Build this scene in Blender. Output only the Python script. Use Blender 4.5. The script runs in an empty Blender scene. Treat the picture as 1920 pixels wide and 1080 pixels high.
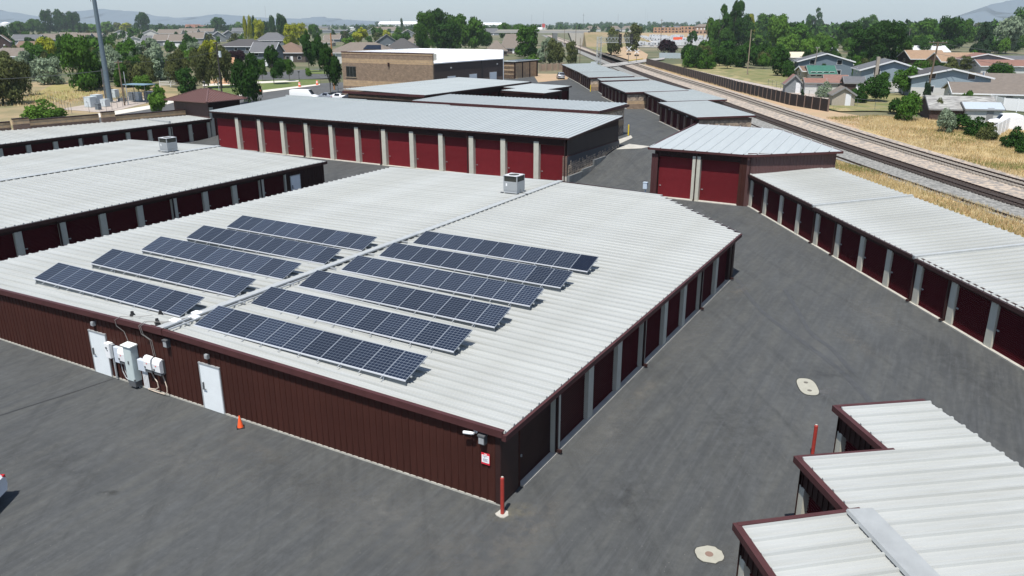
import bpy, bmesh, math, random
import numpy as np
from mathutils import Matrix, Vector
S = bpy.context.scene
C = S.collection
R = math.radians

# ------------------------------------------------------------------ camera, light, exposure
CAM_F, CAM_H, CAM_PITCH = 1480.0, 16.0, math.atan(495 / 1480.0)
cam_d = bpy.data.cameras.new('camera'); cam = bpy.data.objects.new('camera', cam_d); C.objects.link(cam)
cam_d.sensor_width = 36.0; cam_d.lens = 36.0 * CAM_F / 1920.0
cam_d.clip_start = 0.5; cam_d.clip_end = 60000
cam.location = (0, 0, CAM_H); cam.rotation_euler = (R(90) - CAM_PITCH, 0, 0)
S.camera = cam
SUN_AZ, SUN_EL = 250.0, 66.0            # mathematical azimuth (from +X) and elevation of the sun
sd = (math.cos(R(SUN_AZ)) * math.cos(R(SUN_EL)), math.sin(R(SUN_AZ)) * math.cos(R(SUN_EL)), math.sin(R(SUN_EL)))
sun_d = bpy.data.lights.new('sun', 'SUN'); sun_d.energy = 4.5; sun_d.angle = R(0.5); sun_d.color = (1.0, 0.965, 0.91)
sun = bpy.data.objects.new('sun', sun_d); C.objects.link(sun)
sun.rotation_euler = Vector(sd).to_track_quat('Z', 'Y').to_euler()
W = bpy.data.worlds.new('World'); S.world = W; W.use_nodes = True
wn = W.node_tree; wn.nodes.clear()
sky = wn.nodes.new('ShaderNodeTexSky'); sky.sky_type = 'NISHITA'; sky.sun_disc = False
sky.sun_elevation = R(SUN_EL); sky.sun_rotation = R(90 - SUN_AZ)
sky.altitude = 1300; sky.air_density = 1.0; sky.dust_density = 2.2; sky.ozone_density = 1.0
bg = wn.nodes.new('ShaderNodeBackground'); bg.inputs[1].default_value = 0.1
wo = wn.nodes.new('ShaderNodeOutputWorld')
wn.links.new(sky.outputs[0], bg.inputs[0]); wn.links.new(bg.outputs[0], wo.inputs[0])
S.view_settings.view_transform = 'Standard'; S.view_settings.look = 'None'
S.view_settings.exposure = 0.5; S.view_settings.gamma = 1.0; S.view_settings.use_curve_mapping = False

# ------------------------------------------------------------------ terrain and place finding
AZ = R(60.3)                            # azimuth of the storage yard's long lanes
OX, OY = -0.4, 23.8                     # near corner of the solar-roofed building
ca, sa = math.cos(AZ), math.sin(AZ)
def ss(t):
    t = max(0.0, min(1.0, t)); return t * t * (3 - 2 * t)
def uvof(X, Y):
    dx, dy = X - OX, Y - OY
    return -dx * sa + dy * ca, dx * ca + dy * sa
def world(u, v):
    return OX - u * sa + v * ca, OY + u * ca + v * sa
def terr(X, Y):
    u, v = uvof(X, Y)
    L = 14 + 100 * max(ss((X - 29) / 9), ss((u - 80) / 20))
    return 2.2 * ss((v - 54) / L)
def at(x, y, h=0.0):
    """Survey helper: the ground point (plus a height h) that the photograph shows at x, y."""
    a = (x - 960) / CAM_F; b = (540 - y) / CAM_F
    d = (a, math.cos(CAM_PITCH) + b * math.sin(CAM_PITCH), -math.sin(CAM_PITCH) + b * math.cos(CAM_PITCH))
    z = h
    for _ in range(30):
        t = (z - CAM_H) / d[2]; X, Y = d[0] * t, d[1] * t
        z = z * .5 + .5 * (terr(X, Y) + h)
    return X, Y, z
def m_per_px(X, Y, Z=2.0):
    return (Y * math.cos(CAM_PITCH) + (CAM_H - Z) * math.sin(CAM_PITCH)) / CAM_F

# ------------------------------------------------------------------ materials
MATS = {}
def N(nt, t, **k):
    n = nt.nodes.new(t)
    for a, b in k.items(): setattr(n, a, b)
    return n
def mat(name, col, rough=0.6, metal=0.0, var=0.0, scale=(1, 1, 1), nscale=4.0, bump=0.0, bscale=30.0, col2=None,
        rnd=0.0, spec=0.5, trans=0.0, detail=5.0, contrast=(0.3, 0.7), coords='Object'):
    if name in MATS: return MATS[name]
    m = bpy.data.materials.new(name); m.use_nodes = True; nt = m.node_tree
    p = nt.nodes['Principled BSDF']; c = tuple(col) + (1,)
    p.inputs['Roughness'].default_value = rough; p.inputs['Metallic'].default_value = metal
    p.inputs['Specular IOR Level'].default_value = spec; p.inputs['Base Color'].default_value = c
    out = None
    if var or bump or col2:
        tc = N(nt, 'ShaderNodeTexCoord'); mp = N(nt, 'ShaderNodeMapping'); mp.inputs['Scale'].default_value = scale
        nt.links.new(tc.outputs[coords], mp.inputs[0])
    if var or col2:
        no = N(nt, 'ShaderNodeTexNoise'); no.inputs['Scale'].default_value = nscale; no.inputs['Detail'].default_value = detail
        nt.links.new(mp.outputs[0], no.inputs[0])
        mr = N(nt, 'ShaderNodeMapRange'); mr.inputs[1].default_value = contrast[0]; mr.inputs[2].default_value = contrast[1]
        nt.links.new(no.outputs['Fac'], mr.inputs[0])
        mx = N(nt, 'ShaderNodeMix', data_type='RGBA')
        c2 = tuple(col2) + (1,) if col2 else tuple(v * (1 - var) for v in col) + (1,)
        c1 = c if col2 else tuple(min(1, v * (1 + var)) for v in col) + (1,)
        mx.inputs[6].default_value = c1; mx.inputs[7].default_value = c2
        nt.links.new(mr.outputs[0], mx.inputs[0]); out = mx.outputs[2]
    if rnd:
        oi = N(nt, 'ShaderNodeObjectInfo'); mr2 = N(nt, 'ShaderNodeMapRange')
        mr2.inputs[3].default_value = 1 - rnd; mr2.inputs[4].default_value = 1 + rnd
        nt.links.new(oi.outputs['Random'], mr2.inputs[0])
        vm = N(nt, 'ShaderNodeVectorMath', operation='SCALE')
        if out is None: vm.inputs[0].default_value = c[:3]
        else: nt.links.new(out, vm.inputs[0])
        nt.links.new(mr2.outputs[0], vm.inputs[3]); out = vm.outputs[0]
    if out is not None: nt.links.new(out, p.inputs['Base Color'])
    if bump:
        bn = N(nt, 'ShaderNodeTexNoise'); bn.inputs['Scale'].default_value = bscale; bn.inputs['Detail'].default_value = 4
        nt.links.new(mp.outputs[0], bn.inputs[0]); bp = N(nt, 'ShaderNodeBump'); bp.inputs['Strength'].default_value = bump
        bp.inputs['Distance'].default_value = 0.05
        nt.links.new(bn.outputs['Fac'], bp.inputs['Height']); nt.links.new(bp.outputs[0], p.inputs['Normal'])
    if trans:
        tr = N(nt, 'ShaderNodeBsdfTranslucent'); ms = N(nt, 'ShaderNodeMixShader'); ms.inputs[0].default_value = trans
        if out is not None: nt.links.new(out, tr.inputs[0])
        else: tr.inputs[0].default_value = c
        nt.links.new(p.outputs[0], ms.inputs[1]); nt.links.new(tr.outputs[0], ms.inputs[2])
        nt.links.new(ms.outputs[0], nt.nodes['Material Output'].inputs[0])
    MATS[name] = m; return m

def brick_mat(name, c1, c2, mortar, w, h, coords='UV', bump=0.5, msize=0.03):
    if name in MATS: return MATS[name]
    m = bpy.data.materials.new(name); m.use_nodes = True; nt = m.node_tree; p = nt.nodes['Principled BSDF']
    tc = N(nt, 'ShaderNodeTexCoord'); b = N(nt, 'ShaderNodeTexBrick')
    b.inputs['Color1'].default_value = c1 + (1,); b.inputs['Color2'].default_value = c2 + (1,); b.inputs['Mortar'].default_value = mortar + (1,)
    b.inputs['Scale'].default_value = 1; b.inputs['Brick Width'].default_value = w; b.inputs['Row Height'].default_value = h
    b.inputs['Mortar Size'].default_value = msize; b.inputs['Bias'].default_value = 0.0
    nt.links.new(tc.outputs[coords], b.inputs[0])
    no = N(nt, 'ShaderNodeTexNoise'); no.inputs['Scale'].default_value = 1.3; nt.links.new(tc.outputs[coords], no.inputs[0])
    mx = N(nt, 'ShaderNodeMix', data_type='RGBA', blend_type='MULTIPLY'); mx.inputs[0].default_value = 0.5
    nt.links.new(b.outputs[0], mx.inputs[6]); nt.links.new(no.outputs['Fac'], mx.inputs[7])
    sc = N(nt, 'ShaderNodeVectorMath', operation='SCALE'); sc.inputs[3].default_value = 1.33
    nt.links.new(mx.outputs[2], sc.inputs[0]); nt.links.new(sc.outputs[0], p.inputs['Base Color'])
    bp = N(nt, 'ShaderNodeBump'); bp.inputs['Strength'].default_value = bump; bp.inputs['Distance'].default_value = 0.03; bp.invert = True
    nt.links.new(b.outputs['Fac'], bp.inputs['Height']); nt.links.new(bp.outputs[0], p.inputs['Normal'])
    p.inputs['Roughness'].default_value = 0.85
    MATS[name] = m; return m

# roofing: weathered white coated steel, dirt streaks running down the panel
ROOF = mat('white_roof_steel', (0.375, 0.388, 0.376), 0.45, 0.0, scale=(1.6, 0.22, 1), nscale=1.2, col2=(0.315, 0.322, 0.30), rnd=0.045, detail=8, contrast=(0.38, 0.72), spec=0.4)
ROOFB = mat('galvanised_roof_steel', (0.405, 0.435, 0.435), 0.42, 0.05, scale=(5.0, 0.3, 1), nscale=1.6, col2=(0.36, 0.39, 0.39), rnd=0.03, detail=6, spec=0.4)
ROOFC = mat('grey_roof_steel', (0.39, 0.42, 0.42), 0.4, 0.05, scale=(4, 0.3, 1), nscale=1.5, col2=(0.35, 0.38, 0.38), rnd=0.03, spec=0.4)
RUSTROOF = mat('roof_edge_grime', (0.45, 0.43, 0.37), 0.6)
CAP = mat('ridge_cap_steel', (0.37, 0.385, 0.38), 0.4, var=0.08, nscale=3)
TRIM = mat('oxblood_trim', (0.068, 0.027, 0.027), 0.5, spec=.2, var=0.12, nscale=2)
TRIMD = mat('dark_brown_trim', (0.035, 0.017, 0.016), 0.45, spec=.2, var=0.1, nscale=2)
WALL = mat('brown_wall_steel', (0.049, 0.0185, 0.0145), 0.55, spec=.1, var=0.16, scale=(3, 3, 0.5), nscale=1.5, rnd=0.06)
HEAD = mat('brown_header_steel', (0.03, 0.013, 0.012), 0.5, spec=.12, var=0.12, nscale=2)
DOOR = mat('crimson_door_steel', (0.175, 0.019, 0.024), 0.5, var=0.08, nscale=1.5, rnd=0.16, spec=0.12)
DOOR_SHADED = mat('crimson_door_steel_shaded', (0.066, 0.008, 0.011), 0.6, var=0.08, nscale=1.5, rnd=0.08, spec=0.06)  # same crimson paint, darkened so the colour itself carries the shade
COL = mat('stone_grey_column', (0.47, 0.46, 0.39), 0.55, var=0.06, nscale=3)
CONC = mat('pale_concrete', (0.40, 0.385, 0.34), 0.85, var=0.14, nscale=2, bump=0.2)
CONCG = mat('grey_concrete', (0.15, 0.16, 0.16), 0.85, var=0.2, nscale=1.5, bump=0.3)
WHITE = mat('white_door_paint', (0.72, 0.76, 0.77), 0.5, var=0.03, nscale=2)
WPL = mat('white_plastic', (0.80, 0.81, 0.81), 0.35)
GBOX = mat('grey_green_enamel', (0.50, 0.57, 0.56), 0.4, var=0.05, nscale=3)
GREY = mat('galvanised_steel', (0.42, 0.44, 0.45), 0.4, 0.3, var=0.1)
GREYD = mat('dark_grey_steel', (0.10, 0.105, 0.11), 0.5)
BLACK = mat('black_rubber', (0.012, 0.012, 0.012), 0.7)
RED = mat('red_bollard_paint', (0.33, 0.035, 0.025), 0.5, var=0.15, nscale=6)
YEL = mat('yellow_bollard_paint', (0.72, 0.52, 0.02), 0.5, var=0.08)
ORANGE = mat('orange_plastic', (0.9, 0.12, 0.03), 0.45)
GLASS = mat('dark_glass', (0.01, 0.012, 0.015), 0.08, spec=0.6)
CHROME = mat('polished_metal', (0.5, 0.5, 0.5), 0.25, 0.9)
BLKW = mat('tyre_rubber', (0.02, 0.02, 0.02), 0.8)
TAIL = mat('tail_light_red', (0.4, 0.01, 0.01), 0.2)
LAMPW = mat('headlight_lens', (0.7, 0.7, 0.7), 0.15)
WOODP = mat('weathered_pole_wood', (0.13, 0.095, 0.065), 0.9, var=0.2, scale=(4, 4, .4))
WOODO = mat('orange_pole_wood', (0.35, 0.16, 0.06), 0.9, var=0.1)
RUST = mat('rusty_rail', (0.05, 0.03, 0.022), 0.7, var=0.2)
TIE = mat('dark_sleeper_wood', (0.055, 0.042, 0.036), 0.9, var=0.2)
PVC = mat('white_vinyl', (0.78, 0.79, 0.80), 0.5)
CARW = mat('white_car_paint', (0.72, 0.73, 0.74), 0.25)
CARS = mat('silver_car_paint', (0.35, 0.38, 0.42), 0.3, 0.5)
CARD = mat('charcoal_car_paint', (0.05, 0.055, 0.065), 0.25, 0.3)
CARR = mat('dark_red_car_paint', (0.2, 0.02, 0.02), 0.25)
SHED = mat('white_membrane', (0.86, 0.86, 0.86), 0.6)

def asphalt(name, base, tint, crack=False):
    m = bpy.data.materials.new(name); m.use_nodes = True; nt = m.node_tree; p = nt.nodes['Principled BSDF']
    tc = N(nt, 'ShaderNodeTexCoord')
    def noise(scale, rot=0.0, st=(1, 1, 1), detail=6, rough=.6):
        mp = N(nt, 'ShaderNodeMapping', vector_type='TEXTURE'); mp.inputs['Scale'].default_value = tuple(1 / q for q in st); mp.inputs['Rotation'].default_value = (0, 0, rot)
        no = N(nt, 'ShaderNodeTexNoise'); no.inputs['Scale'].default_value = scale; no.inputs['Detail'].default_value = detail
        no.inputs['Roughness'].default_value = rough
        nt.links.new(tc.outputs['Object'], mp.inputs[0]); nt.links.new(mp.outputs[0], no.inputs[0]); return no.outputs['Fac']
    def ramp(x, a, b, lo=0.0, hi=1.0):
        r = N(nt, 'ShaderNodeMapRange'); r.inputs[1].default_value = a; r.inputs[2].default_value = b
        r.inputs[3].default_value = lo; r.inputs[4].default_value = hi; nt.links.new(x, r.inputs[0]); return r.outputs[0]
    def mix(f, a, b):
        x = N(nt, 'ShaderNodeMix', data_type='RGBA')
        for s_, v in ((6, a), (7, b)):
            if isinstance(v, tuple): x.inputs[s_].default_value = v + (1,)
            else: nt.links.new(v, x.inputs[s_])
        if isinstance(f, float): x.inputs[0].default_value = f
        else: nt.links.new(f, x.inputs[0])
        return x.outputs[2]
    big = ramp(noise(0.11, detail=9, rough=.68), .36, .64)
    c = mix(big, base, tuple(v * 1.45 for v in base))
    c = mix(ramp(noise(0.8, R(60), (0.22, 1.6, 1), 9, .68), .44, .70), c, tuple(v * t for v, t in zip(base, tint)))   # tyre-swept streaks down the lane
    c = mix(ramp(noise(0.4, R(72), (0.3, 1.5, 1), 8, .66), .55, .78), c, tuple(v * 2.0 for v in base))
    c = mix(ramp(noise(1.1, R(98), (0.12, 1.3, 1), 8, .62), .52, .76, 0, .8), c, tuple(v * .62 for v in base))
    c = mix(ramp(noise(0.22, 0, (1, 1, 1), 9, .7), .60, .72, 0, .55), c, tuple(v * .7 for v in base))
    c = mix(ramp(noise(3.5, R(61), (.10, 1.5, 1), 6, .6), .48, .68, 0, .55), c, tuple(v * 1.9 for v in base))
    c = mix(ramp(noise(2.6, 0, (1, 1, 1), 10, .75),   .42, .62, 0, .35), c, tuple(v * .6 for v in base))
    sp = N(nt, 'ShaderNodeTexVoronoi'); sp.inputs['Scale'].default_value = 3.2; nt.links.new(tc.outputs['Object'], sp.inputs[0])
    c = mix(ramp(sp.outputs['Distance'], .045, .03, 0, .6), c, (0.34, 0.33, 0.30))                                # pale grit
    c = mix(ramp(noise(28, detail=3), .35, .75, 0, .35), c, tuple(v * 2.0 for v in base))
    nt.links.new(c, p.inputs['Base Color']); p.inputs['Roughness'].default_value = 0.85
    p.inputs['Specular IOR Level'].default_value = 0.3
    bp = N(nt, 'ShaderNodeBump'); bp.inputs['Strength'].default_value = .35; bp.inputs['Distance'].default_value = .02
    nt.links.new(noise(45, detail=2), bp.inputs['Height']); nt.links.new(bp.outputs[0], p.inputs['Normal'])
    return m
ASPH = asphalt('worn_asphalt', (0.0465, 0.049, 0.0495), (1.85, 1.78, 1.62))
ROADM = asphalt('street_asphalt', (0.065, 0.066, 0.066), (1.4, 1.4, 1.35))
DRY = mat('dry_ground', (0.30, 0.225, 0.125), 0.95, nscale=0.12, col2=(0.17, 0.155, 0.075), detail=10, contrast=(.4, .62), bump=0.5, bscale=6)
LAND = mat('suburban_land', (0.075, 0.088, 0.038), 0.95, nscale=0.03, col2=(0.17, 0.145, 0.085), detail=12, contrast=(.42, .66))
DRYG = mat('dry_grass_ground', (0.42, 0.31, 0.15), 0.95, nscale=0.25, col2=(0.28, 0.22, 0.10), detail=10, contrast=(.35, .65), bump=0.6, bscale=5)
DIRT = mat('bare_dirt', (0.40, 0.27, 0.17), 0.95, nscale=0.3, col2=(0.33, 0.25, 0.15), detail=10, bump=0.4, bscale=4)
LAWN = mat('lawn', (0.075, 0.12, 0.025), 0.95, nscale=0.4, col2=(0.13, 0.15, 0.04), detail=8, bump=0.5, bscale=8)
LAWND = mat('tired_lawn', (0.10, 0.125, 0.035), 0.95, nscale=0.3, col2=(0.24, 0.20, 0.09), detail=8, bump=0.5, bscale=8)
BALL = mat('ballast_stone', (0.42, 0.345, 0.27), 0.95, nscale=2.0, col2=(0.22, 0.20, 0.18), detail=12, contrast=(.42, .58), bump=1.0, bscale=9)
BALLG = mat('grey_ballast_stone', (0.27, 0.265, 0.245), 0.95, nscale=3.0, col2=(0.15, 0.15, 0.14), detail=12, contrast=(.42, .58), bump=1.0, bscale=9)
SIDEW = mat('sidewalk_concrete', (0.55, 0.52, 0.46), 0.9, var=0.08, nscale=1)
GRAV = mat('compound_gravel', (0.36, 0.31, 0.27), 0.95, var=0.15, nscale=4, bump=0.5)

# ------------------------------------------------------------------ mesh building
class MB:
    def __init__(s): s.v = []; s.f = []; s.m = []; s.uv = {}
    def add(s, vs, fs, m=0):
        o = len(s.v); s.v += [tuple(p) for p in vs]
        for f in fs: s.f.append(tuple(i + o for i in f)); s.m.append(m)
    def box(s, x0, x1, y0, y1, z0, z1, m=0):
        s.add([(x0, y0, z0), (x1, y0, z0), (x1, y1, z0), (x0, y1, z0), (x0, y0, z1), (x1, y0, z1), (x1, y1, z1), (x0, y1, z1)],
              [(0, 3, 2, 1), (4, 5, 6, 7), (0, 1, 5, 4), (1, 2, 6, 5), (2, 3, 7, 6), (3, 0, 4, 7)], m)
    def prism(s, poly, z0, z1, m=0, mt=None):
        n = len(poly); za = z0 if callable(z0) else (lambda x, y: z0); zb = z1 if callable(z1) else (lambda x, y: z1)
        s.add([(x, y, za(x, y)) for x, y in poly] + [(x, y, zb(x, y)) for x, y in poly],
              [tuple(range(n - 1, -1, -1))] + [(i, (i + 1) % n, n + (i + 1) % n, n + i) for i in range(n)], m)
        s.f.append(tuple(len(s.v) - n + i for i in range(n))); s.m.append(m if mt is None else mt)
    def beam(s, p0, p1, w, h, m=0, up=(0, 0, 1)):
        p0, p1 = Vector(p0), Vector(p1); d = (p1 - p0)
        if d.length < 1e-6: return
        d.normalize(); u = Vector(up)
        sx = d.cross(u)
        if sx.length < 1e-4: sx = d.cross(Vector((0, 1, 0)))
        sx.normalize(); uz = sx.cross(d); a = sx * w / 2; b = uz * h / 2
        s.add([p0 - a - b, p0 + a - b, p0 + a + b, p0 - a + b, p1 - a - b, p1 + a - b, p1 + a + b, p1 - a + b],
              [(0, 3, 2, 1)[::-1], (4, 5, 6, 7)[::-1], (0, 1, 5, 4)[::-1], (1, 2, 6, 5)[::-1], (2, 3, 7, 6)[::-1], (3, 0, 4, 7)[::-1]], m)
    def cyl(s, p0, p1, r0, r1=None, n=10, m=0, cap=True, mcap=None):
        r1 = r0 if r1 is None else r1; p0, p1 = Vector(p0), Vector(p1); d = (p1 - p0).normalized()
        a = d.orthogonal().normalized(); b = d.cross(a)
        vs = []
        for p, r in ((p0, r0), (p1, r1)):
            for i in range(n):
                t = 2 * math.pi * i / n; vs.append(p + a * (r * math.cos(t)) + b * (r * math.sin(t)))
        s.add(vs, [(i, (i + 1) % n, n + (i + 1) % n, n + i) for i in range(n)], m)
        if cap:
            o = len(s.v) - 2 * n
            s.f.append(tuple(o + n - 1 - i for i in range(n))); s.m.append(m)
            s.f.append(tuple(o + n + i for i in range(n))); s.m.append(m if mcap is None else mcap)
    def tube(s, pts, r, n=6, m=0):
        for a, b in zip(pts[:-1], pts[1:]):
            if (Vector(a) - Vector(b)).length > 1e-5: s.cyl(a, b, r, r, n, m)
    def mesh(s, name, mats, smooth=False):
        me = bpy.data.meshes.new(name); me.from_pydata(s.v, [], s.f)
        for mm in (mats if isinstance(mats, (list, tuple)) else [mats]): me.materials.append(mm)
        if any(s.m): me.polygons.foreach_set('material_index', s.m)
        if smooth: me.polygons.foreach_set('use_smooth', [True] * len(s.f))
        me.update(); return me
    def build(s, name, mats, parent=None, loc=(0, 0, 0), rot=0.0, smooth=False, label=None):
        return put(s.mesh(name, mats, smooth), name, parent, loc, rot, label)
def put(me, name, parent=None, loc=(0, 0, 0), rot=0.0, label=None, sc=None):
    o = bpy.data.objects.new(name, me); C.objects.link(o); o.location = loc; o.rotation_euler = (0, 0, rot)
    if parent: o.parent = parent
    if label: o['label'] = label
    if sc: o.scale = sc
    return o
def tag(o, label, cat, group=None):
    o['label'] = label; o['category'] = cat
    if group: o['group'] = group
    return o
def thing(name, label, cat, loc=(0, 0, 0), rot=0.0, group=None):
    return tag(put(None, name, None, loc, rot), label, cat, group)
def setting(o, kind='structure'):
    o['kind'] = kind; return o
def copy_tree(o, parent=None):
    c = o.copy(); C.objects.link(c); c.parent = parent
    for ch in list(o.children): copy_tree(ch, c)
    return c
def box_uv(me):
    """Metre UVs: wall faces get (run, height), flat faces (x, y)."""
    uvl = me.uv_layers.new(name='UVMap'); vs = me.vertices
    for p in me.polygons:
        n = p.normal
        for li in p.loop_indices:
            co = vs[me.loops[li].vertex_index].co
            if abs(n.z) > .7: uv = (co.x, co.y)
            else:
                t = Vector((-n.y, n.x, 0)).normalized(); uv = (co.dot(t), co.z)
            uvl.data[li].uv = uv

def drape(name, poly, dz, material, step=3.0, kind='structure', flat=False):
    """A ground sheet following the terrain."""
    bm = bmesh.new(); f = bm.faces.new([bm.verts.new((x, y, 0)) for x, y in poly])
    if not flat:
        xs = [p[0] for p in poly]; ys = [p[1] for p in poly]
        for ax, lo, hi in ((0, min(xs), max(xs)), (1, min(ys), max(ys))):
            a = max(lo, -140 if ax == 0 else 40); b = min(hi, 110 if ax == 0 else 230)
            k = math.ceil(a / step)
            while k * step < b:
                co = [0, 0, 0]; co[ax] = k * step; no = [0, 0, 0]; no[ax] = 1
                bmesh.ops.bisect_plane(bm, geom=bm.verts[:] + bm.edges[:] + bm.faces[:], plane_co=co, plane_no=no)
                k += 1
    for v in bm.verts: v.co.z = terr(v.co.x, v.co.y) + dz
    bm.normal_update()
    for f in bm.faces:
        if f.normal.z < 0: f.normal_flip()
    me = bpy.data.meshes.new(name); bm.to_mesh(me); bm.free(); me.materials.append(material)
    o = put(me, name); return setting(o, kind)
def strip(center, widths):
    """polygon around a centre line"""
    L, Rr = [], []
    for i, p in enumerate(center):
        a = center[max(0, i - 1)]; b = center[min(len(center) - 1, i + 1)]
        d = Vector((b[0] - a[0], b[1] - a[1])).normalized(); n = Vector((-d.y, d.x))
        w = widths[i] if isinstance(widths, (list, tuple)) else widths
        L.append((p[0] + n.x * w / 2, p[1] + n.y * w / 2)); Rr.append((p[0] - n.x * w / 2, p[1] - n.y * w / 2))
    return L + Rr[::-1]
def offset_line(line, d):
    out = []
    for i, p in enumerate(line):
        a = line[max(0, i - 1)]; b = line[min(len(line) - 1, i + 1)]
        t = Vector((b[0] - a[0], b[1] - a[1])).normalized()
        out.append((p[0] + t.y * d, p[1] - t.x * d))
    return out
def catmull(pts, n=8):
    P = [pts[0]] + list(pts) + [pts[-1]]; out = []
    for i in range(1, len(P) - 2):
        for k in range(n):
            t = k / n; p0, p1, p2, p3 = [Vector(q) for q in P[i - 1:i + 3]]
            out.append(tuple(0.5 * ((2 * p1) + (-p0 + p2) * t + (2 * p0 - 5 * p1 + 4 * p2 - p3) * t * t + (-p0 + 3 * p1 - 3 * p2 + p3) * t ** 3)))
    out.append(tuple(pts[-1])); return out

# ------------------------------------------------------------------ ground, roads, tracks
def lines(lo, hi, f0, f1, step):
    a = [lo, lo * .5, lo * .25, lo * .12] + list(np.arange(f0 - 240, f0, 24)) + list(np.arange(f0, f1, step)) + list(np.arange(f1, f1 + 260, 20)) + [hi * .08, hi * .15, hi * .3, hi * .6, hi]
    return sorted(set(float(x) for x in a))
def make_ground():
    xs = lines(-13000, 13000, -140, 112, 3); ys = [-300, -100, -40, 0, 20] + [y for y in lines(-300, 14000, 40, 232, 3) if y > 25]
    ys = sorted(set(ys)); vs = [(x, y, terr(x, y) - .2) for y in ys for x in xs]; nx = len(xs)
    fs = [(j * nx + i, j * nx + i + 1, (j + 1) * nx + i + 1, (j + 1) * nx + i) for j in range(len(ys) - 1) for i in range(nx - 1)]
    me = bpy.data.meshes.new('ground'); me.from_pydata(vs, [], fs); me.materials.append(LAND); setting(put(me, 'ground'))
make_ground()
W2 = world
yard = [(34, -40), (30.5, 20), (29.2, 40), (27.5, 56), (26.5, 71), (30.5, 74.8), (29.5, 92), (31, 100), (30, 118), (30.6, 140), (28.5, 165), (26, 190), (22.5, 226), (17, 236),
        (7, 236), (-2, 232), (-16, 178)] + [W2(74, 120), W2(80, 84), W2(80, 66), W2(96, 60), W2(96, -60), (-20, -40)]
drape('asphalt_yard', yard, 0.0, ASPH)
drape('sand_apron', [(6.5, 203), (14.5, 214), (17, 238), (6, 240)], .012, DIRT)
trackA = catmull([(56, -60), (51, 40), (47.5, 71.4), (42.7, 118), (39.2, 168), (37.6, 240), (38.3, 356), (39.5, 609), (44, 1100)], 6)
drape('ballast_bed', strip(offset_line(trackA, 3.2), 12.0), .02, BALL, step=4)
drape('grey_ballast_shoulder', strip(offset_line(trackA, -2.6), 5.2), .035, BALLG, step=4)
drape('dry_grass_verge', [(34, -40), (30.5, 20), (29.2, 40), (27.5, 56), (28, 70), (34, 78), (33, 100), (37, 104), (40.5, 92), (44, 70), (47, 40), (50, -40)], .005, DRYG)
drape('dry_grass_bank', [(61, -40), (58, 40), (55.3, 80), (52, 110), (51.0, 132), (60, 134), (68, 128), (78, 112), (90, 60), (100, -40)], .005, DRYG)
drape('dirt_bank', [(51.3, 118), (47.6, 168), (45.7, 240), (45.7, 292), (52, 296), (49.5, 232), (50.6, 180), (55, 142), (58, 134)], .008, DIRT)
drape('back_lot_grass', [(57, 140), (51, 175), (50, 232), (49, 286), (62, 300), (75, 300), (80, 190), (76, 140)], .006, mat('mixed_lot_grass', (.30, .245, .12), .95, nscale=.35, col2=(.13, .14, .05), detail=10, contrast=(.4, .6), bump=.5, bscale=5))
drape('grey_path', [(60.5, 152), (55, 185), (53, 240), (52, 290), (57, 290), (58, 240), (60.5, 188), (66, 156)], .014, GRAV)
drape('back_garden_lawn', [(60, 142), (57.5, 168), (70, 180), (84, 160), (95, 150), (80, 136), (68, 137)], .012, LAWND)
drape('far_garden_lawn', [(62, 205), (66, 262), (86, 262), (92, 200)], .012, LAWND)

rail_prof = [(-.07, 0), (.07, 0), (.07, .02), (.015, .04), (.015, .13), (.036, .135), (.036, .17), (-.036, .17), (-.036, .135), (-.015, .13), (-.015, .04), (-.07, .02)]
def sweep(mb, line, prof, zoff):
    n = len(prof); base = len(mb.v)
    for i, p in enumerate(line):
        a = line[max(0, i - 1)]; b = line[min(len(line) - 1, i + 1)]; t = Vector((b[0] - a[0], b[1] - a[1])).normalized()
        for (q, z) in prof: mb.v.append((p[0] + t.y * q, p[1] - t.x * q, terr(p[0], p[1]) + zoff + z))
    for i in range(len(line) - 1):
        for k in range(n):
            mb.f.append((base + i * n + k, base + i * n + (k + 1) % n, base + (i + 1) * n + (k + 1) % n, base + (i + 1) * n + k)); mb.m.append(0)
def track(line, label, y1=620, tie=None):
    t = thing('railway_track', label, 'railway track', group='railway tracks beside the storage yard')
    for s in (-.72, .72):
        mb = MB(); sweep(mb, offset_line(line, s), rail_prof, .14); mb.build('rail', RUST, t)
    mb = MB(); L = 0; pos = 0.0
    for a, b in zip(line[:-1], line[1:]):
        d = Vector((b[0] - a[0], b[1] - a[1])); ln = d.length; d.normalize()
        while pos < L + ln:
            q = (a[0] + d.x * (pos - L), a[1] + d.y * (pos - L)); pos += .56 if q[1] < 240 else 1.2
            if q[1] < -20 or q[1] > y1: continue
            z = terr(*q) + .1; w = 1.3 + random.uniform(-.04, .04)
            mb.beam((q[0] - d.y * w, q[1] + d.x * w, z), (q[0] + d.y * w, q[1] - d.x * w, z), .27, .14)
        L += ln
    setting(mb.build('sleepers', tie or TIE, t), 'stuff'); return t
random.seed(3)
track(trackA, 'dark rusty railway track nearest the storage buildings')
track(offset_line(trackA, 6.2), 'rusty railway track on pale ballast, farther from the storage buildings', tie=mat('pale_concrete_sleeper', (.30, .27, .23), .9, var=.15))
mb = MB(); sweep(mb, [p for p in offset_line(trackA, -4.6) if p[1] < 330], rail_prof, .05)
tag(mb.build('siding_rail', RUST), 'single dark rail running between dry grass and grey ballast', 'rail')

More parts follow.
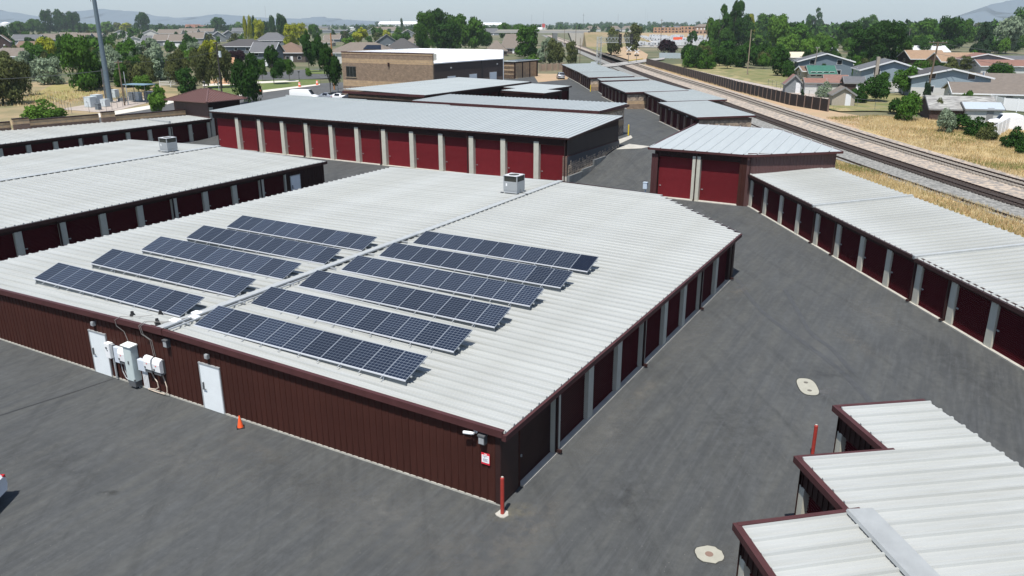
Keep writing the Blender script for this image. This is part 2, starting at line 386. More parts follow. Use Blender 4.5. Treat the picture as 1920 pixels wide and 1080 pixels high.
# seams, tyre marks and stains on the asphalt
SEAM = mat('tar_seam', (.022, .023, .024), .7, var=.2, nscale=6)
MARK = mat('tyre_polish', (.046, .048, .049), .7, nscale=1.5, col2=(.062, .065, .066), detail=8)
def PX(*pts): return [at(*p)[:2] for p in pts]
drape('asphalt_seam', strip(catmull(PX((-30, 789), (60, 760), (130, 738), (222, 707)), 6), .07), .008, SEAM)
drape('asphalt_seam', strip(catmull(PX((1390, 300), (1250, 330), (1110, 352)), 4), .09), .008, SEAM)
drape('tyre_mark', strip(catmull(PX((1379, 520), (1420, 575), (1471, 617), (1512, 646), (1570, 690), (1625, 745), (1670, 800)), 8), [.02] + [.3] * 47 + [.05]), .006, MARK)
drape('tyre_mark', strip(catmull(PX((1470, 540), (1497, 585), (1521, 625), (1560, 655), (1600, 700)), 8), [.02] + [.26] * 31 + [.03]), .006, MARK)
def stain(px, py, rx, ry, rot, col, amt, seed):
    X, Y, z = at(px, py); k = 'stain_%g_%g' % (col[0], amt)
    if k not in MATS:
        m = bpy.data.materials.new('asphalt_stain'); m.use_nodes = True; nt = m.node_tree; p = nt.nodes['Principled BSDF']; p.inputs['Base Color'].default_value = tuple(col) + (1,); p.inputs['Roughness'].default_value = .85
        tc = N(nt, 'ShaderNodeTexCoord'); ln = N(nt, 'ShaderNodeVectorMath', operation='LENGTH'); nt.links.new(tc.outputs['Object'], ln.inputs[0])
        mr = N(nt, 'ShaderNodeMapRange'); mr.inputs[1].default_value = 1; mr.inputs[2].default_value = .15; nt.links.new(ln.outputs['Value'], mr.inputs[0])
        ge = N(nt, 'ShaderNodeNewGeometry'); no = N(nt, 'ShaderNodeTexNoise'); no.inputs['Scale'].default_value = 1.6; no.inputs['Detail'].default_value = 10; no.inputs['Roughness'].default_value = .7; nt.links.new(ge.outputs['Position'], no.inputs[0])
        m2 = N(nt, 'ShaderNodeMapRange'); m2.inputs[1].default_value = .40; m2.inputs[2].default_value = .66; m2.inputs[4].default_value = amt; nt.links.new(no.outputs['Fac'], m2.inputs[0])
        mu = N(nt, 'ShaderNodeMath', operation='MULTIPLY'); nt.links.new(mr.outputs[0], mu.inputs[0]); nt.links.new(m2.outputs[0], mu.inputs[1]); nt.links.new(mu.outputs[0], p.inputs['Alpha']); MATS[k] = m
    mb = MB(); mb.add([(math.cos(i * math.pi / 12), math.sin(i * math.pi / 12), 0) for i in range(24)], [tuple(range(24))])
    o = mb.build('asphalt_stain', MATS[k], None, (X, Y, z + .005 + seed * .0006), R(rot)); o.scale = (rx, ry, 1); setting(o)
PALE = (.17, .16, .14); DK = (.018, .019, .02); GR = (.15, .15, .14)
for i, a_ in enumerate([(1000, 985, 2.6, 1.0, 60, PALE, .55), (960, 962, 1.0, .6, 30, (.22, .20, .14), .6), (1150, 800, 4.5, 1.1, 60, GR, .6), (1290, 640, 5, 1.4, 62, GR, .5), (700, 960, 4.5, 2.2, 150, GR, .55), (330, 860, 5, 1.6, 150, GR, .5), (900, 1040, 3, 2, 20, PALE, .35),
                        (1180, 930, 2.5, 1.6, 70, DK, .28), (1430, 420, 6, 1.6, 95, GR, .4), (1640, 590, 3.5, 1.4, 95, GR, .6), (1600, 640, 3, .7, 95, PALE, .4), (1560, 700, 1.6, 1.2, 0, DK, .28), (480, 845, 2.2, .6, 150, PALE, .4), (200, 925, .5, .25, 0, DK, .8),
                        (110, 870, 4, 1.5, 150, DK, .2), (1540, 735, 1.0, .8, 0, (.13, .13, .13), .7), (1345, 1045, 1.1, .9, 0, (.10, .10, .095), .7), (1205, 735, 2.4, .5, 60, PALE, .5), (1385, 545, 2.2, .7, 60, PALE, .45), (1120, 310, 5, 2, 60, GR, .5), (1800, 690, 5, 1.6, 95, DK, .2), (1380, 800, 4, 2, 70, DK, .2), (560, 900, 3.5, 1.2, 150, DK, .2)]): stain(*a_, i)

# left side: street, pavement, verges, compound, park
def P(x, y, h=0.0): return at(x, y, h)[:2]
drape('street', [P(150, 226), P(340, 190), P(420, 176), P(480, 163), P(560, 158.5), P(640, 154), P(660, 158), P(660, 200), P(560, 190), P(440, 200), P(330, 214), P(150, 240)], .006, ROADM)
drape('street_sidewalk', [P(60, 238), P(190, 212), P(280, 198), P(345, 182), P(345, 187), P(285, 204), P(195, 219), P(60, 246)], .05, SIDEW)
drape('park_sidewalk', [P(440, 180), P(480, 171), P(600, 157.5), P(600, 160), P(480, 175.5), P(440, 184)], .06, SIDEW)
drape('park_lawn', [P(400, 168), P(380, 158), P(480, 150), P(600, 149), P(600, 157), P(480, 171), P(440, 180)], .03, LAWN)
drape('park_path', [P(380, 158), P(480, 153), P(560, 150.5), P(560, 153), P(480, 157), P(380, 162)], .045, SIDEW)
drape('park_bark', [P(395, 158), P(395, 148), P(470, 147), P(478, 153.5), P(440, 158)], .045, mat('bark_mulch', (.45, .27, .15), .95, var=.15))
drape('side_street', [P(470, 150), P(470, 138), P(560, 131), P(600, 129), P(640, 131), P(640, 146), P(560, 149)], .02, ROADM)
drape('side_street_lawn', [P(575, 131), P(575, 138), P(640, 139.5), P(640, 131.5)], .035, LAWN)
drape('compound_pad', [P(110, 205), P(215, 187), P(262, 176), P(288, 190), P(225, 206), P(190, 211)], .03, GRAV)
drape('dry_bank', [P(-60, 290), P(-60, 168), P(20, 160), P(100, 150), P(190, 158), P(240, 165), P(300, 160), P(345, 168), P(340, 190), P(150, 226), P(60, 240)], -.01, DRY)
drape('green_slope', [P(40, 190), P(100, 158), P(150, 160), P(185, 172), P(140, 185), P(80, 196)], .02, mat('weedy_slope', (.20, .19, .05), .95, nscale=.4, col2=(.30, .24, .10), detail=9, bump=.5, bscale=5))

# ------------------------------------------------------------------ mountains beyond the valley
def ridge(name, pts, dist, depth, base_z, seed, col):
    rnd = random.Random(seed); xs = []; prof = []
    for (x0, y0), (x1, y1) in zip(pts[:-1], pts[1:]):
        k = max(2, int(abs(x1 - x0) / 9))
        for i in range(k):
            t = i / k; xs.append(x0 + (x1 - x0) * t); prof.append(y0 + (y1 - y0) * t + rnd.uniform(-.9, .9) * (0.5 if i else 0))
    xs.append(pts[-1][0]); prof.append(pts[-1][1]); rows = 7; vs = []; fs = []; n = len(xs)
    for r in range(rows):
        f = r / (rows - 1); yy = dist - depth * (1 - f)
        for x, y in zip(xs, prof):
            X = (x - 960) / 1560 * dist; hh = max(0, (45 - y) / 1560 * dist * 1.0 + 16)
            vs.append((X + rnd.uniform(-60, 60), yy + rnd.uniform(-120, 120) * (f < 1), base_z + (hh - base_z) * (f ** 1.2) * (1 if f == 1 else rnd.uniform(.82, 1.0))))
    for x, y in zip(xs, prof): vs.append(((x - 960) / 1560 * dist * 1.05, dist + depth, base_z))
    for r in range(rows):
        for i in range(n - 1): fs.append((r * n + i, r * n + i + 1, (r + 1) * n + i + 1, (r + 1) * n + i))
    me = bpy.data.meshes.new(name); me.from_pydata(vs, [], fs); me.materials.append(col); me.polygons.foreach_set('use_smooth', [True] * len(fs)); setting(put(me, name))
MTN = mat('haze_tinted_rock', (.045, .07, .10), .95, nscale=.002, col2=(.075, .10, .125), detail=6)  # bluer than bare rock: distance haze tinted into the base colour
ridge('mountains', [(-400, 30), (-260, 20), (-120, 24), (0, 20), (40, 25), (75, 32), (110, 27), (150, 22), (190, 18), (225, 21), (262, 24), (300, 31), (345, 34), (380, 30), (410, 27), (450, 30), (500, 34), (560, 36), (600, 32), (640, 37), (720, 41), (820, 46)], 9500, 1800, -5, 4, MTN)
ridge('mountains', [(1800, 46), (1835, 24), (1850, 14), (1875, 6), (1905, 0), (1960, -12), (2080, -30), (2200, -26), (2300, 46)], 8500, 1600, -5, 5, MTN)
hz = MB(); hz.box(-14000, 14000, -400, 15000, -8, 520)
hm = bpy.data.materials.new('valley_air'); hm.use_nodes = True; nt = hm.node_tree; nt.nodes.clear()
pv = N(nt, 'ShaderNodeVolumePrincipled'); pv.inputs['Color'].default_value = (.80, .93, 1, 1); pv.inputs['Density'].default_value = 0.85e-4; pv.inputs['Anisotropy'].default_value = 0.0
nt.links.new(pv.outputs[0], N(nt, 'ShaderNodeOutputMaterial').inputs['Volume'])
setting(hz.build('haze', hm), 'stuff')

# ------------------------------------------------------------------ building kit
def roof_panel_mesh(L, w, slope, y0=0.0, tall=.075, minor=True, cache={}):
    k = (round(L, 2), w, round(slope, 4), round(y0, 2), tall, minor)
    if k in cache: return cache[k]
    pr = [(0, 0), (.025, tall), (.095, tall), (.125, 0)]
    if minor: pr += [(w * .42, 0), (w * .44, .014), (w * .5, .014), (w * .52, 0), (w * .7, 0), (w * .72, .014), (w * .78, .014), (w * .8, 0)]
    pr += [(w - .001, 0)]
    mb = MB(); n = len(pr)
    for y in (y0, y0 + L):
        for x, z in pr: mb.v.append((x, y, z + slope * y))
    for i in range(n - 1): mb.f.append((i, i + 1, n + i + 1, n + i)); mb.m.append(0)
    for o, fl in ((0, 1), (n, 0)):
        f = (o, o + 1, o + 2, o + 3); mb.f.append(f[::-1] if not fl else f); mb.m.append(0)
    # thin downturned end at the eave
    mb.add([(0, y0, slope * y0), (w, y0, slope * y0), (w, y0, slope * y0 - .05), (0, y0, slope * y0 - .05)], [(0, 3, 2, 1)])
    cache[k] = mb; return mb
def roof_slope(parent, fr, width, w, Lf, z, slope, material, pname='roof_panel', tall=.075, minor=True, stuff=False, cache={}):
    """fr=(x, y, rot): low edge runs along local +x, panels climb along local +y. Lf(x)->(start, end)."""
    n = int(round(width / w)); w = width / n
    if stuff:
        mb = MB()
        for i in range(n):
            a, b = Lf((i + .5) * w); p = roof_panel_mesh(b - a, w, slope, a, tall, minor); mb.add([(x + i * w, y, zz) for x, y, zz in p.v], p.f)
        return mb.build('roof', material, parent, (fr[0], fr[1], z), fr[2])
    for i in range(n):
        a, b = Lf((i + .5) * w); k = (round(b - a, 2), round(w, 4), round(slope, 4), round(a, 2), tall, minor, material.name)
        if k not in cache: cache[k] = roof_panel_mesh(b - a, w, slope, a, tall, minor).mesh(pname, material)
        c, s = math.cos(fr[2]), math.sin(fr[2]); jx = i * w
        put(cache[k], pname, parent, (fr[0] + jx * c, fr[1] + jx * s, z), fr[2])
DM = {}
def door_mesh(w, h, material):
    k = (round(w, 2), round(h, 2), material.name)
    if k in DM: return DM[k]
    mb = MB(); n = max(4, int(h / .1)); s = h / n; pts = []
    for i in range(n):
        z = i * s; pts += [(0, z), (0, z + s * .4), (.034, z + s * .52), (.034, z + s * .88)]
    pts.append((0, h)); m = len(pts)
    for x in (0, w):
        for y, z in pts: mb.v.append((x, y, z))
    for i in range(m - 1): mb.f.append((i, m + i, m + i + 1, i + 1)); mb.m.append(0)
    mb.box(0, w, -.02, .03, 0, .07)
    DM[k] = mb.mesh('roll_up_door', material); return DM[k]
LT = None
def door_wall(parent, fr, bays, H, hd, door_m=DOOR, col_m=COL, head_m=HEAD, x0=None, x1=None, sill=.06, colz=None, proud=.06, latch=True, end_cols=True, rec=.14, spouts=(), colw=None):
    """Run of roll-up doors; wall face at local y=0 looking -y. bays=[(xa, xb)...]."""
    global LT
    ox, oy, rot = fr; c, s = math.cos(rot), math.sin(rot)
    def L(x, y=0.0, z=0.0): return (ox + x * c - y * s, oy + x * s + y * c, z)
    x0 = bays[0][0] - .25 if x0 is None else x0; x1 = bays[-1][1] + .25 if x1 is None else x1; colz = hd + .02 if colz is None else colz
    mb = MB(); mb.box(x0, x1, -.03, .1, hd, H)
    k = x0 + .1
    while k < x1 - .1: mb.box(k, k + .04, -.055, -.03, hd, H); k += .305
    mb.build('header_panel', head_m, parent, (ox, oy, 0), rot)
    if LT is None:
        l = MB(); l.box(-.09, .09, -.035, 0, -.03, .03); l.box(.02, .06, -.06, -.03, -.05, .05); LT = l.mesh('latch', GREY)
    for a, b in bays:
        d = put(door_mesh(b - a, hd - .02, door_m), 'roll_up_door', parent, L(a, rec, .02), rot)
        if latch: put(LT, 'latch', d, (.2, -.01, 1.1))
    edges = []
    if end_cols: edges.append((x0, bays[0][0]))
    for (a, b), (p, q) in zip(bays[:-1], bays[1:]): edges.append((b, p))
    if end_cols: edges.append((bays[-1][1], x1))
    cc = {}
    for a, b in edges:
        if b - a < .05: continue
        kk = round(b - a, 2)
        if kk not in cc:
            m_ = MB(); m_.box(0, b - a, -proud, rec + .08, 0, colz); cc[kk] = m_.mesh('door_column', col_m)
        put(cc[kk], 'door_column', parent, L(a), rot)
    mb = MB(); mb.box(x0, x1, -.16, rec + .1, -.3, sill); mb.build('door_sill', CONC, parent, (ox, oy, 0), rot)
    for x in spouts:
        mb = MB(); mb.box(x - .05, x + .05, -proud - .1, -proud - .01, .15, H - .05); mb.box(x - .05, x + .05, -proud - .28, -proud - .01, .08, .2)
        mb.build('downspout', TRIMD, parent, (ox, oy, 0), rot)
WP = {}
def wall_panels(parent, fr, x0, x1, z0, z1, material=WALL, w=.305, gaps=(), stuff=False):
    ox, oy, rot = fr; c, s = math.cos(rot), math.sin(rot); n = max(1, int(round((x1 - x0) / w))); w = (x1 - x0) / n
    def pm(h):
        k = (round(w, 4), round(h, 3))
        if k not in WP:
            mb = MB(); pr = [(0, 0), (w * .60, 0), (w * .66, -.028), (w * .84, -.028), (w * .90, 0), (w, 0)]
            m = len(pr)
            for z in (0, h):
                for x, y in pr: mb.v.append((x, y, z))
            for i in range(m - 1): mb.f.append((i, i + 1, m + i + 1, m + i)); mb.m.append(0)
            WP[k] = mb
        return WP[k]
    cache = {}; big = MB()
    for i in range(n):
        xa = x0 + i * w; lo = z0
        for ga, gb, gz in gaps:
            if ga < xa + w / 2 < gb: lo = gz
        h = z1 - lo
        if stuff: big.add([(xa + x, y, lo + z) for x, y, z in pm(h).v], pm(h).f); continue
        if round(h, 3) not in cache: cache[round(h, 3)] = pm(h).mesh('wall_panel', material)
        put(cache[round(h, 3)], 'wall_panel', parent, (ox + xa * c, oy + xa * s, lo), rot)
    if stuff: big.build('wall_cladding', material, parent, (ox, oy, 0), rot)
def bays(start, pitch, w, n): return [(start + i * pitch, start + i * pitch + w) for i in range(n)]

# ------------------------------------------------------------------ storage buildings
ROT = AZ - R(90)
def poly_y(poly, x):
    ys = []
    for (x0, y0), (x1, y1) in zip(poly, poly[1:] + poly[:1]):
        if (x0 - x) * (x1 - x) < 0: ys.append(y0 + (y1 - y0) * (x - x0) / (x1 - x0))
    return (min(ys), max(ys)) if ys else (0, .1)
H90 = R(90)

# --- the big building with the solar arrays (local x = -u, local y = v)
t = thing('storage_building', 'large low storage building whose white ribbed roof carries the solar arrays', 'storage building', (*world(0, 0), 0), ROT, 'white roofed storage buildings')
main = t
foot = [(-31.1, 0), (0, 0), (0, 30.6), (-7.8, 39.9), (-35.3, 39.9), (-35.3, 2.6)]
def rz(x, y=0): return 2.95 + .33 * (1 - abs(x + 17.2) / 17.6)
mb = MB(); core = [(-31, .06), (-.12, .06), (-.25, 30.4), (-8.7, 39.1), (-35.1, 39.1), (-35.1, 2.7)]
mb.prism(core, -.3, lambda x, y: 2.78); mb.build('wall', HEAD, t)
mb = MB(); mb.prism([(-31, .05), (-17.2, .05), (-.1, .05), (-.1, .2), (-31, .2)], 2.7, lambda x, y: rz(x) - .06); mb.build('gable_wall', WALL, t)
wall_panels(t, (0, 0, 0), -31.1, -.16, .07, 2.88, gaps=[(-22.75, -21.5, 2.2), (-15.1, -13.8, 2.2)])
mb = MB(); mb.box(-.18, .03, -.035, .03, .05, 2.88); mb.box(-.03, .035, .03, 1.2, .05, 2.88); mb.build('corner_trim', TRIMD, t)
wall_panels(t, (-31.1, 0, math.atan2(-2.6, 4.2) - 0), -4.94, 0, .07, 2.9)
mb = MB(); mb.prism([(-31.2, -.035), (.0, -.035), (.0, .2), (-31.1, .2)], -.3, .075); mb.prism([(-35.4, 2.55), (-31.2, -.035), (-31, .2), (-35.2, 2.8)], -.3, .07); mb.build('foundation', CONC, t)
wall_panels(t, (0, 0, H90), .1, 1.42, .05, 2.9)
mb = MB(); mb.box(-.18, .0, 29.35, 30.6, 0, 2.9); mb.build('corner_trim', TRIMD, t)
door_wall(t, (0, 0, H90), bays(1.42, 3.14, 2.64, 9), 2.92, 2.42, DOOR_SHADED, COL, x0=1.42, x1=29.5, end_cols=False, spouts=(4.15, 13.6, 22.95, 29.6), proud=.05)
def mainR(x):
    a = -.02 if x < 30.75 else (x - 30.75) / 9.3 * 7.8
    return (a, 17.2)
roof_slope(t, (.22, -.12, H90), 39.4, .608, lambda x: (max(-.02, (x - 30.75) * 1.0), 17.38), 2.95, .33 / 17.4, ROOF)
def mainL(x):       # runs the other way, x from the back (v=40) to the front
    v = 39.3 - x; return (0 if v > 2.6 else (2.6 - v) * 1.6, 18.1)
roof_slope(t, (-35.45, 39.3, -H90), 39.4, .608, mainL, 2.93, .35 / 18.1, ROOF)
mb = MB()
for s in (-1, 1): mb.add([(-17.25, -.12, 3.415), (-17.25, 39.32, 3.415), (-17.25 + s * .24, 39.32, 3.395), (-17.25 + s * .24, -.12, 3.395)], [(0, 1, 2, 3) if s < 0 else (3, 2, 1, 0)])
mb.box(-17.49, -17.47, -.12, 39.3, 3.345, 3.395); mb.box(-17.03, -17.01, -.12, 39.3, 3.345, 3.395); mb.build('ridge_cap', CAP, t)
mb = MB()     # rake trim along the front with its splice at the ridge
def rake(x0, x1, z0, z1, o=0.0): mb.beam((x0, -.13 - o, z0), (x1, -.13 - o, z1), .17, .26)
rake(-31.2, -17.4, 2.83 + .1, 3.23); rake(-17.0, .2, 3.23, 2.93); mb.beam((-35.6, 2.6, 2.88), (-31.2, -.16, 2.93), .17, .26); mb.build('rake_trim', TRIM, t)
mb = MB(); mb.beam((-17.9, -.145, 3.235), (-17.0, -.145, 3.255), .2, .29); mb.build('rake_splice', TRIM, t)
mb = MB(); mb.box(.17, .34, -.2, 30.75, 2.70, 2.91); mb.box(.16, .35, -.2, 30.75, 2.90, 2.925); mb.build('gutter', TRIM, t)
mb = MB(); mb.beam((.1, 30.8, 2.86), (-8.5, 39.3, 3.0), .12, .22); mb.beam((-8.5, 39.35, 3.0), (-17.2, 39.35, 3.24), .12, .22); mb.beam((-17.2, 39.35, 3.24), (-35.4, 39.35, 2.85), .12, .22); mb.beam((-35.5, 2.6, 2.84), (-35.5, 39.3, 2.84), .1, .2); mb.build('eave_trim', TRIMD, t)

def mandoor(parent, u, v0, rot, label=None):
    c, s = math.cos(rot), math.sin(rot)
    mb = MB(); mb.box(0, 1.2, -.05, .06, .02, 2.14)
    d = mb.build('door', WHITE, parent, (u, v0, .0), rot, label=label)
    mb = MB(); mb.box(-.06, 0, -.06, .08, .02, 2.2); mb.box(1.2, 1.26, -.06, .08, .02, 2.2); mb.box(-.06, 1.26, -.07, .08, 2.14, 2.21); mb.build('frame', GREY, d)
    mb = MB(); mb.box(.1, .13, -.11, -.05, .95, 1.15); mb.box(.1, .3, -.12, -.09, .98, 1.01); mb.box(.12, .16, -.12, -.05, 1.05, 1.3); mb.build('handle', GREYD, d)
    return d
d1 = mandoor(t, -22.72, 0, 0, 'white door beside the electrical boxes'); d2 = mandoor(t, -15.02, 0, 0, 'white door nearest the traffic cone')
# small wall lights over the doors, floodlights, camera, sign
def walllight(parent, x, y, z, rot=0):
    mb = MB(); mb.box(-.09, .09, -.13, 0, -.1, .1); mb.box(-.075, .075, -.15, -.13, -.08, .06)
    return mb.build('wall_light', GREY, parent, (x, y, z), rot)
walllight(t, -22.2, -.03, 2.62); walllight(t, -14.4, -.03, 2.62)
def flood(parent, x, y, z):
    mb = MB(); mb.prism([(-.12, -.2), (.12, -.2), (.12, 0), (-.12, 0)], -.17, .17); mb.box(-.14, .14, -.23, 0, .13, .19); mb.box(-.1, .1, -.215, -.2, -.14, .08, 1)
    return mb.build('flood_light', [GREYD, GREY], parent, (x, y, z))
flood(t, -16.9, -.03, 2.72); flood(t, -.62, -.03, 2.52)
M0 = main.matrix_world
def mw(x, y, z):   # local point of the main building -> world
    c, s = math.cos(ROT), math.sin(ROT); wx, wy = world(0, 0); return (wx + x * c - y * s, wy + x * s + y * c, z)
o = thing('security_camera', 'white security camera under the roof edge at the near corner of the brown wall', 'camera', mw(-1.05, -.03, 2.66), ROT)
mb = MB(); mb.cyl((-.28, -.2, -.02), (.06, -.2, .03), .06, .06, 10); mb.build('camera_housing', WPL, o)
mb = MB(); mb.cyl((.1, 0, .03), (.1, -.2, .03), .035); mb.cyl((.1, 0, .03), (.1, -.03, .03), .08); mb.cyl((.02, -.2, .03), (.13, -.2, .04), .045); mb.build('bracket', WPL, o)
mb = MB(); mb.cyl((-.29, -.2, -.022), (-.27, -.2, -.018), .045, .045, 10); mb.build('lens', GLASS, o)
o = thing('wall_sign', 'small red and white notice on the brown wall below the flood light', 'sign', mw(-.56, -.05, 1.73), ROT)
mb = MB(); mb.box(-.17, .17, -.012, 0, -.22, .22); mb.build('sign_board', mat('sign_red', (.65, .02, .04), .5), o)
mb = MB(); mb.box(-.15, .15, -.018, -.012, -.15, .14); mb.build('sign_face', WPL, o)
mb = MB()
for i, (a, b, z) in enumerate([(-.05, .06, .17), (-.11, .09, .09), (-.06, .0, .05), (-.09, .1, -.02), (-.1, .06, -.06), (-.09, .1, -.1)]):
    mb.box(a, b, -.0195, -.018, z, z + (.022 if i else .03), 0 if i else 1)
mb.build('lettering', [mat('sign_grey_ink', (.25, .27, .33), .6), WPL], o)

# --- electrical gear on the front wall, each piece hung on its own
def ebox(name, label, cat, u, w, z0, z1, dep, m, extra=None, group=None, off=.03):
    o = thing(name, label, cat, mw(-u, -off, 0), ROT, group=group)
    mb = MB(); mb.box(-w / 2, w / 2, -dep, 0, z0, z1); mb.build('housing', m, o)
    mb = MB(); mb.box(-w / 2 + .02, w / 2 - .02, -dep - .015, -dep, z0 + .02, z1 - .02); mb.build('cover', m, o)
    if extra: extra(o, w, z0, z1, dep)
    return o
def meter(o, w, z0, z1, dep):
    mb = MB(); mb.cyl((-.02, -dep - .015, z1 - .22), (-.02, -dep - .05, z1 - .22), .05, .05, 10); mb.box(.0, .05, -dep - .03, -dep, z1 - .38, z1 - .32); mb.build('meter_dial', GREYD, o)
    mb = MB(); mb.box(w / 2, w / 2 + .12, -dep * .7, 0, z0 + .02, z1 - .05); mb.cyl((w / 2 + .12, -.1, z0 + .1), (w / 2 + .3, -.1, z0 + .1), .03); mb.build('side_box', GREY, o)
ebox('meter_box', 'white meter box just right of the left white door', 'electrical box', 21.18, .36, 1.14, 1.88, .22, WPL, meter)
ebox('disconnect_box', 'grey switch box left of the single inverter', 'electrical box', 20.62, .36, 1.0, 1.78, .16, mat('light_grey_enamel', (.55, .60, .66), .4))
ebox('junction_box', 'short pale blue-grey box left of the pair of inverters', 'electrical box', 18.85, .5, .98, 1.52, .18, mat('light_grey_enamel', (.55, .60, .66), .4))
def cab(o, w, z0, z1, dep):
    mb = MB(); mb.prism([(-w / 2 - .06, -dep - .08), (w / 2 + .06, -dep - .08), (w / 2 + .06, 0), (-w / 2 - .06, 0)], z1, lambda x, y: z1 + .03 + (.04 if y > -.1 else 0)); mb.build('lid', mat('cabinet_top_white', (.72, .76, .73), .4), o)
    mb = MB(); mb.box(-.03, .05, -dep - .04, -dep - .015, 1.25, 1.4); mb.box(w / 2 - .04, w / 2 + .03, -dep - .05, -dep, z0 + .05, z0 + .13); mb.build('handle', GREYD, o)
    mb = MB(); mb.box(-w / 2 + .04, w / 2 - .04, -dep, 0, .12, z0); mb.build('base_box', GREYD, o)
ebox('electrical_cabinet', 'tall grey-green electrical cabinet with white lid on the brown wall', 'electrical cabinet', 19.5, .56, .40, 2.12, .34, GBOX, cab)
def inverter(u, label):
    o = thing('solar_inverter', label, 'inverter', mw(-u, -.03, 0), ROT, 'white solar inverters on the brown wall')
    w = .5; mb = MB(); mb.box(-w / 2 + .03, w / 2 + .02, -.1, 0, 1.12, 1.78); mb.build('heat_sink', GREYD, o)
    pr = [(0, 1.16), (-.13, 1.16), (-.2, 1.24), (-.22, 1.6), (-.17, 1.77), (-.06, 1.84), (0, 1.84)]
    mb = MB(); n = len(pr); xs = [-w / 2, -w / 2 + .05, w / 2 - .05, w / 2]
    for i, x in enumerate(xs):
        k = .93 if i in (0, 3) else 1
        for y, z in pr: mb.v.append((x, -.08 + y * k, 1.5 + (z - 1.5) * (.95 if i in (0, 3) else 1)))
    for i in range(3):
        for j in range(n - 1): mb.f.append((i * n + j, i * n + j + 1, (i + 1) * n + j + 1, (i + 1) * n + j)[::-1]); mb.m.append(0)
    mb.f.append(tuple(range(n))); mb.m.append(0); mb.f.append(tuple(3 * n + j for j in range(n))[::-1]); mb.m.append(0)
    mb.build('front_cover', WPL, o)
    mb = MB(); mb.box(-.17, -.09, -.31, -.285, 1.28, 1.37); mb.build('display', GREYD, o)
    mb = MB(); mb.box(-.03, .05, -.306, -.298, 1.5, 1.54); mb.build('badge', mat('badge_red', (.6, .08, .08), .5), o)
    mb = MB(); mb.box(-w / 2 + .02, w / 2 - .02, -.24, -.03, 1.07, 1.16); mb.build('underside', GREYD, o)
inverter(20.12, 'white rounded inverter left of the tall grey-green cabinet')
inverter(18.28, 'left one of the two white inverters right of the tall cabinet')
inverter(17.66, 'right one of the two white inverters, farthest right of the wall gear')
def conduit(label, paths, r=.022, m=GREY, group='conduits on the brown wall'):
    mb = MB()
    for p in paths: mb.tube([mw(-u, -.03 - d, z) for u, d, z in p], r, 6)
    tag(mb.build('conduit', m), label, 'conduit', group)
conduit('straight grey conduit below the white meter box', [[(21.0, .08, 1.15), (21.0, .08, .1)]], .05)
conduit('two bent conduits running from the single inverter to the cabinet foot', [[(20.55, .06, 1.0), (20.5, .06, .55), (20.3, .08, .28), (20.0, .1, .18), (19.4, .12, .14), (19.25, .14, .02)], [(20.3, .06, 1.1), (20.3, .06, .6), (20.15, .08, .36), (19.9, .1, .26), (19.3, .12, .2)]])
conduit('four parallel white conduits below the short grey box', [[(18.95 - i * .1, .08, 1.0), (18.95 - i * .1, .08, .08)] for i in range(4)], .028, WPL)
conduit('two curved pale conduits hanging below the inverter pair', [[(18.4, .06, 1.1), (18.25, .06, .8), (17.98, .1, .6), (17.95, .1, .34), (18.15, .1, .2), (18.6, .12, .14)], [(17.6, .06, 1.1), (17.5, .06, .8), (17.35, .1, .5), (17.35, .12, .25), (17.55, .12, .1), (18.2, .12, .08), (18.7, .12, .1)]], .024, mat('tan_conduit', (.5, .42, .34), .5))
CDT = mat('thin_conduit', (.20, .19, .18), .6)
conduit('thin grey conduit climbing over the eave above the cabinet', [[(19.75, .03, 2.2), (19.95, .03, 2.65), (20.15, .22, 2.95), (20.15, .25, 3.25), (19.9, .1, 3.42), (19.4, -.3, 3.36), (18.9, -.8, 3.38)]], .014, CDT)
conduit('pair of thin grey conduits climbing over the eave above the inverter pair', [[(18.05 - .12 * i, .03, 1.85), (18.15 - .12 * i, .03, 2.6), (18.4 - .12 * i, .22, 2.9), (18.45 - .12 * i, .26, 3.3), (18.2 - .12 * i, .1, 3.5), (17.6 - .1 * i, -.5, 3.4), (17.0 - .1 * i, -1.4, 3.44)] for i in range(2)], .014, CDT)
o = tag(MB().build('x', GREY), 'x', 'x'); bpy.data.objects.remove(o)
# roof wiring: cable tray along the ridge, white combiner boxes, black roof boots
mb = MB(); mb.box(-17.0, -16.9, -.1, 18.6, 3.40, 3.47); mb.box(-16.7, -16.62, -.1, 9.5, 3.38, 3.44)
for k in range(12): mb.box(-17.1, -16.5, .8 + k * 1.6, .86 + k * 1.6, 3.34, 3.41)
tag(mb.build('cable_tray', GREY, None, (*world(0, 0), 0), ROT), 'grey cable tray running along the roof ridge between the solar arrays', 'cable tray')
for i, (u, v, lb) in enumerate([(17.3, .75, 'white flat combiner box nearest the roof edge splice'), (16.9, 1.45, 'white flat combiner box in the middle of three beside the cable tray'), (17.25, 1.9, 'white flat combiner box closest to the front left solar array')]):
    mb = MB(); mb.box(-.24, .24, -.15, .15, .05, .11); mb.box(-.2, .2, -.13, .13, .11, .125); mb.box(-.2, -.12, -.1, .1, -.03, .05); mb.box(.12, .2, -.1, .1, -.03, .05)
    tag(mb.build('combiner_box', WPL, None, mw(-u, v, 3.36), ROT + .1), lb, 'electrical box', 'combiner boxes on the roof')
for i, (u, v, lb) in enumerate([(19.9, .45, 'black roof boot above the tall cabinet, leftmost of the four'), (18.85, 1.15, 'black roof boot below the edge of the front left array'), (18.1, .4, 'upper black boot of the pair near the white combiner boxes'), (17.85, .25, 'lower black boot of the pair near the white combiner boxes')]):
    mb = MB(); mb.cyl((0, 0, 0), (0, 0, .08), .13, .1, 10); mb.cyl((0, 0, .08), (0, 0, .2), .08, .07, 10)
    tag(mb.build('roof_boot', BLACK, None, mw(-u, v, 3.28), 0), lb, 'roof boot', 'black roof boots')

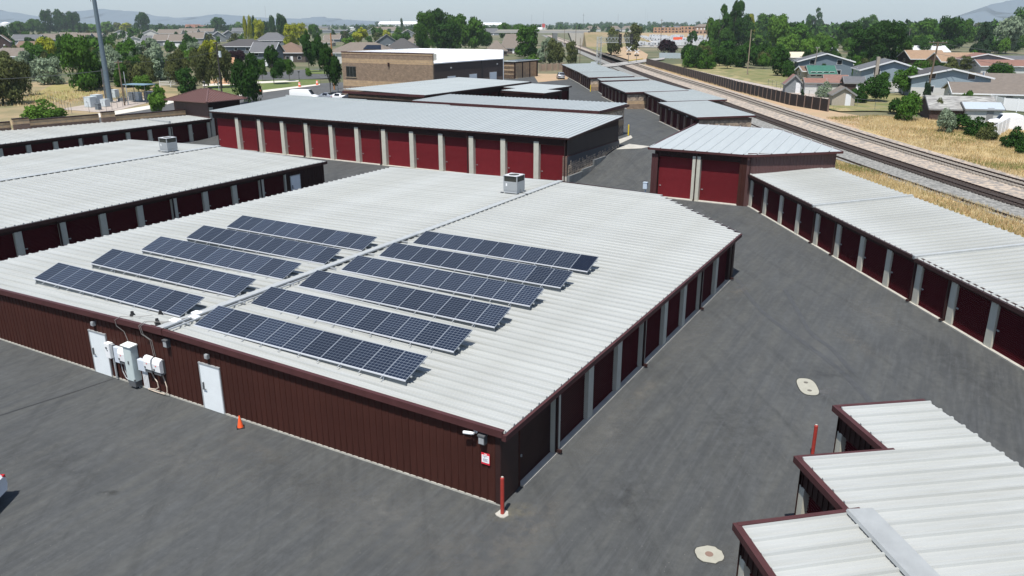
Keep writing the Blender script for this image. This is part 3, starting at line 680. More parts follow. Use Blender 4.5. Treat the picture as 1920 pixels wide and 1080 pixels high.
# --- solar arrays
def solar_mat(name, cell, line, lw):
    m = bpy.data.materials.new(name); m.use_nodes = True; nt = m.node_tree; p = nt.nodes['Principled BSDF']
    tc = N(nt, 'ShaderNodeTexCoord'); b = N(nt, 'ShaderNodeTexBrick', offset=0.0, squash=1.0)
    b.inputs['Color1'].default_value = cell + (1,); b.inputs['Color2'].default_value = tuple(v * 1.25 for v in cell) + (1,); b.inputs['Mortar'].default_value = line + (1,)
    b.inputs['Scale'].default_value = 1; b.inputs['Brick Width'].default_value = 1 / 6; b.inputs['Row Height'].default_value = 1 / 10; b.inputs['Mortar Size'].default_value = lw; b.inputs['Mortar Smooth'].default_value = 0
    nt.links.new(tc.outputs['UV'], b.inputs[0])
    oi = N(nt, 'ShaderNodeObjectInfo'); mr = N(nt, 'ShaderNodeMapRange'); mr.inputs[3].default_value = .8; mr.inputs[4].default_value = 1.25; nt.links.new(oi.outputs['Random'], mr.inputs[0])
    vm = N(nt, 'ShaderNodeVectorMath', operation='SCALE'); nt.links.new(b.outputs[0], vm.inputs[0]); nt.links.new(mr.outputs[0], vm.inputs[3])
    nt.links.new(vm.outputs[0], p.inputs['Base Color']); p.inputs['Roughness'].default_value = .35; p.inputs['Specular IOR Level'].default_value = .22
    return m
CELL = solar_mat('solar_cells', (.0085, .0135, .027), (.115, .135, .165), .0075)
CELLK = mat('black_solar_glass', (.009, .012, .022), .25, spec=.45)
FRAME = mat('anodised_frame', (.27, .30, .34), .4, .2)
def panel_mesh(w, L, cell):
    mb = MB(); f = .016
    mb.box(0, w, 0, L, -.04, -.004, 1)
    mb.box(0, w, 0, f, -.004, .004, 1); mb.box(0, w, L - f, L, -.004, .004, 1); mb.box(0, f, f, L - f, -.004, .004, 1); mb.box(w - f, w, f, L - f, -.004, .004, 1)
    o = len(mb.v); mb.add([(f, f, 0), (w - f, f, 0), (w - f, L - f, 0), (f, L - f, 0)], [(0, 1, 2, 3)], 0)
    me = mb.mesh('solar_panel', [cell, FRAME]); uvl = me.uv_layers.new(name='UVMap'); p = me.polygons[len(mb.f) - 1]
    for li, uv in zip(p.loop_indices, [(0, 0), (1, 0), (1, 1), (0, 1)]): uvl.data[li].uv = uv
    return me
def solar_array(uR, uL, v0, zlow, ztop, dv, label, last_black=False, me_cache={}):
    n = 11; w = (uL - uR) / n; L = math.hypot(dv, ztop - zlow); til = math.atan2(ztop - zlow, dv)
    o = thing('solar_array', label, 'solar array', mw(-uL, v0, zlow), ROT, 'solar arrays on the white roof')
    k = round(w, 4)
    if k not in me_cache: me_cache[k] = (panel_mesh(w - .012, L, CELL), panel_mesh(w - .012, L, CELLK))
    for i in range(n):
        bl = last_black and i == n - 1
        p = put(me_cache[k][1 if bl else 0], 'solar_panel', o, (i * w, 0, 0)); p.rotation_euler = (til + random.uniform(-.002, .002), 0, 0)
        if bl: p['label'] = 'plain black panel at the right end'
    # rails, legs and wind deflector
    for f in (.22, .78):
        y = dv * f; z = (ztop - zlow) * f - .075
        mb = MB(); mb.box(-.08, n * w + .06, y - .025, y + .025, z - .03, z + .03); mb.build('mounting_rail', GREY, o)
    base = 3.02 - zlow
    lm = MB(); lm.beam((0, 0, ztop - zlow - .08), (.0, .12, base - (0)), .045, .045); lm.box(-.05, .05, .05, .2, base - .03, base + .03)
    lm2 = lm.mesh('rear_leg', GREY); fm = MB(); fm.beam((0, 0, -.03), (0, -.12, base), .04, .04); fme = fm.mesh('front_foot', GREY)
    for i in range(0, n + 1, 2):
        x = min(max(.12, i * w), n * w - .1); slope = (.02 * (x if uL > 20 else -x))
        put(lm2, 'rear_leg', o, (x, dv - .12, 0)); put(fme, 'front_foot', o, (x, .06, 0))
    mb = MB(); mb.box(0, n * w - .05, .05, .09, base + .02, -.07); mb.build('wind_deflector', mat('deflector_grey', (.16, .18, .19), .5), o)
    mb = MB(); mb.box(-.02, n * w, -.03, .0, -.045, .012); mb.build('edge_rail', mat('bright_rail', (.55, .57, .60), .4), o)
    cl = MB(); cl.beam((0, -.01, -.02), (0, -.22, -.09), .03, .03); cm = cl.mesh('cable_clip', GREY)
    for i in range(1, n): put(cm, 'cable_clip', o, (i * w, 0, 0))
random.seed(9)
RI = ['front', 'second', 'third', 'fourth', 'fifth', 'rearmost']
for i in range(6):
    solar_array(4.70 - .04 * i, 16.4 - .04 * i, 1.0 + 3.19 * i, 3.31, 3.77, 1.44, f'{RI[i]} solar array of the six right of the ridge' + (', ending in one plain black panel' if i == 5 else ''), i == 5)
for i in range(5):
    solar_array(17.72, 29.15, 1.33 + 3.18 * i, 3.36, 3.85, 1.44, f'{["front", "second", "third", "fourth", "rearmost"][i]} solar array of the five on the left of the ridge')

# --- rooftop air handlers
def air_handler(loc, label, rot=ROT):
    o = thing('rooftop_air_handler', label, 'air conditioner', loc, rot, 'rooftop air conditioners')
    b = MB(); b.box(-.62, .62, -.62, .62, .22, .95); b.box(-.62, -.55, -.62, -.55, .95, 1.4); b.box(.55, .62, -.62, -.55, .95, 1.4); b.box(-.62, -.55, .55, .62, .95, 1.4); b.box(.55, .62, .55, .62, .95, 1.4); b.build('cabinet', mat('air_handler_grey', (.33, .35, .36), .45, .1), o)
    b = MB(); b.box(-.56, .56, -.56, .56, .95, 1.4)
    for k in range(9): b.box(-.57, .57, -.575, -.56, .98 + k * .045, 1.0 + k * .045); b.box(.56, .575, -.57, .57, .98 + k * .045, 1.0 + k * .045)
    b.build('condenser_coil', mat('coil_dark', (.055, .055, .045), .6), o)
    b = MB(); n = 20
    b.add([(.62 * max(-1, min(1, 1.42 * math.cos(2 * math.pi * (i + .5) / n))), .62 * max(-1, min(1, 1.42 * math.sin(2 * math.pi * (i + .5) / n))), 1.43) for i in range(n)] + [(.42 * math.cos(2 * math.pi * (i + .5) / n), .42 * math.sin(2 * math.pi * (i + .5) / n), 1.43) for i in range(n)],
          [(i, (i + 1) % n, n + (i + 1) % n, n + i) for i in range(n)]); b.box(-.64, .64, -.64, -.6, 1.39, 1.43); b.box(.6, .64, -.64, .64, 1.39, 1.43); b.box(-.64, -.6, -.64, .64, 1.39, 1.43); b.box(-.64, .64, .6, .64, 1.39, 1.43)
    top = b.build('top_panel', mat('air_handler_top', (.55, .56, .57), .45), o)
    b = MB(); b.cyl((0, 0, 1.3), (0, 0, 1.36), .4, .4, 16)
    for k in range(5): b.beam((0, 0, 1.4), (.4 * math.cos(k * 1.256), .4 * math.sin(k * 1.256), 1.4), .02, .02)
    b.build('fan', GREYD, top)
    b = MB(); b.box(-.6, .6, -.6, .6, .06, .22); b.build('curb', mat('curb_grey', (.42, .44, .45), .5), o)
    b = MB(); b.box(-.4, -.28, -.635, -.62, .58, .8); b.build('rating_label', WPL, o)
    b = MB(); b.tube([(.62, 0, .3), (.85, -.2, .1), (1.5, -.5, .08)], .03); b.box(.95, 1.1, -.4, -.2, 0, .12); b.box(1.3, 1.45, -.6, -.35, 0, .12); b.box(-.85, -.62, -.7, -.55, 0, .08); b.build('gas_pipe', GREYD, o)
air_handler((*world(18.4, 33.4), 3.30), 'grey rooftop air conditioner near the back ridge of the solar-roofed building')
air_handler((*world(60.3, 33.9), 3.36), 'grey rooftop air conditioner on the left building without solar panels')

# --- left building
t = thing('storage_building', 'low storage building with plain white roof to the left of the solar-roofed one', 'storage building', (*world(43.5, 0), 0), ROT, 'white roofed storage buildings')
mb = MB(); mb.prism([(-30.4, -14), (-.2, -14), (-.2, 38.7), (-30.4, 38.7)], -.3, 2.8); mb.build('wall', HEAD, t)
door_wall(t, (0, 0, H90), bays(8.68 - 3.16 * 5, 3.16, 2.66, 13), 2.9, 2.42, DOOR_SHADED, COL, x0=-10, x1=33.6, spouts=(11.3, 20.9, 30.4), proud=.05)
wall_panels(t, (0, 0, H90), 33.65, 38.8, .05, 2.9, HEAD, gaps=[(34.15, 35.4, 2.2)])
mandoor(t, 0, 34.2, H90, 'white door at the far end of the left building')
mb = MB(); mb.box(-1.0, .03, 38.72, 38.82, 0, 2.85); mb.build('corner_trim', TRIMD, t)
roof_slope(t, (.25, -14.2, H90), 53.2, .608, lambda x: (0, 15.45), 2.95, .35 / 15.3, ROOF)
roof_slope(t, (-30.7, 39.0, -H90), 53.2, .608, lambda x: (0, 15.45), 2.95, .35 / 15.3, ROOF)
mb = MB(); mb.box(-15.6, -14.85, -14, 39.05, 3.37, 3.405); mb.build('ridge_cap', CAP, t)
mb = MB(); mb.box(.2, .36, -14, 39.05, 2.68, 2.91); mb.build('gutter', TRIMD, t)
mb = MB(); mb.beam((.3, 39.05, 2.84), (-15.2, 39.05, 3.2), .12, .22); mb.beam((-15.2, 39.05, 3.2), (-30.7, 39.05, 2.84), .12, .22); mb.build('rake_trim', TRIMD, t)

# --- far left building with stepped brick parapet
t = thing('storage_building', 'narrow storage building with stepped brick parapet behind its white roof, far left', 'storage building', (*world(84, 0), 0), ROT, 'white roofed storage buildings')
mb = MB(); mb.prism([(-9, 8), (-.2, 8), (-.2, 59), (-5.5, 59)], -.3, 2.8); mb.build('wall', HEAD, t)
door_wall(t, (0, 0, H90), bays(10.0, 3.28, 2.75, 15), 2.9, 2.42, DOOR_SHADED, COL, x0=9.4, x1=59.1, spouts=(39.4, 52.4), proud=.05)
def fp(x): return (0, 9.8 - (x - 30) * .19)
roof_slope(t, (.25, 8, H90), 51.3, .61, lambda x: (0, 9.5 - (x - 22) * .165), 2.95, .045, ROOF)
mb = MB(); mb.box(.2, .36, 8, 59.3, 2.7, 2.92); mb.build('gutter', TRIMD, t)
mb = MB(); mb.box(-7, .2, 52.2, 52.4, 2.96, 3.28); mb.build('roof_step', CAP, t)
BRK = brick_mat('red_brown_brick', (.16, .095, .07), (.12, .07, .055), (.14, .11, .09), .4, .2)
TANB = brick_mat('tan_block', (.42, .29, .17), (.36, .25, .15), (.30, .24, .17), .8, .4)
BLKB = brick_mat('brown_split_block', (.27, .185, .125), (.19, .13, .09), (.20, .155, .11), .42, .21)
def wall_seg(parent, p, q, th, zs, ms, name='parapet_wall'):
    for (za, zb), m_ in zip(zs, ms):
        mb = MB(); d = Vector((q[0] - p[0], q[1] - p[1])); L = d.length; mb.box(0, L, 0, th, za, zb); me = mb.mesh(name, m_); box_uv(me)
        put(me, name, parent, (p[0], p[1], 0), math.atan2(d.y, d.x))
for (ya, yb, off, top) in [(8, 35.8, .3, 4.35), (35.8, 37.7, -.3, 4.7), (37.7, 46.6, .3, 4.35), (46.6, 48.4, -.35, 4.65), (48.4, 59, .3, 4.0)]:
    def bx(y): return .2 - (9.5 - (y - 30) * .165) - off
    wall_seg(t, (bx(ya), ya), (bx(yb), yb), .3, [(0, top - .75), (top - .72, top - .08)], [BRK, TANB])
    mb = MB(); mb.beam((bx(ya) - .15, ya, top), (bx(yb) - .15, yb, top), .4, .12); mb.build('parapet_cap', TRIMD, t)

# --- hip-roofed tower at its end
t = thing('stair_tower', 'small square tower with brown hipped metal roof at the end of the far left building', 'tower', (*world(91.2, 59.2), 0), ROT)
wall_panels(t, (0, 0, 0), 0, 7.2, 2.0, 5.35, mat('tower_steel', (.085, .045, .04), .5, var=.1), w=.4)
mb = MB(); mb.prism([(0, .05), (7.1, .05), (7.1, 6), (0, 6)], -.3, 5.4); mb.build('wall', HEAD, t)
mb = MB(); mb.box(-2.2, .0, 1.5, 5.5, -.3, 5.2); mb.build('side_wall', TRIMD, t)
mb = MB(); mb.box(7.05, 7.3, .1, .7, 0, 4.5); mb.build('corner_pillar', COL, t)
mb = MB(); mb.box(7.08, 7.14, .8, 5.8, .1, 3.8); mb.build('tower_door', DOOR_SHADED, t)
x0, x1, y0, y1, ze, zt = -1.2, 8.0, -.9, 6.8, 5.35, 6.85; xm0, xm1, ym = 2.7, 4.1, 2.95
roofm = mat('brown_standing_seam', (.14, .075, .065), .4, .1, rnd=.05)
def hip(parent, x0, x1, y0, y1, ze, zt, a, b, ym, m_, seams=0, name='roof', th=.12):
    mb = MB(); mb.add([(x0, y0, ze), (x1, y0, ze), (x1, y1, ze), (x0, y1, ze), (a, ym, zt), (b, ym, zt)], [(0, 1, 5, 4), (1, 2, 5), (2, 3, 4, 5), (3, 0, 4), (3, 2, 1, 0)])
    mb.box(x0, x1, y0, y1, ze - th, ze - .002)
    r = mb.build(name, m_, parent)
    if seams:
        def zr(x, y): return min(zt, ze + (zt - ze) * min((y - y0) / (ym - y0), (y1 - y) / (y1 - ym), (x - x0) / max(.01, a - x0), (x1 - x) / max(.01, x1 - b)))
        sm = MB(); k = x0 + .3
        while k < x1:
            yt = ym if a <= k <= b else (y0 + (ym - y0) * ((k - x0) / (a - x0) if k < a else (x1 - k) / (x1 - b)))
            sm.beam((k, y0, ze + .03), (k, yt, zr(k, yt) + .03), .05, .06); k += seams
        k = y0 + .3
        while k < y1:
            f = min((k - y0) / (ym - y0), (y1 - k) / (y1 - ym)); sm.beam((x1, k, ze + .03), (x1 + (b - x1) * f, k, ze + (zt - ze) * f + .03), .05, .06); k += seams
        for p in ((x0, y0, a), (x1, y0, b), (x1, y1, b)): sm.beam((p[0], p[1], ze + .05), (p[2], ym, zt + .05), .2, .06)
        sm.build('roof_seam', m_, r)
    return r
hip(t, x0, x1, y0, y1, ze, zt, xm0, xm1, ym, roofm, .45)

# --- tall building with crimson doors
t = thing('storage_building', 'tall storage building with a long row of crimson roll-up doors and pale columns', 'storage building', (*world(23.5, 53.5), 0), ROT)
mb = MB(); sl = .82 / 14
mb.prism([(-53, .55), (-.15, .55), (-.15, 13.7), (-53, 13.7)], -.3, lambda x, y: 4.78 + sl * y); mb.build('wall', HEAD, t)
colx = [-3.6 - 4.075 * k for k in range(12)]
bl = [(-3.3, -.45)] + [(colx[k + 1] + .29, colx[k] - .29) for k in range(11)] + [(-52.7, colx[11] - .29)]
door_wall(t, (0, 0, 0), sorted(bl), 4.78, 4.0, DOOR, COL, x0=-53, x1=-.35, proud=.06, rec=.42, colz=4.28, spouts=(colx[2] - .42, colx[5] - .42, colx[8] - .42, colx[10] - .42, -.2), end_cols=False)
# the end wall: ribbed steel, flashing, stone veneer, concrete footing
wall_panels(t, (0, 0, H90), 0, 13.8, 3.0, 4.78, mat('black_brown_steel', (.03, .018, .018), .5, var=.1))
mb = MB(); mb.prism([(-.03, 0), (-.03, 13.8), (-.1, 13.8), (-.1, 0)][::-1], 4.7, lambda x, y: 4.82 + sl * y); mb.build('gable_panel', HEAD, t)
mb = MB(); mb.box(.0, .1, -.05, 13.85, 2.95, 3.03); mb.build('flashing', TRIM, t)
mb = MB(); mb.box(-.45, .06, -.09, .3, 0, .9, 1); mb.box(-.45, .06, -.09, .3, .9, 2.95, 0); me = mb.mesh('corner_pier', [BRK, CONC]); box_uv(me); put(me, 'corner_pier', t)
mb = MB(); mb.box(0, .14, 0, 13.8, 2.1, 2.95); mb.build('dark_band', mat('slate_panel', (.035, .038, .05), .6), t)
STONEM = mat('ledge_stone', (.42, .33, .24), .9, nscale=3, col2=(.10, .08, .07), rnd=.5, detail=4)
rs = random.Random(4); stm = []
for k in range(6):
    mb = MB(); n = 7; mb.v = [(0, .0, 0), (0, .42, .03), (0, .40, .26), (0, .03, .24), (.1, .05, .05), (.12, .36, .06), (.11, .33, .2), (.09, .08, .19)]
    mb.v = [(x + rs.uniform(0, .03) * (x > 0), y + rs.uniform(-.03, .03), z + rs.uniform(-.03, .03)) for x, y, z in mb.v]
    mb.add([], []); mb.f = [(4, 5, 6, 7), (0, 1, 5, 4), (1, 2, 6, 5), (2, 3, 7, 6), (3, 0, 4, 7)]; mb.m = [0] * 5; stm.append(mb)
big = MB(); yy = .1
while yy < 13.6:
    gz = 2.2 * ss((yy) / 14.0); z = max(.75 + .05 * yy, gz + .05)
    while z < 2.2 + rs.uniform(-.25, .2):
        s_ = stm[rs.randrange(6)]; big.add([(.03 + x, yy + y * rs.uniform(.8, 1), z + zz) for x, y, zz in s_.v], s_.f); z += .22
    yy += .36
setting(big.build('stone_veneer', STONEM, t), 'stuff')
mb = MB(); mb.box(0, .1, 0, 13.8, .2, 2.4); mb.build('stone_backing', mat('mortar_dark', (.04, .035, .03), .9), t)
mb = MB()
for a, b, z in [(0, 3.2, .95), (3.25, 6.2, 1.15), (6.25, 9.5, 1.75)]: mb.box(.0, .35, a, b, -.3, z)
mb.build('footing', CONCG, t)
roof_slope(t, (-53.3, -.2, 0), 53.6, .609, lambda x: (0, 14.2), 4.90, sl, ROOFB, minor=False)
mb = MB(); mb.box(-53.4, .42, -.33, -.19, 4.72, 4.90); mb.build('gutter', TRIMD, t)
mb = MB(); mb.beam((.36, -.25, 4.84), (.36, 14.0, 4.8 + sl * 14.5), .12, .2); mb.build('rake_trim', TRIMD, t)
mb = MB(); mb.box(-53.3, -38, 13.95, 14.2, 5.5, 5.98); mb.box(-38, -24, 13.95, 14.2, 5.5, 5.91); mb.box(-24, .3, 13.95, 14.15, 5.5, 5.83); mb.build('back_flashing', ROOFB, t)
PL = drape('curb_pad', [world(23.2, 66), world(20.6, 67.5), world(20.2, 69.5), world(23.2, 70.2)], .03, CONC)

# --- crimson two-door building
t = thing('storage_building', 'five-sided storage building with two wide crimson doors beside the railway', 'storage building', (*world(4.8, 52.4), 0), ROT)
pc = [(-9.1, 0), (0, 0), (7.0, 3.9), (.0, 11.2), (-8.3, 11.2)]; sl = 1.03 / 11.2
mb = MB(); mb.prism([(-9.0, .55), (-.05, .55), (6.8, 3.95), (-.1, 11), (-8.2, 11)], -.3, lambda x, y: 4.65 + sl * y); mb.build('wall', HEAD, t)
door_wall(t, (0, 0, 0), [(-8.45, -5.05), (-4.3, -.65)], 4.72, 4.0, DOOR, COL, x0=-8.5, x1=-.6, proud=.06, rec=.42, colz=4.25, end_cols=False, spouts=(-4.68,))
wall_panels(t, (0, 0, 0), -9.1, -8.45, 0, 4.2, TRIM); wall_panels(t, (0, 0, 0), -.65, 0, 0, 4.7, WALL)
TWALL = mat('plum_brown_steel', (.085, .042, .040), .5, var=.1, rnd=.05)
an = math.atan2(3.9, 7.0); wall_panels(t, (0, 0, an), 0, 8.0, 0, 4.9, TWALL)
mb = MB(); mb.beam((4.4 * math.cos(an) + .06 - 3.6, 4.4 * math.sin(an) - 2.1 , 1.5), (4.4 * math.cos(an) + .06 - 3.6, 4.4 * math.sin(an) - 2.1, 4.6), .08, .08); mb.build('downspout', TRIMD, t)
pr = [(-9.4, -.25), (.15, -.25), (7.5, 3.75), (.1, 11.5), (-8.6, 11.5)]
nC = 15; wC = 16.9 / nC
for i in range(nC):
    xa = -9.4 + i * wC; mb = MB(); prof = [(0, 0), (.03, .06), (.085, .06), (.115, 0), (wC - .001, 0)]; n = len(prof)
    xs_ = [min(max(xa + x, -9.38), 7.45) for x, z in prof]
    if i == 7: pass
    for e in (0, 1):
        for (x, z), xx in zip(prof, xs_): y = poly_y(pr, xx)[e]; mb.v.append((xx - xa, y, z + sl * y))
    mb.f = [(k, k + 1, n + k + 1, n + k) for k in range(n - 1)]; mb.m = [0] * (n - 1)
    mb.build('roof_panel', ROOFB, t, (xa, 0, 4.80))
mb = MB()
for p, q in zip(pr, pr[1:] + pr[:1]): mb.beam((p[0], p[1], 4.70 + sl * p[1]), (q[0], q[1], 4.70 + sl * q[1]), .16, .2)
mb.build('eave_trim', TRIM, t)
o = tag(MB().build('x', GREY), 'x', 'x'); bpy.data.objects.remove(o)
mb = MB(); mb.box(-.2, .2, -.3, 0, .75, 1.35); mb.box(-.22, .22, -.33, .0, 1.35, 1.4); mb.box(-.05, .05, -.12, -.02, -.1, .75)
c_, s_ = math.cos(ROT), math.sin(ROT); q = world(14.3, 52.3)
tag(mb.build('utility_box', mat('pale_blue_enamel', (.5, .58, .66), .4), None, (q[0], q[1], 0), ROT), 'pale blue-grey utility box at the left corner of the two-door building', 'electrical box')

# --- right-hand row beside the tracks
rr = R(-85.1)
t = thing('storage_building', 'long low storage row on the right with crimson doors darkened for shade and white roof', 'storage building', (21.9, 71.8, 0), rr, 'white roofed storage buildings')
cs = [.35 + 3.35 * k for k in range(15)]
mb = MB(); mb.prism([(0, .25), (48, .25), (48, 7.2), (0, 7.2)], -.3, 2.75); mb.build('wall', HEAD, t)
bl = [(cs[k] + .27, cs[k + 1] - .27) for k in range(14)]
door_wall(t, (0, 0, 0), bl, 2.85, 2.4, DOOR_SHADED, COL, x0=0, x1=47.5, proud=.05, rec=.06, colz=2.45, spouts=(cs[4] - .38, cs[5] - .38, cs[8] - .38, cs[9] - .38, cs[1] - .38))
for k, (a, b, z, w_) in enumerate([(0, 13.45, 2.98, 7.55), (13.45, 26.95, 2.90, 7.75), (26.95, 48, 2.82, 7.95)]):
    roof_slope(t, (a, -.2, 0), b - a - .02, .6, lambda x: (0, w_ - .1), z, .6 / 7.2, ROOF, minor=False)
    mb = MB(); mb.box(a, b - .05, -.36, -.19, z - .2, z + .01); mb.build('gutter', TRIMD, t)
    mb = MB(); mb.box(a, b, w_ - .42, w_ - .3, z + .42, z + .6); mb.build('back_trim', TRIMD, t)
    if k:
        mb = MB(); mb.prism([(a - .22, -.36), (a + .06, -.36), (a + .06, w_ - .35), (a - .22, w_ - .35)], lambda x, y: z - .05 + (y + .33) * .0833, lambda x, y: z + .17 + (y + .33) * .0833); mb.build('roof_step', CAP, t)

# --- stepped building bottom right
rs_ = R(-81.8)
t = thing('storage_building', 'stepped white roof with oxblood trim in the bottom right corner', 'storage building', (11.8, 25.4, 0), rs_, 'white roofed storage buildings')
ps = [(0, 0), (3.1, 0), (3.1, -3.05), (6.2, -3.05), (6.2, -6.4), (20, -6.4), (20, 3.2), (0, 3.2)]
ZS = 2.9
mb = MB(); mb.prism([(.12, .25), (3.35, .25), (3.35, -2.8), (6.45, -2.8), (6.45, -6.15), (19.8, -6.15), (19.8, 3.0), (.12, 3.0)], -.3, ZS - .1); mb.build('wall', HEAD, t)
for (a, b, y) in [(0, 3.1, 0), (3.1, 6.2, -3.05), (6.2, 20, -6.4)]:
    n = max(1, int((b - a) / 3.0)); w_ = (b - a) / n
    door_wall(t, (a, y, 0), [(i * w_ + .3, (i + 1) * w_ - .3) for i in range(n)], ZS - .08, 2.05, DOOR_SHADED, COL, x0=0, x1=b - a, proud=.05, rec=.14, latch=False)
    mb = MB(); mb.beam((a - .2, y - .17, ZS - .0), (b + .0, y - .17, ZS - .0), .19, .22); mb.build('front_trim', TRIM, t)
def side(x, ya, yb):
    wall_panels(t, (x, ya, -H90), -abs(yb - ya), 0, 0, ZS - .1, HEAD)
    mb = MB(); mb.beam((x - .12, ya - .05, ZS + .02), (x - .12, yb + .1, ZS + .02 + (.14 if x > 6 else 0)), .15, .2); mb.build('side_trim', TRIM, t)
side(0, -.1, 3.2); side(3.1, -3.15, 0); side(6.2, -6.5, -3.05)
for i in range(33):
    xa = i * .606; xm = xa + .3
    lo = -.05 if xm < 3.1 else (-3.1 if xm < 6.2 else -6.45)
    ridge_y = -3.2
    if xm > 6.2:
        roof_panel_mesh(3.35, .606, .045, 0, .075).build('roof_panel', ROOF, t, (xa, lo, ZS + .02))
        roof_panel_mesh(6.5, .606, -.0, 0, .075).build('roof_panel', ROOF, t, (xa, -3.15, ZS + .155))
    else:
        roof_panel_mesh(3.4 - lo, .606, -.0, 0, .075).build('roof_panel', ROOF, t, (xa, lo, ZS + .07))
mb = MB(); mb.add([(6.1, -3.38, ZS + .31), (20, -3.38, ZS + .31), (20, -2.6, ZS + .26), (6.1, -2.6, ZS + .26)], [(0, 1, 2, 3)]); mb.add([(6.1, -3.38, ZS + .31), (20, -3.38, ZS + .31), (20, -3.42, ZS + .22), (6.1, -3.42, ZS + .22)], [(3, 2, 1, 0)]); mb.build('ridge_cap', mat('dull_flashing', (.31, .325, .325), .5, var=.08, nscale=2), t)
mb = MB(); mb.box(0, 20, 3.2, 3.42, ZS - .25, ZS - .08); mb.box(0, 20, 3.40, 3.43, ZS - .25, ZS + .0); mb.build('gutter', GREYD, t)
mb = MB()
for x, y in [(.3, -.17), (1.8, -.17), (3.4, -3.22), (5, -3.22), (6.5, -6.57), (-.1, 1), (-.1, 2.4), (3.0, -2), (3.0, -.6), (6.1, -5.4), (6.1, -4.2)]: mb.cyl((x, y, ZS + .075), (x, y, ZS + .1), .018, .018, 6)
mb.build('screw_head', GREY, t)

# --- bollards, manhole pads, cone
def bollard(x, y, h, m_, label, r=.085, pad=False, z=None):
    z = terr(x, y) if z is None else z
    o = thing('bollard', label, 'bollard', (x, y, z), 0)
    r *= .82
    mb = MB(); mb.cyl((0, 0, -.1), (0, 0, h), r, r, 14); mb.cyl((0, 0, h), (0, 0, h + .05), r, r * .5, 14); mb.build('post', m_, o)
    mb = MB(); mb.cyl((0, 0, h + .0505), (0, 0, h + .055), r * .62, r * .5, 12); mb.build('cap', CONC, o)
    if pad:
        rd = random.Random(1); mb = MB(); mb.prism([(.23 * math.cos(a) * rd.uniform(.8, 1.15), .23 * math.sin(a) * rd.uniform(.8, 1.15)) for a in [i * math.pi / 5 for i in range(10)]], -.05, .03); mb.build('footing', CONC, o)
bollard(-.33, 23.3, 1.42, RED, 'red bollard at the near corner of the brown wall', pad=True)
bollard(11.7, 27.1, 1.35, RED, 'red bollard beside the stepped white roof')
bollard(*at(533, 343)[:2], 1.1, RED, 'short red bollard in the alley between the two white roofs')
YB = [((1178, 254), 'yellow bollard at the stone-faced end wall'), ((1107, 172), 'yellow bollard by the brick end of the farther garage row'), ((1050.5, 187), 'nearer yellow bollard of the pair by the small stepped units'), ((1058.5, 183), 'farther yellow bollard of the pair by the small stepped units')]
for p, lb in YB: bollard(*at(*p)[:2], 1.35, YEL, lb, .1)
def pad(loc, poly, holes, label, hm_, rot):
    o = thing('utility_cover', label, 'manhole', (*loc, .004), rot)
    mb = MB(); mb.prism(poly, -.05, .012); mb.build('concrete_collar', mat('new_concrete', (.33, .32, .265), .85, var=.08, nscale=3), o)
    mb = MB(); mb.prism([(x * 1.09, y * 1.09) for x, y in poly], -.05, .004); mb.build('patch_edge', mat('fresh_tar', (.03, .03, .025), .8), o)
    for hx, hy, r in holes:
        mb = MB(); mb.cyl((hx, hy, .0125), (hx, hy, .02), r, r, 18); mb.build('lid', hm_, o)
def superell(a, b, e, n=28): return [(a * math.copysign(abs(math.cos(i * 2 * math.pi / n)) ** e, math.cos(i * 2 * math.pi / n)), b * math.copysign(abs(math.sin(i * 2 * math.pi / n)) ** e, math.sin(i * 2 * math.pi / n))) for i in range(n)]
pad((13.75, 33.36), superell(.90, .43, .7), [(-.43, 0, .1), (.43, 0, .1)], 'oblong pale concrete collar with two small lids in the asphalt', mat('iron_lid', (.12, .11, .09), .7), R(81.4))
rd = random.Random(2)
pad((6.27, 21.12), [(x * rd.uniform(.93, 1.07), y * rd.uniform(.93, 1.07)) for x, y in superell(.44, .43, .95, 22)], [(0, 0, .13)], 'round pale concrete collar with one rusty lid near the stepped roof', mat('rusty_lid', (.20, .13, .10), .8), R(20))
o = thing('traffic_cone', 'orange traffic cone at the foot of the brown wall', 'traffic cone', (-11.35, 29.45, 0), .4); o.scale = (.8, .8, .8)
mb = MB(); mb.cyl((0, 0, .04), (0, 0, .68), .155, .03, 18); mb.build('cone', ORANGE, o)
mb = MB(); mb.box(-.2, .2, -.2, .2, 0, .04); mb.build('base', BLACK, o)

# ------------------------------------------------------------------ farther storage buildings
def lw(u, v): return world(u, v)
t = thing('storage_building', 'grey-roofed storage building with stone end wall behind the tall crimson-door building', 'storage building', (*world(27.2, 69.3), 0), ROT)
G0 = 2.2
mb = MB(); mb.prism([(-27, 0), (0, 0), (0, 8.6), (-27, 8.6)], 0, lambda x, y: G0 + 3.7); me = mb.mesh('wall', BLKB); box_uv(me); put(me, 'wall', t)
wall_seg(t, (0, 0), (0, 8.6), -.08, [(G0 - .2, G0 + 1.2), (G0 + 1.25, G0 + 1.9), (G0 + 1.95, G0 + 3.2), (G0 + 3.2, G0 + 3.7)], [STONEM, TANB, STONEM, BLKB], 'end_wall')
roof_slope(t, (-27.4, -.4, 0), 27.8, .61, lambda x: (0, 9.5), G0 + 3.82, .02, ROOFC, stuff=False, tall=.07, minor=False)
mb = MB(); mb.box(-27.4, .45, -.5, -.38, G0 + 3.5, G0 + 3.86); mb.box(.38, .5, -.5, 9.2, G0 + 3.55, G0 + 3.86); mb.build('fascia', TRIM, t)
drape('curb_pad', [at(1160, 262)[:2], at(1183, 254)[:2], at(1186, 259)[:2], at(1162, 270)[:2]], .04, CONC)

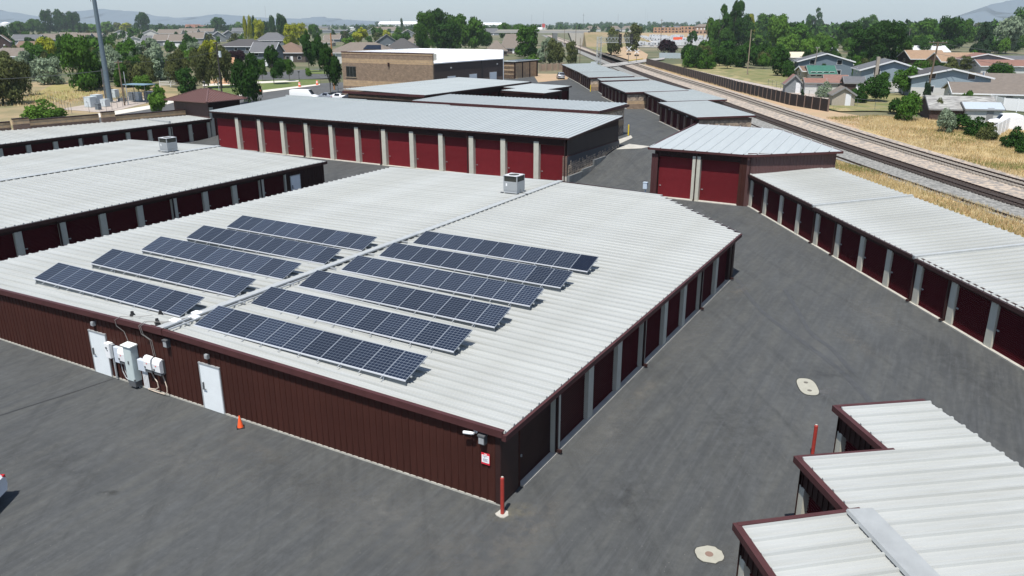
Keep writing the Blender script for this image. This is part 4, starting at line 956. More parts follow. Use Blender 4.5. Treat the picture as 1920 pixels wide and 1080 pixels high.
t = thing('storage_building', 'long low grey-roofed storage building with shade-darkened crimson doors in front of the big brick building', 'storage building', (*world(58.5, 77), 0), ROT)
mb = MB(); mb.prism([(-14.5, 0), (-.2, 0), (-.2, 32), (-14.5, 32)], 0, G0 + 3.6); me = mb.mesh('wall', BLKB); box_uv(me); put(me, 'wall', t)
wall_seg(t, (-14.5, 0), (0, 0), .08, [(0, 1.8), (1.8, 3.2), (3.2, 4.6), (4.6, G0 + 3.7)], [BLKB, TANB, STONEM, BRK], 'front_wall')
def zw(parent, fr, bl, H, hd, z0, **k):
    e = put(None, 'door_front', parent, (0, 0, z0)); door_wall(e, fr, bl, H, hd, **k); return e
def zdoor(parent, fr, bl, H, hd, z0, **k):
    before = set(C.objects); door_wall(parent, fr, bl, H, hd, **k)
    for o in set(C.objects) - before:
        if o.parent == parent: o.location.z += z0
zdoor(t, (0, 0, H90), bays(.6, 3.1, 2.6, 10), 3.75, 2.9, G0, door_m=DOOR_SHADED, col_m=HEAD, x0=0, x1=32, proud=.05)
roof_slope(t, (.3, -.4, H90), 33, .61, lambda x: (0, 15.4), G0 + 3.85, .02, ROOFC, stuff=False, tall=.07, minor=False)
mb = MB(); mb.box(-15.2, .5, -.55, -.42, G0 + 3.55, G0 + 3.9); mb.build('fascia', TRIM, t)
mb = MB(); mb.box(.34, .5, -.42, 32.6, G0 + 3.6, G0 + 3.84); mb.build('gutter', HEAD, t)

for (u0, u1, v0, v1, lb) in [(47.3, 54.5, 93.8, 99.6, 'nearer of the two small stepped storage units with shade-darkened crimson doors'), (50.4, 57.5, 99.6, 109.5, 'farther of the two small stepped storage units, beside the parked silver car')]:
    t = thing('storage_building', lb, 'storage building', (*world(u0, v0), 0), ROT); w_ = u1 - u0; d_ = v1 - v0
    mb = MB(); mb.prism([(-w_, 0), (-.2, 0), (-.2, d_), (-w_, d_)], 0, G0 + 3.2); mb.build('wall', HEAD, t)
    n = int(d_ / 2.8); zdoor(t, (0, 0, H90), bays(.4, d_ / n, d_ / n - .6, n), 3.3, 2.6, G0, door_m=DOOR_SHADED, col_m=HEAD, x0=0, x1=d_, proud=.05, latch=False)
    roof_slope(t, (.3, -.3, H90), d_ + .5, .61, lambda x: (0, w_ + .6), G0 + 3.4, .02, ROOFC, stuff=True, tall=.06, minor=False)
    mb = MB(); mb.box(.28, .42, -.4, d_ + .3, G0 + 3.15, G0 + 3.4); mb.box(-w_ - .4, .42, -.45, -.32, G0 + 3.15, G0 + 3.42); mb.build('eave_trim', HEAD, t)

# big brick building with white flat roof
t = thing('brick_building', 'tall brown brick building with tan bands, one dark window and a white flat roof', 'brick building', (*world(84, 115.7), 0), ROT)
Wb, Db, zp, zr_ = 24.0, 28.0, 10.4, 8.5
wall_seg(t, (-Wb, 0), (0, 0), .35, [(0, 3.2), (3.2, 4.5), (4.5, 8.1), (8.1, 9.0), (9.0, 9.85), (9.85, 10.25)], [BLKB, TANB, BLKB, TANB, BLKB, TANB], 'front_wall')
mb = MB(); mb.box(-Wb, 0, -.02, .36, 9.82, 9.9); mb.box(-Wb - .05, .05, -.06, .45, 10.25, zp); mb.build('coping', TRIM, t)
mb = MB(); mb.box(-22.9, -20.2, -.03, .0, 5.15, 7.3); w_ = mb.build('window', GLASS, t)
mb = MB(); mb.box(-23.05, -20.05, -.14, 0, 5.0, 5.13); mb.build('sill', TANB, w_)
mb = MB(); mb.box(-21.95, -21.9, -.05, -.03, 5.15, 7.3); mb.box(-21.05, -21.0, -.05, -.03, 5.15, 7.3); mb.box(-22.95, -20.15, -.05, -.03, 7.28, 7.34); mb.build('frame', GREYD, w_)
mb = MB(); mb.box(-11.3, -11.0, -.3, 0, 7.6, 8.3); mb.box(-11.35, -10.95, -.35, -.28, 8.2, 8.32); mb.build('wall_lamp', TRIMD, t)
mb = MB(); mb.box(-.3, 0, .35, Db, 0, 8.4); me = mb.mesh('side_wall', mat('dark_brown_block', (.06, .04, .035), .8, var=.2, scale=(1, 1, 4), nscale=2)); put(me, 'side_wall', t)
mb = MB(); mb.box(0, .05, .35, Db, 0, 4.5); me = mb.mesh('brick_base', BRK); box_uv(me); put(me, 'brick_base', t)
for k, y in enumerate((5.0, 13.5, 22.0)):
    mb = MB(); mb.box(.02, .12, y, y + 3.0, G0, G0 + 3.4)
    d = mb.build('overhead_door', mat('white_overhead_door', (.62, .66, .7), .5), t)
    mb = MB(); mb.box(.12, .16, y - .1, y, G0, G0 + 3.5); mb.box(.12, .16, y + 3, y + 3.1, G0, G0 + 3.5); mb.build('frame', GREYD, d)
mb = MB(); mb.box(.0, .12, 18.6, 18.72, G0, 8.4); mb.box(.0, .1, 27.9, 28.0, G0, 8.4); mb.build('downspout', BLACK, t)
for y in (6.3, 25.2):
    mb = MB(); mb.box(.0, .25, y, y + .25, 7.2, 7.45); mb.build('wall_light', GREY, t)
mb = MB(); mb.box(-Wb, .12, .36, Db, 8.3, zr_); mb.build('roof', SHED, t)
mb = MB(); mb.box(-Wb, .12, Db, Db + .3, 0, 10.35); mb.box(-Wb, -Wb + .3, .4, Db, 0, 10.35); mb.box(-Wb, -.3, .355, .42, zr_, 9.2); mb.build('parapet', SHED, t)
mb = MB(); mb.box(-6, -2, 8.2, 8.25, 0, 0.01); 
mb = MB(); mb.box(-7.5, -5.8, 8.0, 9.8, zr_, zr_ + 1.5); u_ = mb.build('roof_vent_unit', mat('beige_steel', (.5, .48, .40), .5), t)
mb = MB(); mb.box(-7.4, -5.9, 7.96, 8.0, zr_ + .2, zr_ + 1.3); mb.box(-5.8, -5.76, 8.2, 9.6, zr_ + .2, zr_ + 1.3); mb.build('grille', mat('beige_dark', (.36, .35, .3), .6), u_)
for x, y in [(-1.3, 1.5), (-1.2, 12), (-1.2, 24)]:
    mb = MB(); mb.cyl((x, y, zr_), (x, y, zr_ + .8), .06, .06, 8); mb.box(x - .15, x + .15, y - .1, y + .1, zr_ + .75, zr_ + .9); mb.build('vent_pipe', GREY, t)
# small brick storage building right of it
g0 = at(965, 148)[:2]
t = thing('storage_building', 'small brick storage building with dark solar roof and three tall shade-darkened crimson doors', 'storage building', (g0[0], g0[1], G0), ROT)
mb = MB(); mb.prism([(-4, 0), (0, 0), (0, 13), (-4, 13)], 0, 4.3); me = mb.mesh('wall', TANB); box_uv(me); put(me, 'wall', t)
wall_seg(t, (-4, 0), (0, 0), .05, [(0, 1.1), (1.3, 2.1), (2.4, 3.2), (3.5, 4.3)], [BRK, BRK, BLKB, BRK], 'front_wall')
door_wall(t, (0, 0, H90), bays(.4, 4.1, 3.6, 3), 4.4, 4.0, DOOR_SHADED, HEAD, x0=0, x1=13, proud=.05, latch=False)
mb = MB(); mb.prism([(-4.2, -.2), (.4, -.2), (.4, 13.4), (-4.2, 13.4)], 4.35, 4.5); mb.build('roof', ROOFC, t)
mb = MB(); mb.box(-3.8, -.3, 3, 12, 4.52, 4.58); mb.build('solar_panel', CELLK, t)

# tan block boundary wall across the lane end
wl = [at(1011, 133)[:2], at(1057, 131)[:2]]
t = thing('block_wall', 'tan block wall with pillars across the far end of the lane', 'wall', (wl[0][0], wl[0][1], G0), 0)
d = Vector((wl[1][0] - wl[0][0], wl[1][1] - wl[0][1])); an_ = math.atan2(d.y, d.x)
wall_seg(t, (0, 0), (d.x, d.y), .2, [(0, 2.0)], [mat('tan_wall_block', (.33, .235, .17), .9, var=.1, nscale=1)], 'wall_panel')
mb = MB(); mb.box(0, .6, -.2, .4, 0, 2.2)
pm_ = mb.mesh('pillar', TANB)
for k in range(5): put(pm_, 'pillar', t, (d.x * k / 4.2, d.y * k / 4.2, 0), an_)

# staggered garage row beside the railway
def garage(F, Nn, depth, nd, label, h=2.7, endw=True):
    f = at(*F, h)[:2]; n = at(*Nn, h)[:2]; z = terr(*n); zf = terr(*f); z = min(z, zf)
    d = Vector((n[0] - f[0], n[1] - f[1])); L = d.length; rot = math.atan2(d.y, d.x)
    t = thing('garage_row', label, 'garage row', (f[0], f[1], z), rot, 'garage rows beside the railway')
    mb = MB(); mb.prism([(0, .2), (L - .02, .2), (L - .02, depth), (0, depth)], -.5, h - .1); mb.build('wall', HEAD, t)
    w_ = L / nd
    door_wall(t, (0, 0, 0), [(i * w_ + .25, (i + 1) * w_ - .25) for i in range(nd)], h - .05, 2.15, DOOR_SHADED, mat('brick_pier', (.20, .13, .10), .9, var=.15, nscale=3), x0=0, x1=L, proud=.07, latch=False)
    if endw: wall_seg(t, (L, -.05), (L, depth), -.12, [(-.5, .75), (.78, 1.35), (1.38, h - .35), (h - .35, h - .05)], [BLKB, TANB, STONEM, BRK], 'end_wall')
    mb = MB(); mb.prism([(-.02, -.35), (L + .3, -.35), (L + .3, depth + .4), (-.02, depth + .4)], lambda x, y: h + .0 + y * .03, lambda x, y: h + .1 + y * .03); mb.build('roof', ROOFC, t)
    sm = MB(); k = .3
    while k < L: sm.beam((k, -.35, h + .1), (k, depth + .4, h + .125 + depth * .03), .05, .05); k += .61
    sm.build('roof_seam', ROOFC, t)
    mb = MB(); mb.box(-.02, L + .32, -.47, -.35, h - .14, h + .06); mb.build('gutter', HEAD, t)
    mb = MB(); mb.beam((L + .34, -.4, h), (L + .34, depth + .4, h + .03 * depth), .1, .22); mb.build('rake_trim', TRIM, t)
    if nd > 3:
        for q in (.3, .75):
            mb = MB(); mb.box(-.12, .12, -.25, 0, -.1, .15); mb.build('wall_light', GREY, t, (L * q, -.05, h - .3))
garage((1239, 193), (1312, 221), 6.6, 6, 'garage block nearest the two-door crimson building')
garage((1206, 172), (1256, 191), 8.2, 5, 'second garage block from the two-door crimson building')
garage((1130, 155), (1177, 174), 10.0, 7, 'middle garage block with brick end wall above the yard lane')
garage((1123, 148), (1131, 152), 9.0, 1, 'short recessed garage bay between two longer blocks', endw=False)
garage((1089, 136.5), (1108, 146), 9.0, 5, 'garage block with a yellow bollard at its brick end')
garage((1055, 121), (1088.5, 136), 8.5, 10, 'farthest garage block, beside the parked silver car')

# ------------------------------------------------------------------ vegetation
def leaf_mat(name, c, c2, tr=.22):
    return mat(name, c, .75, nscale=.55, col2=c2, rnd=.16, trans=tr, detail=3, contrast=(.38, .62), spec=.06)
LM = {'dark': leaf_mat('dark_green_leaves', (0.034, 0.086, 0.016), (0.020, 0.050, 0.010)),
      'mid': leaf_mat('mid_green_leaves', (0.066, 0.145, 0.021), (0.036, 0.088, 0.013)),
      'bright': leaf_mat('bright_green_leaves', (0.105, 0.200, 0.030), (0.065, 0.135, 0.020)),
      'yellow': leaf_mat('yellow_green_leaves', (0.345, 0.356, 0.034), (0.196, 0.230, 0.023)),
      'olive': leaf_mat('olive_leaves', (0.109, 0.123, 0.043), (0.065, 0.080, 0.029)),
      'silver': leaf_mat('silver_green_leaves', (0.230, 0.287, 0.196), (0.174, 0.232, 0.145)),
      'plum': leaf_mat('plum_leaves', (0.032, 0.014, 0.020), (0.020, 0.010, 0.013)),
      'conifer': leaf_mat('conifer_needles', (0.029, 0.055, 0.026), (0.017, 0.035, 0.017), .08)}
BARK = mat('tree_bark', (.10, .08, .06), .9, var=.3)
def crown_arrays(shape, seed, n, leaf):
    """unit crown: radius 1, height from 0 to 1 (scaled later). Returns verts (4n,3)."""
    r = np.random.RandomState(seed)
    lobes = []
    for k in range({'round': 26, 'pear': 24, 'column': 18, 'cone': 22, 'bush': 22, 'open': 20}[shape]):
        while True:
            z = r.uniform(.08, .95)
            if shape == 'round': R_ = math.sqrt(max(0, 1 - ((z - .48) / .54) ** 2)) * .82
            elif shape == 'open': R_ = math.sqrt(max(0, 1 - ((z - .5) / .52) ** 2)) * .9
            elif shape == 'pear': R_ = .95 * (1 - z) ** .6 * (z / .22 if z < .22 else 1)
            elif shape == 'column': R_ = .75 * (1 - abs(z - .45) ** 2.2 * 2.2)
            elif shape == 'cone': R_ = .85 * (1 - z)
            else: R_ = math.sqrt(max(0, 1 - z ** 2)) * .78
            if R_ > .02: break
        a = r.uniform(0, 2 * math.pi); q = math.sqrt(r.uniform(.15, 1)) * R_
        s = {'round': .36, 'pear': .30, 'column': .42, 'cone': .24, 'bush': .38, 'open': .27}[shape] * r.uniform(.65, 1.25) * (1 if shape not in ('pear', 'cone') else (.45 + .9 * (1 - z)))
        lobes.append((q * math.cos(a), q * math.sin(a), z, s))
    lob = np.array(lobes); wts = lob[:, 3] ** 2; wts /= wts.sum(); idx = r.choice(len(lob), n, p=wts)
    d = r.normal(size=(n, 3)); d /= np.linalg.norm(d, axis=1)[:, None]; d[:, 2] = np.where(r.rand(n) < .6, np.abs(d[:, 2]), d[:, 2])
    rad = lob[idx, 3] * (.72 + .42 * r.rand(n)); c = lob[idx, :3] + d * rad[:, None] * np.array([1, 1, .62])
    nrm = d + r.normal(scale=.55, size=(n, 3)); nrm /= np.linalg.norm(nrm, axis=1)[:, None]
    up = r.normal(size=(n, 3)); a = np.cross(nrm, up); a /= np.linalg.norm(a, axis=1)[:, None]; b = np.cross(nrm, a)
    s = leaf * r.uniform(.6, 1.3, n); sa = (a * s[:, None]); sb = (b * (s * r.uniform(.5, .9, n))[:, None])
    sa[:, 2] *= .8; sb[:, 2] *= .8
    v = np.stack([c - sa, c - sb * .8, c + sa, c + sb], 1).reshape(-1, 3)
    v[:, 2] = np.maximum(v[:, 2], .0); return v
def fast_mesh(name, v, m_, k=4):
    n = len(v) // k; me = bpy.data.meshes.new(name); me.vertices.add(len(v)); me.vertices.foreach_set('co', v.astype(np.float32).ravel())
    me.loops.add(len(v)); me.loops.foreach_set('vertex_index', np.arange(len(v), dtype=np.int32)); me.polygons.add(n)
    me.polygons.foreach_set('loop_start', np.arange(0, len(v), k, dtype=np.int32)); me.polygons.foreach_set('loop_total', np.full(n, k, np.int32))
    me.materials.append(m_); me.update(); me.validate(); return me
CR = {}
def crown_mesh(shape, col, var, dens):
    k = (shape, col, var, dens)
    if k not in CR:
        n, lf = {2: (7000, .056), 1: (3000, .082), 0: (900, .14)}[dens]
        CR[k] = fast_mesh('crown', crown_arrays(shape, hash((shape, var)) % 1000 if False else sum(map(ord, shape)) + var * 17, n, lf), LM[col])
    return CR[k]
TR = {}
def trunk_mesh(shape, var):
    k = (shape, var)
    if k not in TR:
        r = random.Random(var + 5); mb = MB(); mb.cyl((0, 0, -.05), (.01, .01, .5), .045, .028, 7)
        for i in range(6):
            a = r.uniform(0, 6.28); z = r.uniform(.16, .5); l = r.uniform(.3, .55) if shape != 'column' else .12
            mb.cyl((0, 0, z), (l * .5 * math.cos(a), l * .5 * math.sin(a), z + .14), .018, .012, 5); mb.cyl((l * .5 * math.cos(a), l * .5 * math.sin(a), z + .14), (l * math.cos(a), l * math.sin(a), z + .3), .012, .004, 5)
        mb.cyl((.01, .01, .5), (0, 0, .85), .028, .008, 6); TR[k] = mb.mesh('trunk', BARK)
    return TR[k]
tree_n = 0
def tree_at(X, Y, h, w, shape, col, label, group=None, clear=None, z=None, kind='tree'):
    """h total height, w crown width; clear = bare stem fraction"""
    global tree_n; tree_n += 1
    z = terr(X, Y) if z is None else z; rd = random.Random(tree_n * 7)
    clear = {'round': .10, 'open': .18, 'pear': .12, 'column': .02, 'cone': .03, 'bush': 0.0}[shape] if clear is None else clear
    dpx = h / m_per_px(X, Y) ; dens = 2 if dpx > 60 else (1 if dpx > 22 else 0)
    name = {'bush': 'shrub', 'column': 'poplar_tree', 'cone': 'conifer_tree'}.get(shape, 'tree')
    o = thing(name, label, 'shrub' if shape == 'bush' else 'tree', (X, Y, z - .05), rd.uniform(0, 6.28), group)
    c = put(crown_mesh(shape, col, rd.randrange(3), dens), 'crown', o, (0, 0, h * clear)); c.scale = (w / 2.15, w / 2.15 * rd.uniform(.9, 1.1), h * (1 - clear) / 1.05)
    tm = put(trunk_mesh(shape, rd.randrange(3)), 'stem' if shape == 'bush' else 'trunk', o); k = max(.35, w / 2.2); tm.scale = (k * .8, k * .8, h * .95)
    return o
def tree(px, yb, yt, wpx, shape, col, label, group=None, **k):
    X, Y, z = at(px, yb); m = m_per_px(X, Y); h = (yb - yt) * m * 1.03; return tree_at(X, Y, h, wpx * m, shape, col, label, group, **k)
T = [
 # left bank and compound
 (8, 196, 112, 92, 'round', 'olive', 'large olive-green tree at the left edge above the dry bank', .02),
 (45, 180, 122, 40, 'round', 'olive', 'smaller olive bush-like tree just right of the big one at the left edge', .02),
 (80, 224, 190, 70, 'bush', 'bright', 'bright green shrub just behind the brick parapet on the left', None),
 (112, 222, 204, 34, 'bush', 'bright', 'low bright green shrub right of the larger one behind the brick parapet', None),
 (302, 214, 160, 50, 'pear', 'bright', 'fresh green bushy tree left of the hip-roofed tower', .0),
 (57, 150, 100, 44, 'open', 'silver', 'silver-grey tree in front of the white-walled house on the left', .05),
 (98, 158, 116, 56, 'round', 'silver', 'silver-grey spreading tree left of the big dark green one', .02),
 (89, 122, 78, 40, 'round', 'yellow', 'yellow-green tree beside the brown roofs on the left', .08),
 (155, 171, 83, 76, 'round', 'mid', 'large dark green tree immediately left of the tall steel mast', .03),
 (128, 118, 76, 44, 'round', 'mid', 'green tree behind the large one left of the steel mast', .05),
 (185, 165, 120, 40, 'round', 'dark', 'dark bushy tree whose crown the steel mast crosses', .02),
 (215, 152, 92, 54, 'round', 'silver', 'silver-green tree just right of the steel mast', .02),
 (192, 120, 76, 60, 'round', 'mid', 'wide mid-green tree behind the steel mast', .02),
 (240, 124, 78, 46, 'round', 'mid', 'mid-green tree behind the silver willows', .03),
 (282, 120, 78, 58, 'open', 'silver', 'upper silver willow in the belt below the grey houses', .03),
 (315, 148, 90, 66, 'open', 'silver', 'largest silver willow, left of the park trees', .03),
 (252, 160, 118, 30, 'round', 'dark', 'dark green tree behind the blue-grey equipment canopy', .02),
 (270, 172, 145, 36, 'round', 'bright', 'bright green tree directly behind the equipment canopy', .02),
 (365, 112, 84, 34, 'silver' and 'round', 'silver', 'pale silver tree left of the bright yellow one', .03),
 (355, 90, 66, 26, 'round', 'dark', 'dark blue-green tree between the grey houses', .03),
 (338, 162, 100, 44, 'round', 'olive', 'leftmost olive-green park tree beside the white rail fence', .05),
 (352, 178, 135, 42, 'round', 'dark', 'dark park tree in front of the white rail fence', .04),
 (384, 166, 100, 44, 'round', 'olive', 'olive park tree second from the white rail fence', .08),
 (417, 165, 98, 48, 'round', 'olive', 'olive park tree just right of the dark utility pole', .1),
 (466, 195, 110, 56, 'round', 'dark', 'dark tree immediately right of the hip-roofed tower', .06),
 (398, 128, 80, 44, 'open', 'yellow', 'bright yellow-green tree beside the large grey house', .05),
 (447, 120, 98, 36, 'round', 'plum', 'dark purple-leaved tree in front of the large grey house', .05),
 (514, 158, 88, 46, 'pear', 'dark', 'dark pear-shaped street tree on the park lawn', .16),
 (493, 152, 116, 22, 'round', 'mid', 'young slim tree left of the pear-shaped street tree', .3),
 (543, 152, 116, 24, 'round', 'mid', 'young slim tree right of the pear-shaped street tree', .3),
 (580, 135, 62, 40, 'pear', 'dark', 'left one of the two tall dark trees by the side street', .12),
 (600, 134, 66, 36, 'pear', 'dark', 'right one of the two tall dark trees by the side street', .12),
 (620, 176, 86, 48, 'pear', 'dark', 'dark conical tree touching the corner of the brick building', .14),
 (578, 143, 129, 14, 'bush', 'bright', 'pale green shrub on the side street corner', None),
 # skyline left
 (92, 63, 26, 28, 'round', 'dark', 'left dark tree of the tall skyline clump on the left', None),
 (118, 62, 23, 30, 'round', 'dark', 'middle dark tree of the tall skyline clump on the left', None),
 (140, 62, 28, 28, 'round', 'dark', 'right dark tree of the tall skyline clump on the left', None),
 (155, 64, 46, 24, 'round', 'dark', 'low dark tree at the right foot of the skyline clump', None),
 (70, 64, 40, 34, 'round', 'mid', 'mid-green tree left of the tall skyline clump', None),
 (40, 66, 44, 34, 'round', 'mid', 'green tree in the row near the white tank', None),
 (26, 68, 44, 20, 'cone', 'dark', 'small dark conifer near the white tank', None),
 (6, 88, 56, 30, 'round', 'dark', 'dark tree behind the brown gabled house at the left edge', None),
 (176, 63, 48, 30, 'round', 'bright', 'light green tree left of the steel mast on the skyline', None),
 (203, 62, 44, 26, 'round', 'bright', 'light green tree right of the steel mast on the skyline', None),
 (222, 60, 45, 22, 'round', 'olive', 'olive tree on the skyline right of the steel mast', None),
 (238, 62, 46, 28, 'round', 'yellow', 'yellowish tree on the skyline left of the dark round tree', None),
 (268, 62, 26, 27, 'column', 'dark', 'tall dark round-topped tree alone on the left skyline', None),
 (250, 70, 55, 28, 'round', 'mid', 'low mid-green tree at the foot of the lone dark skyline tree', None),
 (302, 60, 46, 22, 'round', 'dark', 'small dark tree right of the lone skyline tree', None),
 (328, 58, 48, 12, 'round', 'dark', 'tiny dark tree left of the orange-brown roofs', None),
 (413, 62, 37, 34, 'round', 'dark', 'dark tree right of the orange-brown roofs', None),
 (452, 58, 43, 26, 'round', 'bright', 'green tree left of the yellow poplars', None),
 (463, 80, 34, 9, 'column', 'yellow', 'left poplar of the two yellow ones', None),
 (471, 80, 33, 9, 'column', 'yellow', 'right poplar of the two yellow ones', None),
 (478, 78, 33, 8, 'column', 'dark', 'slim dark poplar right of the yellow pair', None),
 (488, 82, 44, 26, 'round', 'yellow', 'yellow-green round tree right of the poplars', None),
 (500, 68, 44, 18, 'round', 'dark', 'dark tree behind the grey hip-roofed house', None),
 (513, 70, 32, 13, 'column', 'dark', 'left of the two dark tall trees above the hip roof', None),
 (530, 76, 30, 20, 'column', 'dark', 'right of the two dark tall trees above the hip roof', None),
 (548, 90, 52, 34, 'round', 'yellow', 'yellow-green tree left of the dark pair by the side street', None),
 (566, 78, 49, 26, 'round', 'yellow', 'yellow tree behind the tall dark pair', None),
 (590, 76, 50, 24, 'round', 'mid', 'mid-green tree behind the tall dark pair', None),
 (655, 92, 74, 30, 'round', 'bright', 'bright green tree behind the solar-roofed house', None),
 (678, 84, 53, 34, 'pear', 'yellow', 'vivid yellow-green tree above the brick building', None),
 (706, 76, 55, 28, 'round', 'mid', 'mid-green tree right of the vivid yellow-green one', None),
 (722, 74, 58, 22, 'round', 'yellow', 'faded yellow tree among the grey roofs', None),
 (746, 80, 53, 22, 'pear', 'bright', 'bright green tree left of the big tree mass', None),
 (754, 60, 36, 6, 'column', 'dark', 'slim dark poplar by the white warehouse', None),
 (712, 51, 42, 20, 'round', 'dark', 'small dark skyline tree by the white warehouse', None),
 (800, 98, 34, 52, 'round', 'mid', 'left tree of the big dark mass behind the white flat roof', None),
 (826, 96, 30, 52, 'round', 'dark', 'tallest tree of the big dark mass behind the white flat roof', None),
 (858, 96, 38, 50, 'round', 'mid', 'third tree of the big dark mass behind the white flat roof', None),
 (890, 96, 40, 50, 'round', 'mid', 'right tree of the big dark mass behind the white flat roof', None),
 (842, 98, 52, 60, 'round', 'dark', 'shadowed low tree in the middle of the big dark mass', None),
 (912, 90, 60, 26, 'round', 'dark', 'small dark tree between the big mass and the brown roofs', None),
 (948, 76, 48, 34, 'round', 'mid', 'green tree behind the brown roofs', None),
 (975, 78, 50, 30, 'round', 'mid', 'green tree above the big one by the small brick storage', None),
 (990, 108, 58, 54, 'round', 'mid', 'big round green tree behind the small brick storage', .03),
 (1023, 118, 76, 36, 'open', 'silver', 'silver-green tree left of the lane end wall', .03),
 (1042, 122, 78, 40, 'round', 'olive', 'green tree behind the lane end wall', .03),
 (1071, 119, 84, 28, 'round', 'olive', 'small dense tree at the right end of the lane end wall', .03),
 (1002, 116, 104, 40, 'bush', 'bright', 'low green hedge right behind the small brick storage', None),
 # railway cutting
 (1151, 104, 58, 34, 'round', 'olive', 'thin green tree behind the signal gantry, left of the pair', .05),
 (1188, 96, 54, 40, 'round', 'olive', 'green tree behind the signal heads, right of the pair', .03),
 (1252, 101, 78, 44, 'bush', 'plum', 'dark purple round tree above the sheet pile wall', None),
 (1297, 88, 61, 24, 'open', 'dark', 'small loose tree in front of the white trailers', .25),
 # bushes above the wall
 (1295, 112, 90, 40, 'bush', 'dark', 'dark green bush right of the purple tree', None),
 (1325, 112, 82, 44, 'bush', 'mid', 'mid-green bush second right of the purple tree', None),
 (1312, 118, 103, 34, 'bush', 'mid', 'low light bush in front of the dark bushes by the white canoe', None),
 (1362, 120, 82, 46, 'bush', 'dark', 'dark bush behind the white canoe', None),
 (1395, 126, 86, 52, 'bush', 'dark', 'dark bush right of the white canoe', None),
 (1425, 122, 88, 44, 'bush', 'dark', 'dark bush beside the pale wooden pole', None),
 (1345, 95, 19, 56, 'open', 'mid', 'tall loose green tree, left of the tallest cluster on the right skyline', .05),
 (1374, 95, 11, 46, 'open', 'dark', 'tallest tree of the right skyline cluster', .05),
 (1392, 90, 34, 40, 'round', 'dark', 'dark tree filling the right of the skyline cluster', None),
 (1402, 80, 31, 26, 'open', 'yellow', 'yellow-green crown beside the tallest skyline cluster', None),
 (1350, 88, 45, 50, 'round', 'dark', 'lower dark tree at the foot of the tall skyline cluster', None),
 (1432, 78, 34, 44, 'round', 'mid', 'mid-green tree right of the tall skyline cluster', None),
 (1455, 96, 38, 44, 'round', 'bright', 'bright green tree behind the weathered garage roofs', None),
 (1488, 94, 50, 60, 'round', 'mid', 'wide mid-green tree behind the twin gabled grey house', None),
 (1525, 64, 20, 34, 'open', 'dark', 'tall loose dark tree on the right skyline', None),
 (1542, 98, 66, 34, 'round', 'bright', 'bright green tree beside the grey-blue turret', None),
 (1465, 142, 96, 50, 'bush', 'dark', 'dark round tree left of the grey-blue two-storey house', None),
 (1590, 90, 48, 50, 'round', 'dark', 'dark tree left of the huge dark one', None),
 (1625, 70, 33, 40, 'round', 'mid', 'yellow-green topped tree behind the huge dark one', None),
 (1612, 118, 62, 60, 'round', 'dark', 'left half of the huge dark tree mass among the houses', None),
 (1652, 120, 52, 74, 'round', 'dark', 'centre of the huge dark tree mass among the houses', None),
 (1690, 118, 82, 40, 'round', 'mid', 'greener right edge of the huge dark tree mass', None),
 (1840, 106, 42, 56, 'cone', 'conifer', 'broad dark conifer behind the reddish roofs', None),
 (1775, 96, 42, 60, 'round', 'dark', 'dark tree behind the tan-roofed houses', None),
 (1735, 88, 44, 50, 'round', 'mid', 'mid-green tree behind the white-roofed house', None),
 (1802, 88, 44, 40, 'round', 'mid', 'mid-green tree left of the broad conifer', None),
 (1885, 100, 42, 60, 'round', 'silver', 'grey-leaved tree at the right edge behind the houses', None),
 (1912, 80, 26, 50, 'round', 'mid', 'green tree in the top right corner', None),
 (1640, 190, 145, 52, 'round', 'dark', 'dark low-branched garden tree right of the small grey shed', .12),
 (1608, 192, 160, 34, 'bush', 'dark', 'dark shrub right of the small grey shed', None),
 (1694, 178, 130, 46, 'round', 'mid', 'round green garden tree in front of the blue-grey house', .15),
 (1735, 190, 155, 14, 'column', 'conifer', 'ivy-covered column around the leaning power pole', None),
 (1698, 226, 180, 52, 'bush', 'mid', 'green shrub left of the weathered barn', None),
 (1680, 212, 188, 34, 'bush', 'dark', 'darker shrub at the back of the one left of the barn', None),
 (1806, 214, 174, 34, 'open', 'mid', 'feathery young tree in front of the weathered barn roof', .05),
 (1772, 248, 210, 40, 'bush', 'silver', 'greyish dry shrub at the corner of the weathered barn', None),
 (1758, 222, 190, 26, 'bush', 'olive', 'olive creeper climbing the dark barn wall', None),
 (1795, 242, 217, 60, 'bush', 'dark', 'left part of the dark hedge below the barn', None),
 (1835, 254, 222, 56, 'bush', 'dark', 'middle part of the dark hedge below the barn', None),
 (1850, 262, 232, 38, 'bush', 'olive', 'right part of the dark hedge below the barn', None),
 (1900, 276, 240, 48, 'bush', 'dark', 'dark hedge below the white van at the right edge', None),
 (1918, 288, 258, 36, 'bush', 'dark', 'lower hedge piece at the right edge', None),
 (1545, 182, 156, 34, 'bush', 'silver', 'flowering pale shrub in front of the small red-roofed shed', None),
 (1503, 186, 166, 14, 'cone', 'conifer', 'thin dark young conifer in the dry grass', None),
 (1845, 132, 120, 34, 'bush', 'mid', 'low green shrubs under the reddish-roofed house', None),
 (1872, 136, 124, 26, 'bush', 'bright', 'bright low shrub under the reddish-roofed house', None),
 (1720, 133, 116, 30, 'bush', 'mid', 'small green shrub in front of the tan-roofed house', None),
]
for (px, yb, yt, w_, sh, col, lb, cl) in T: tree(px, yb, yt, w_, sh, col, lb, None, clear=cl)
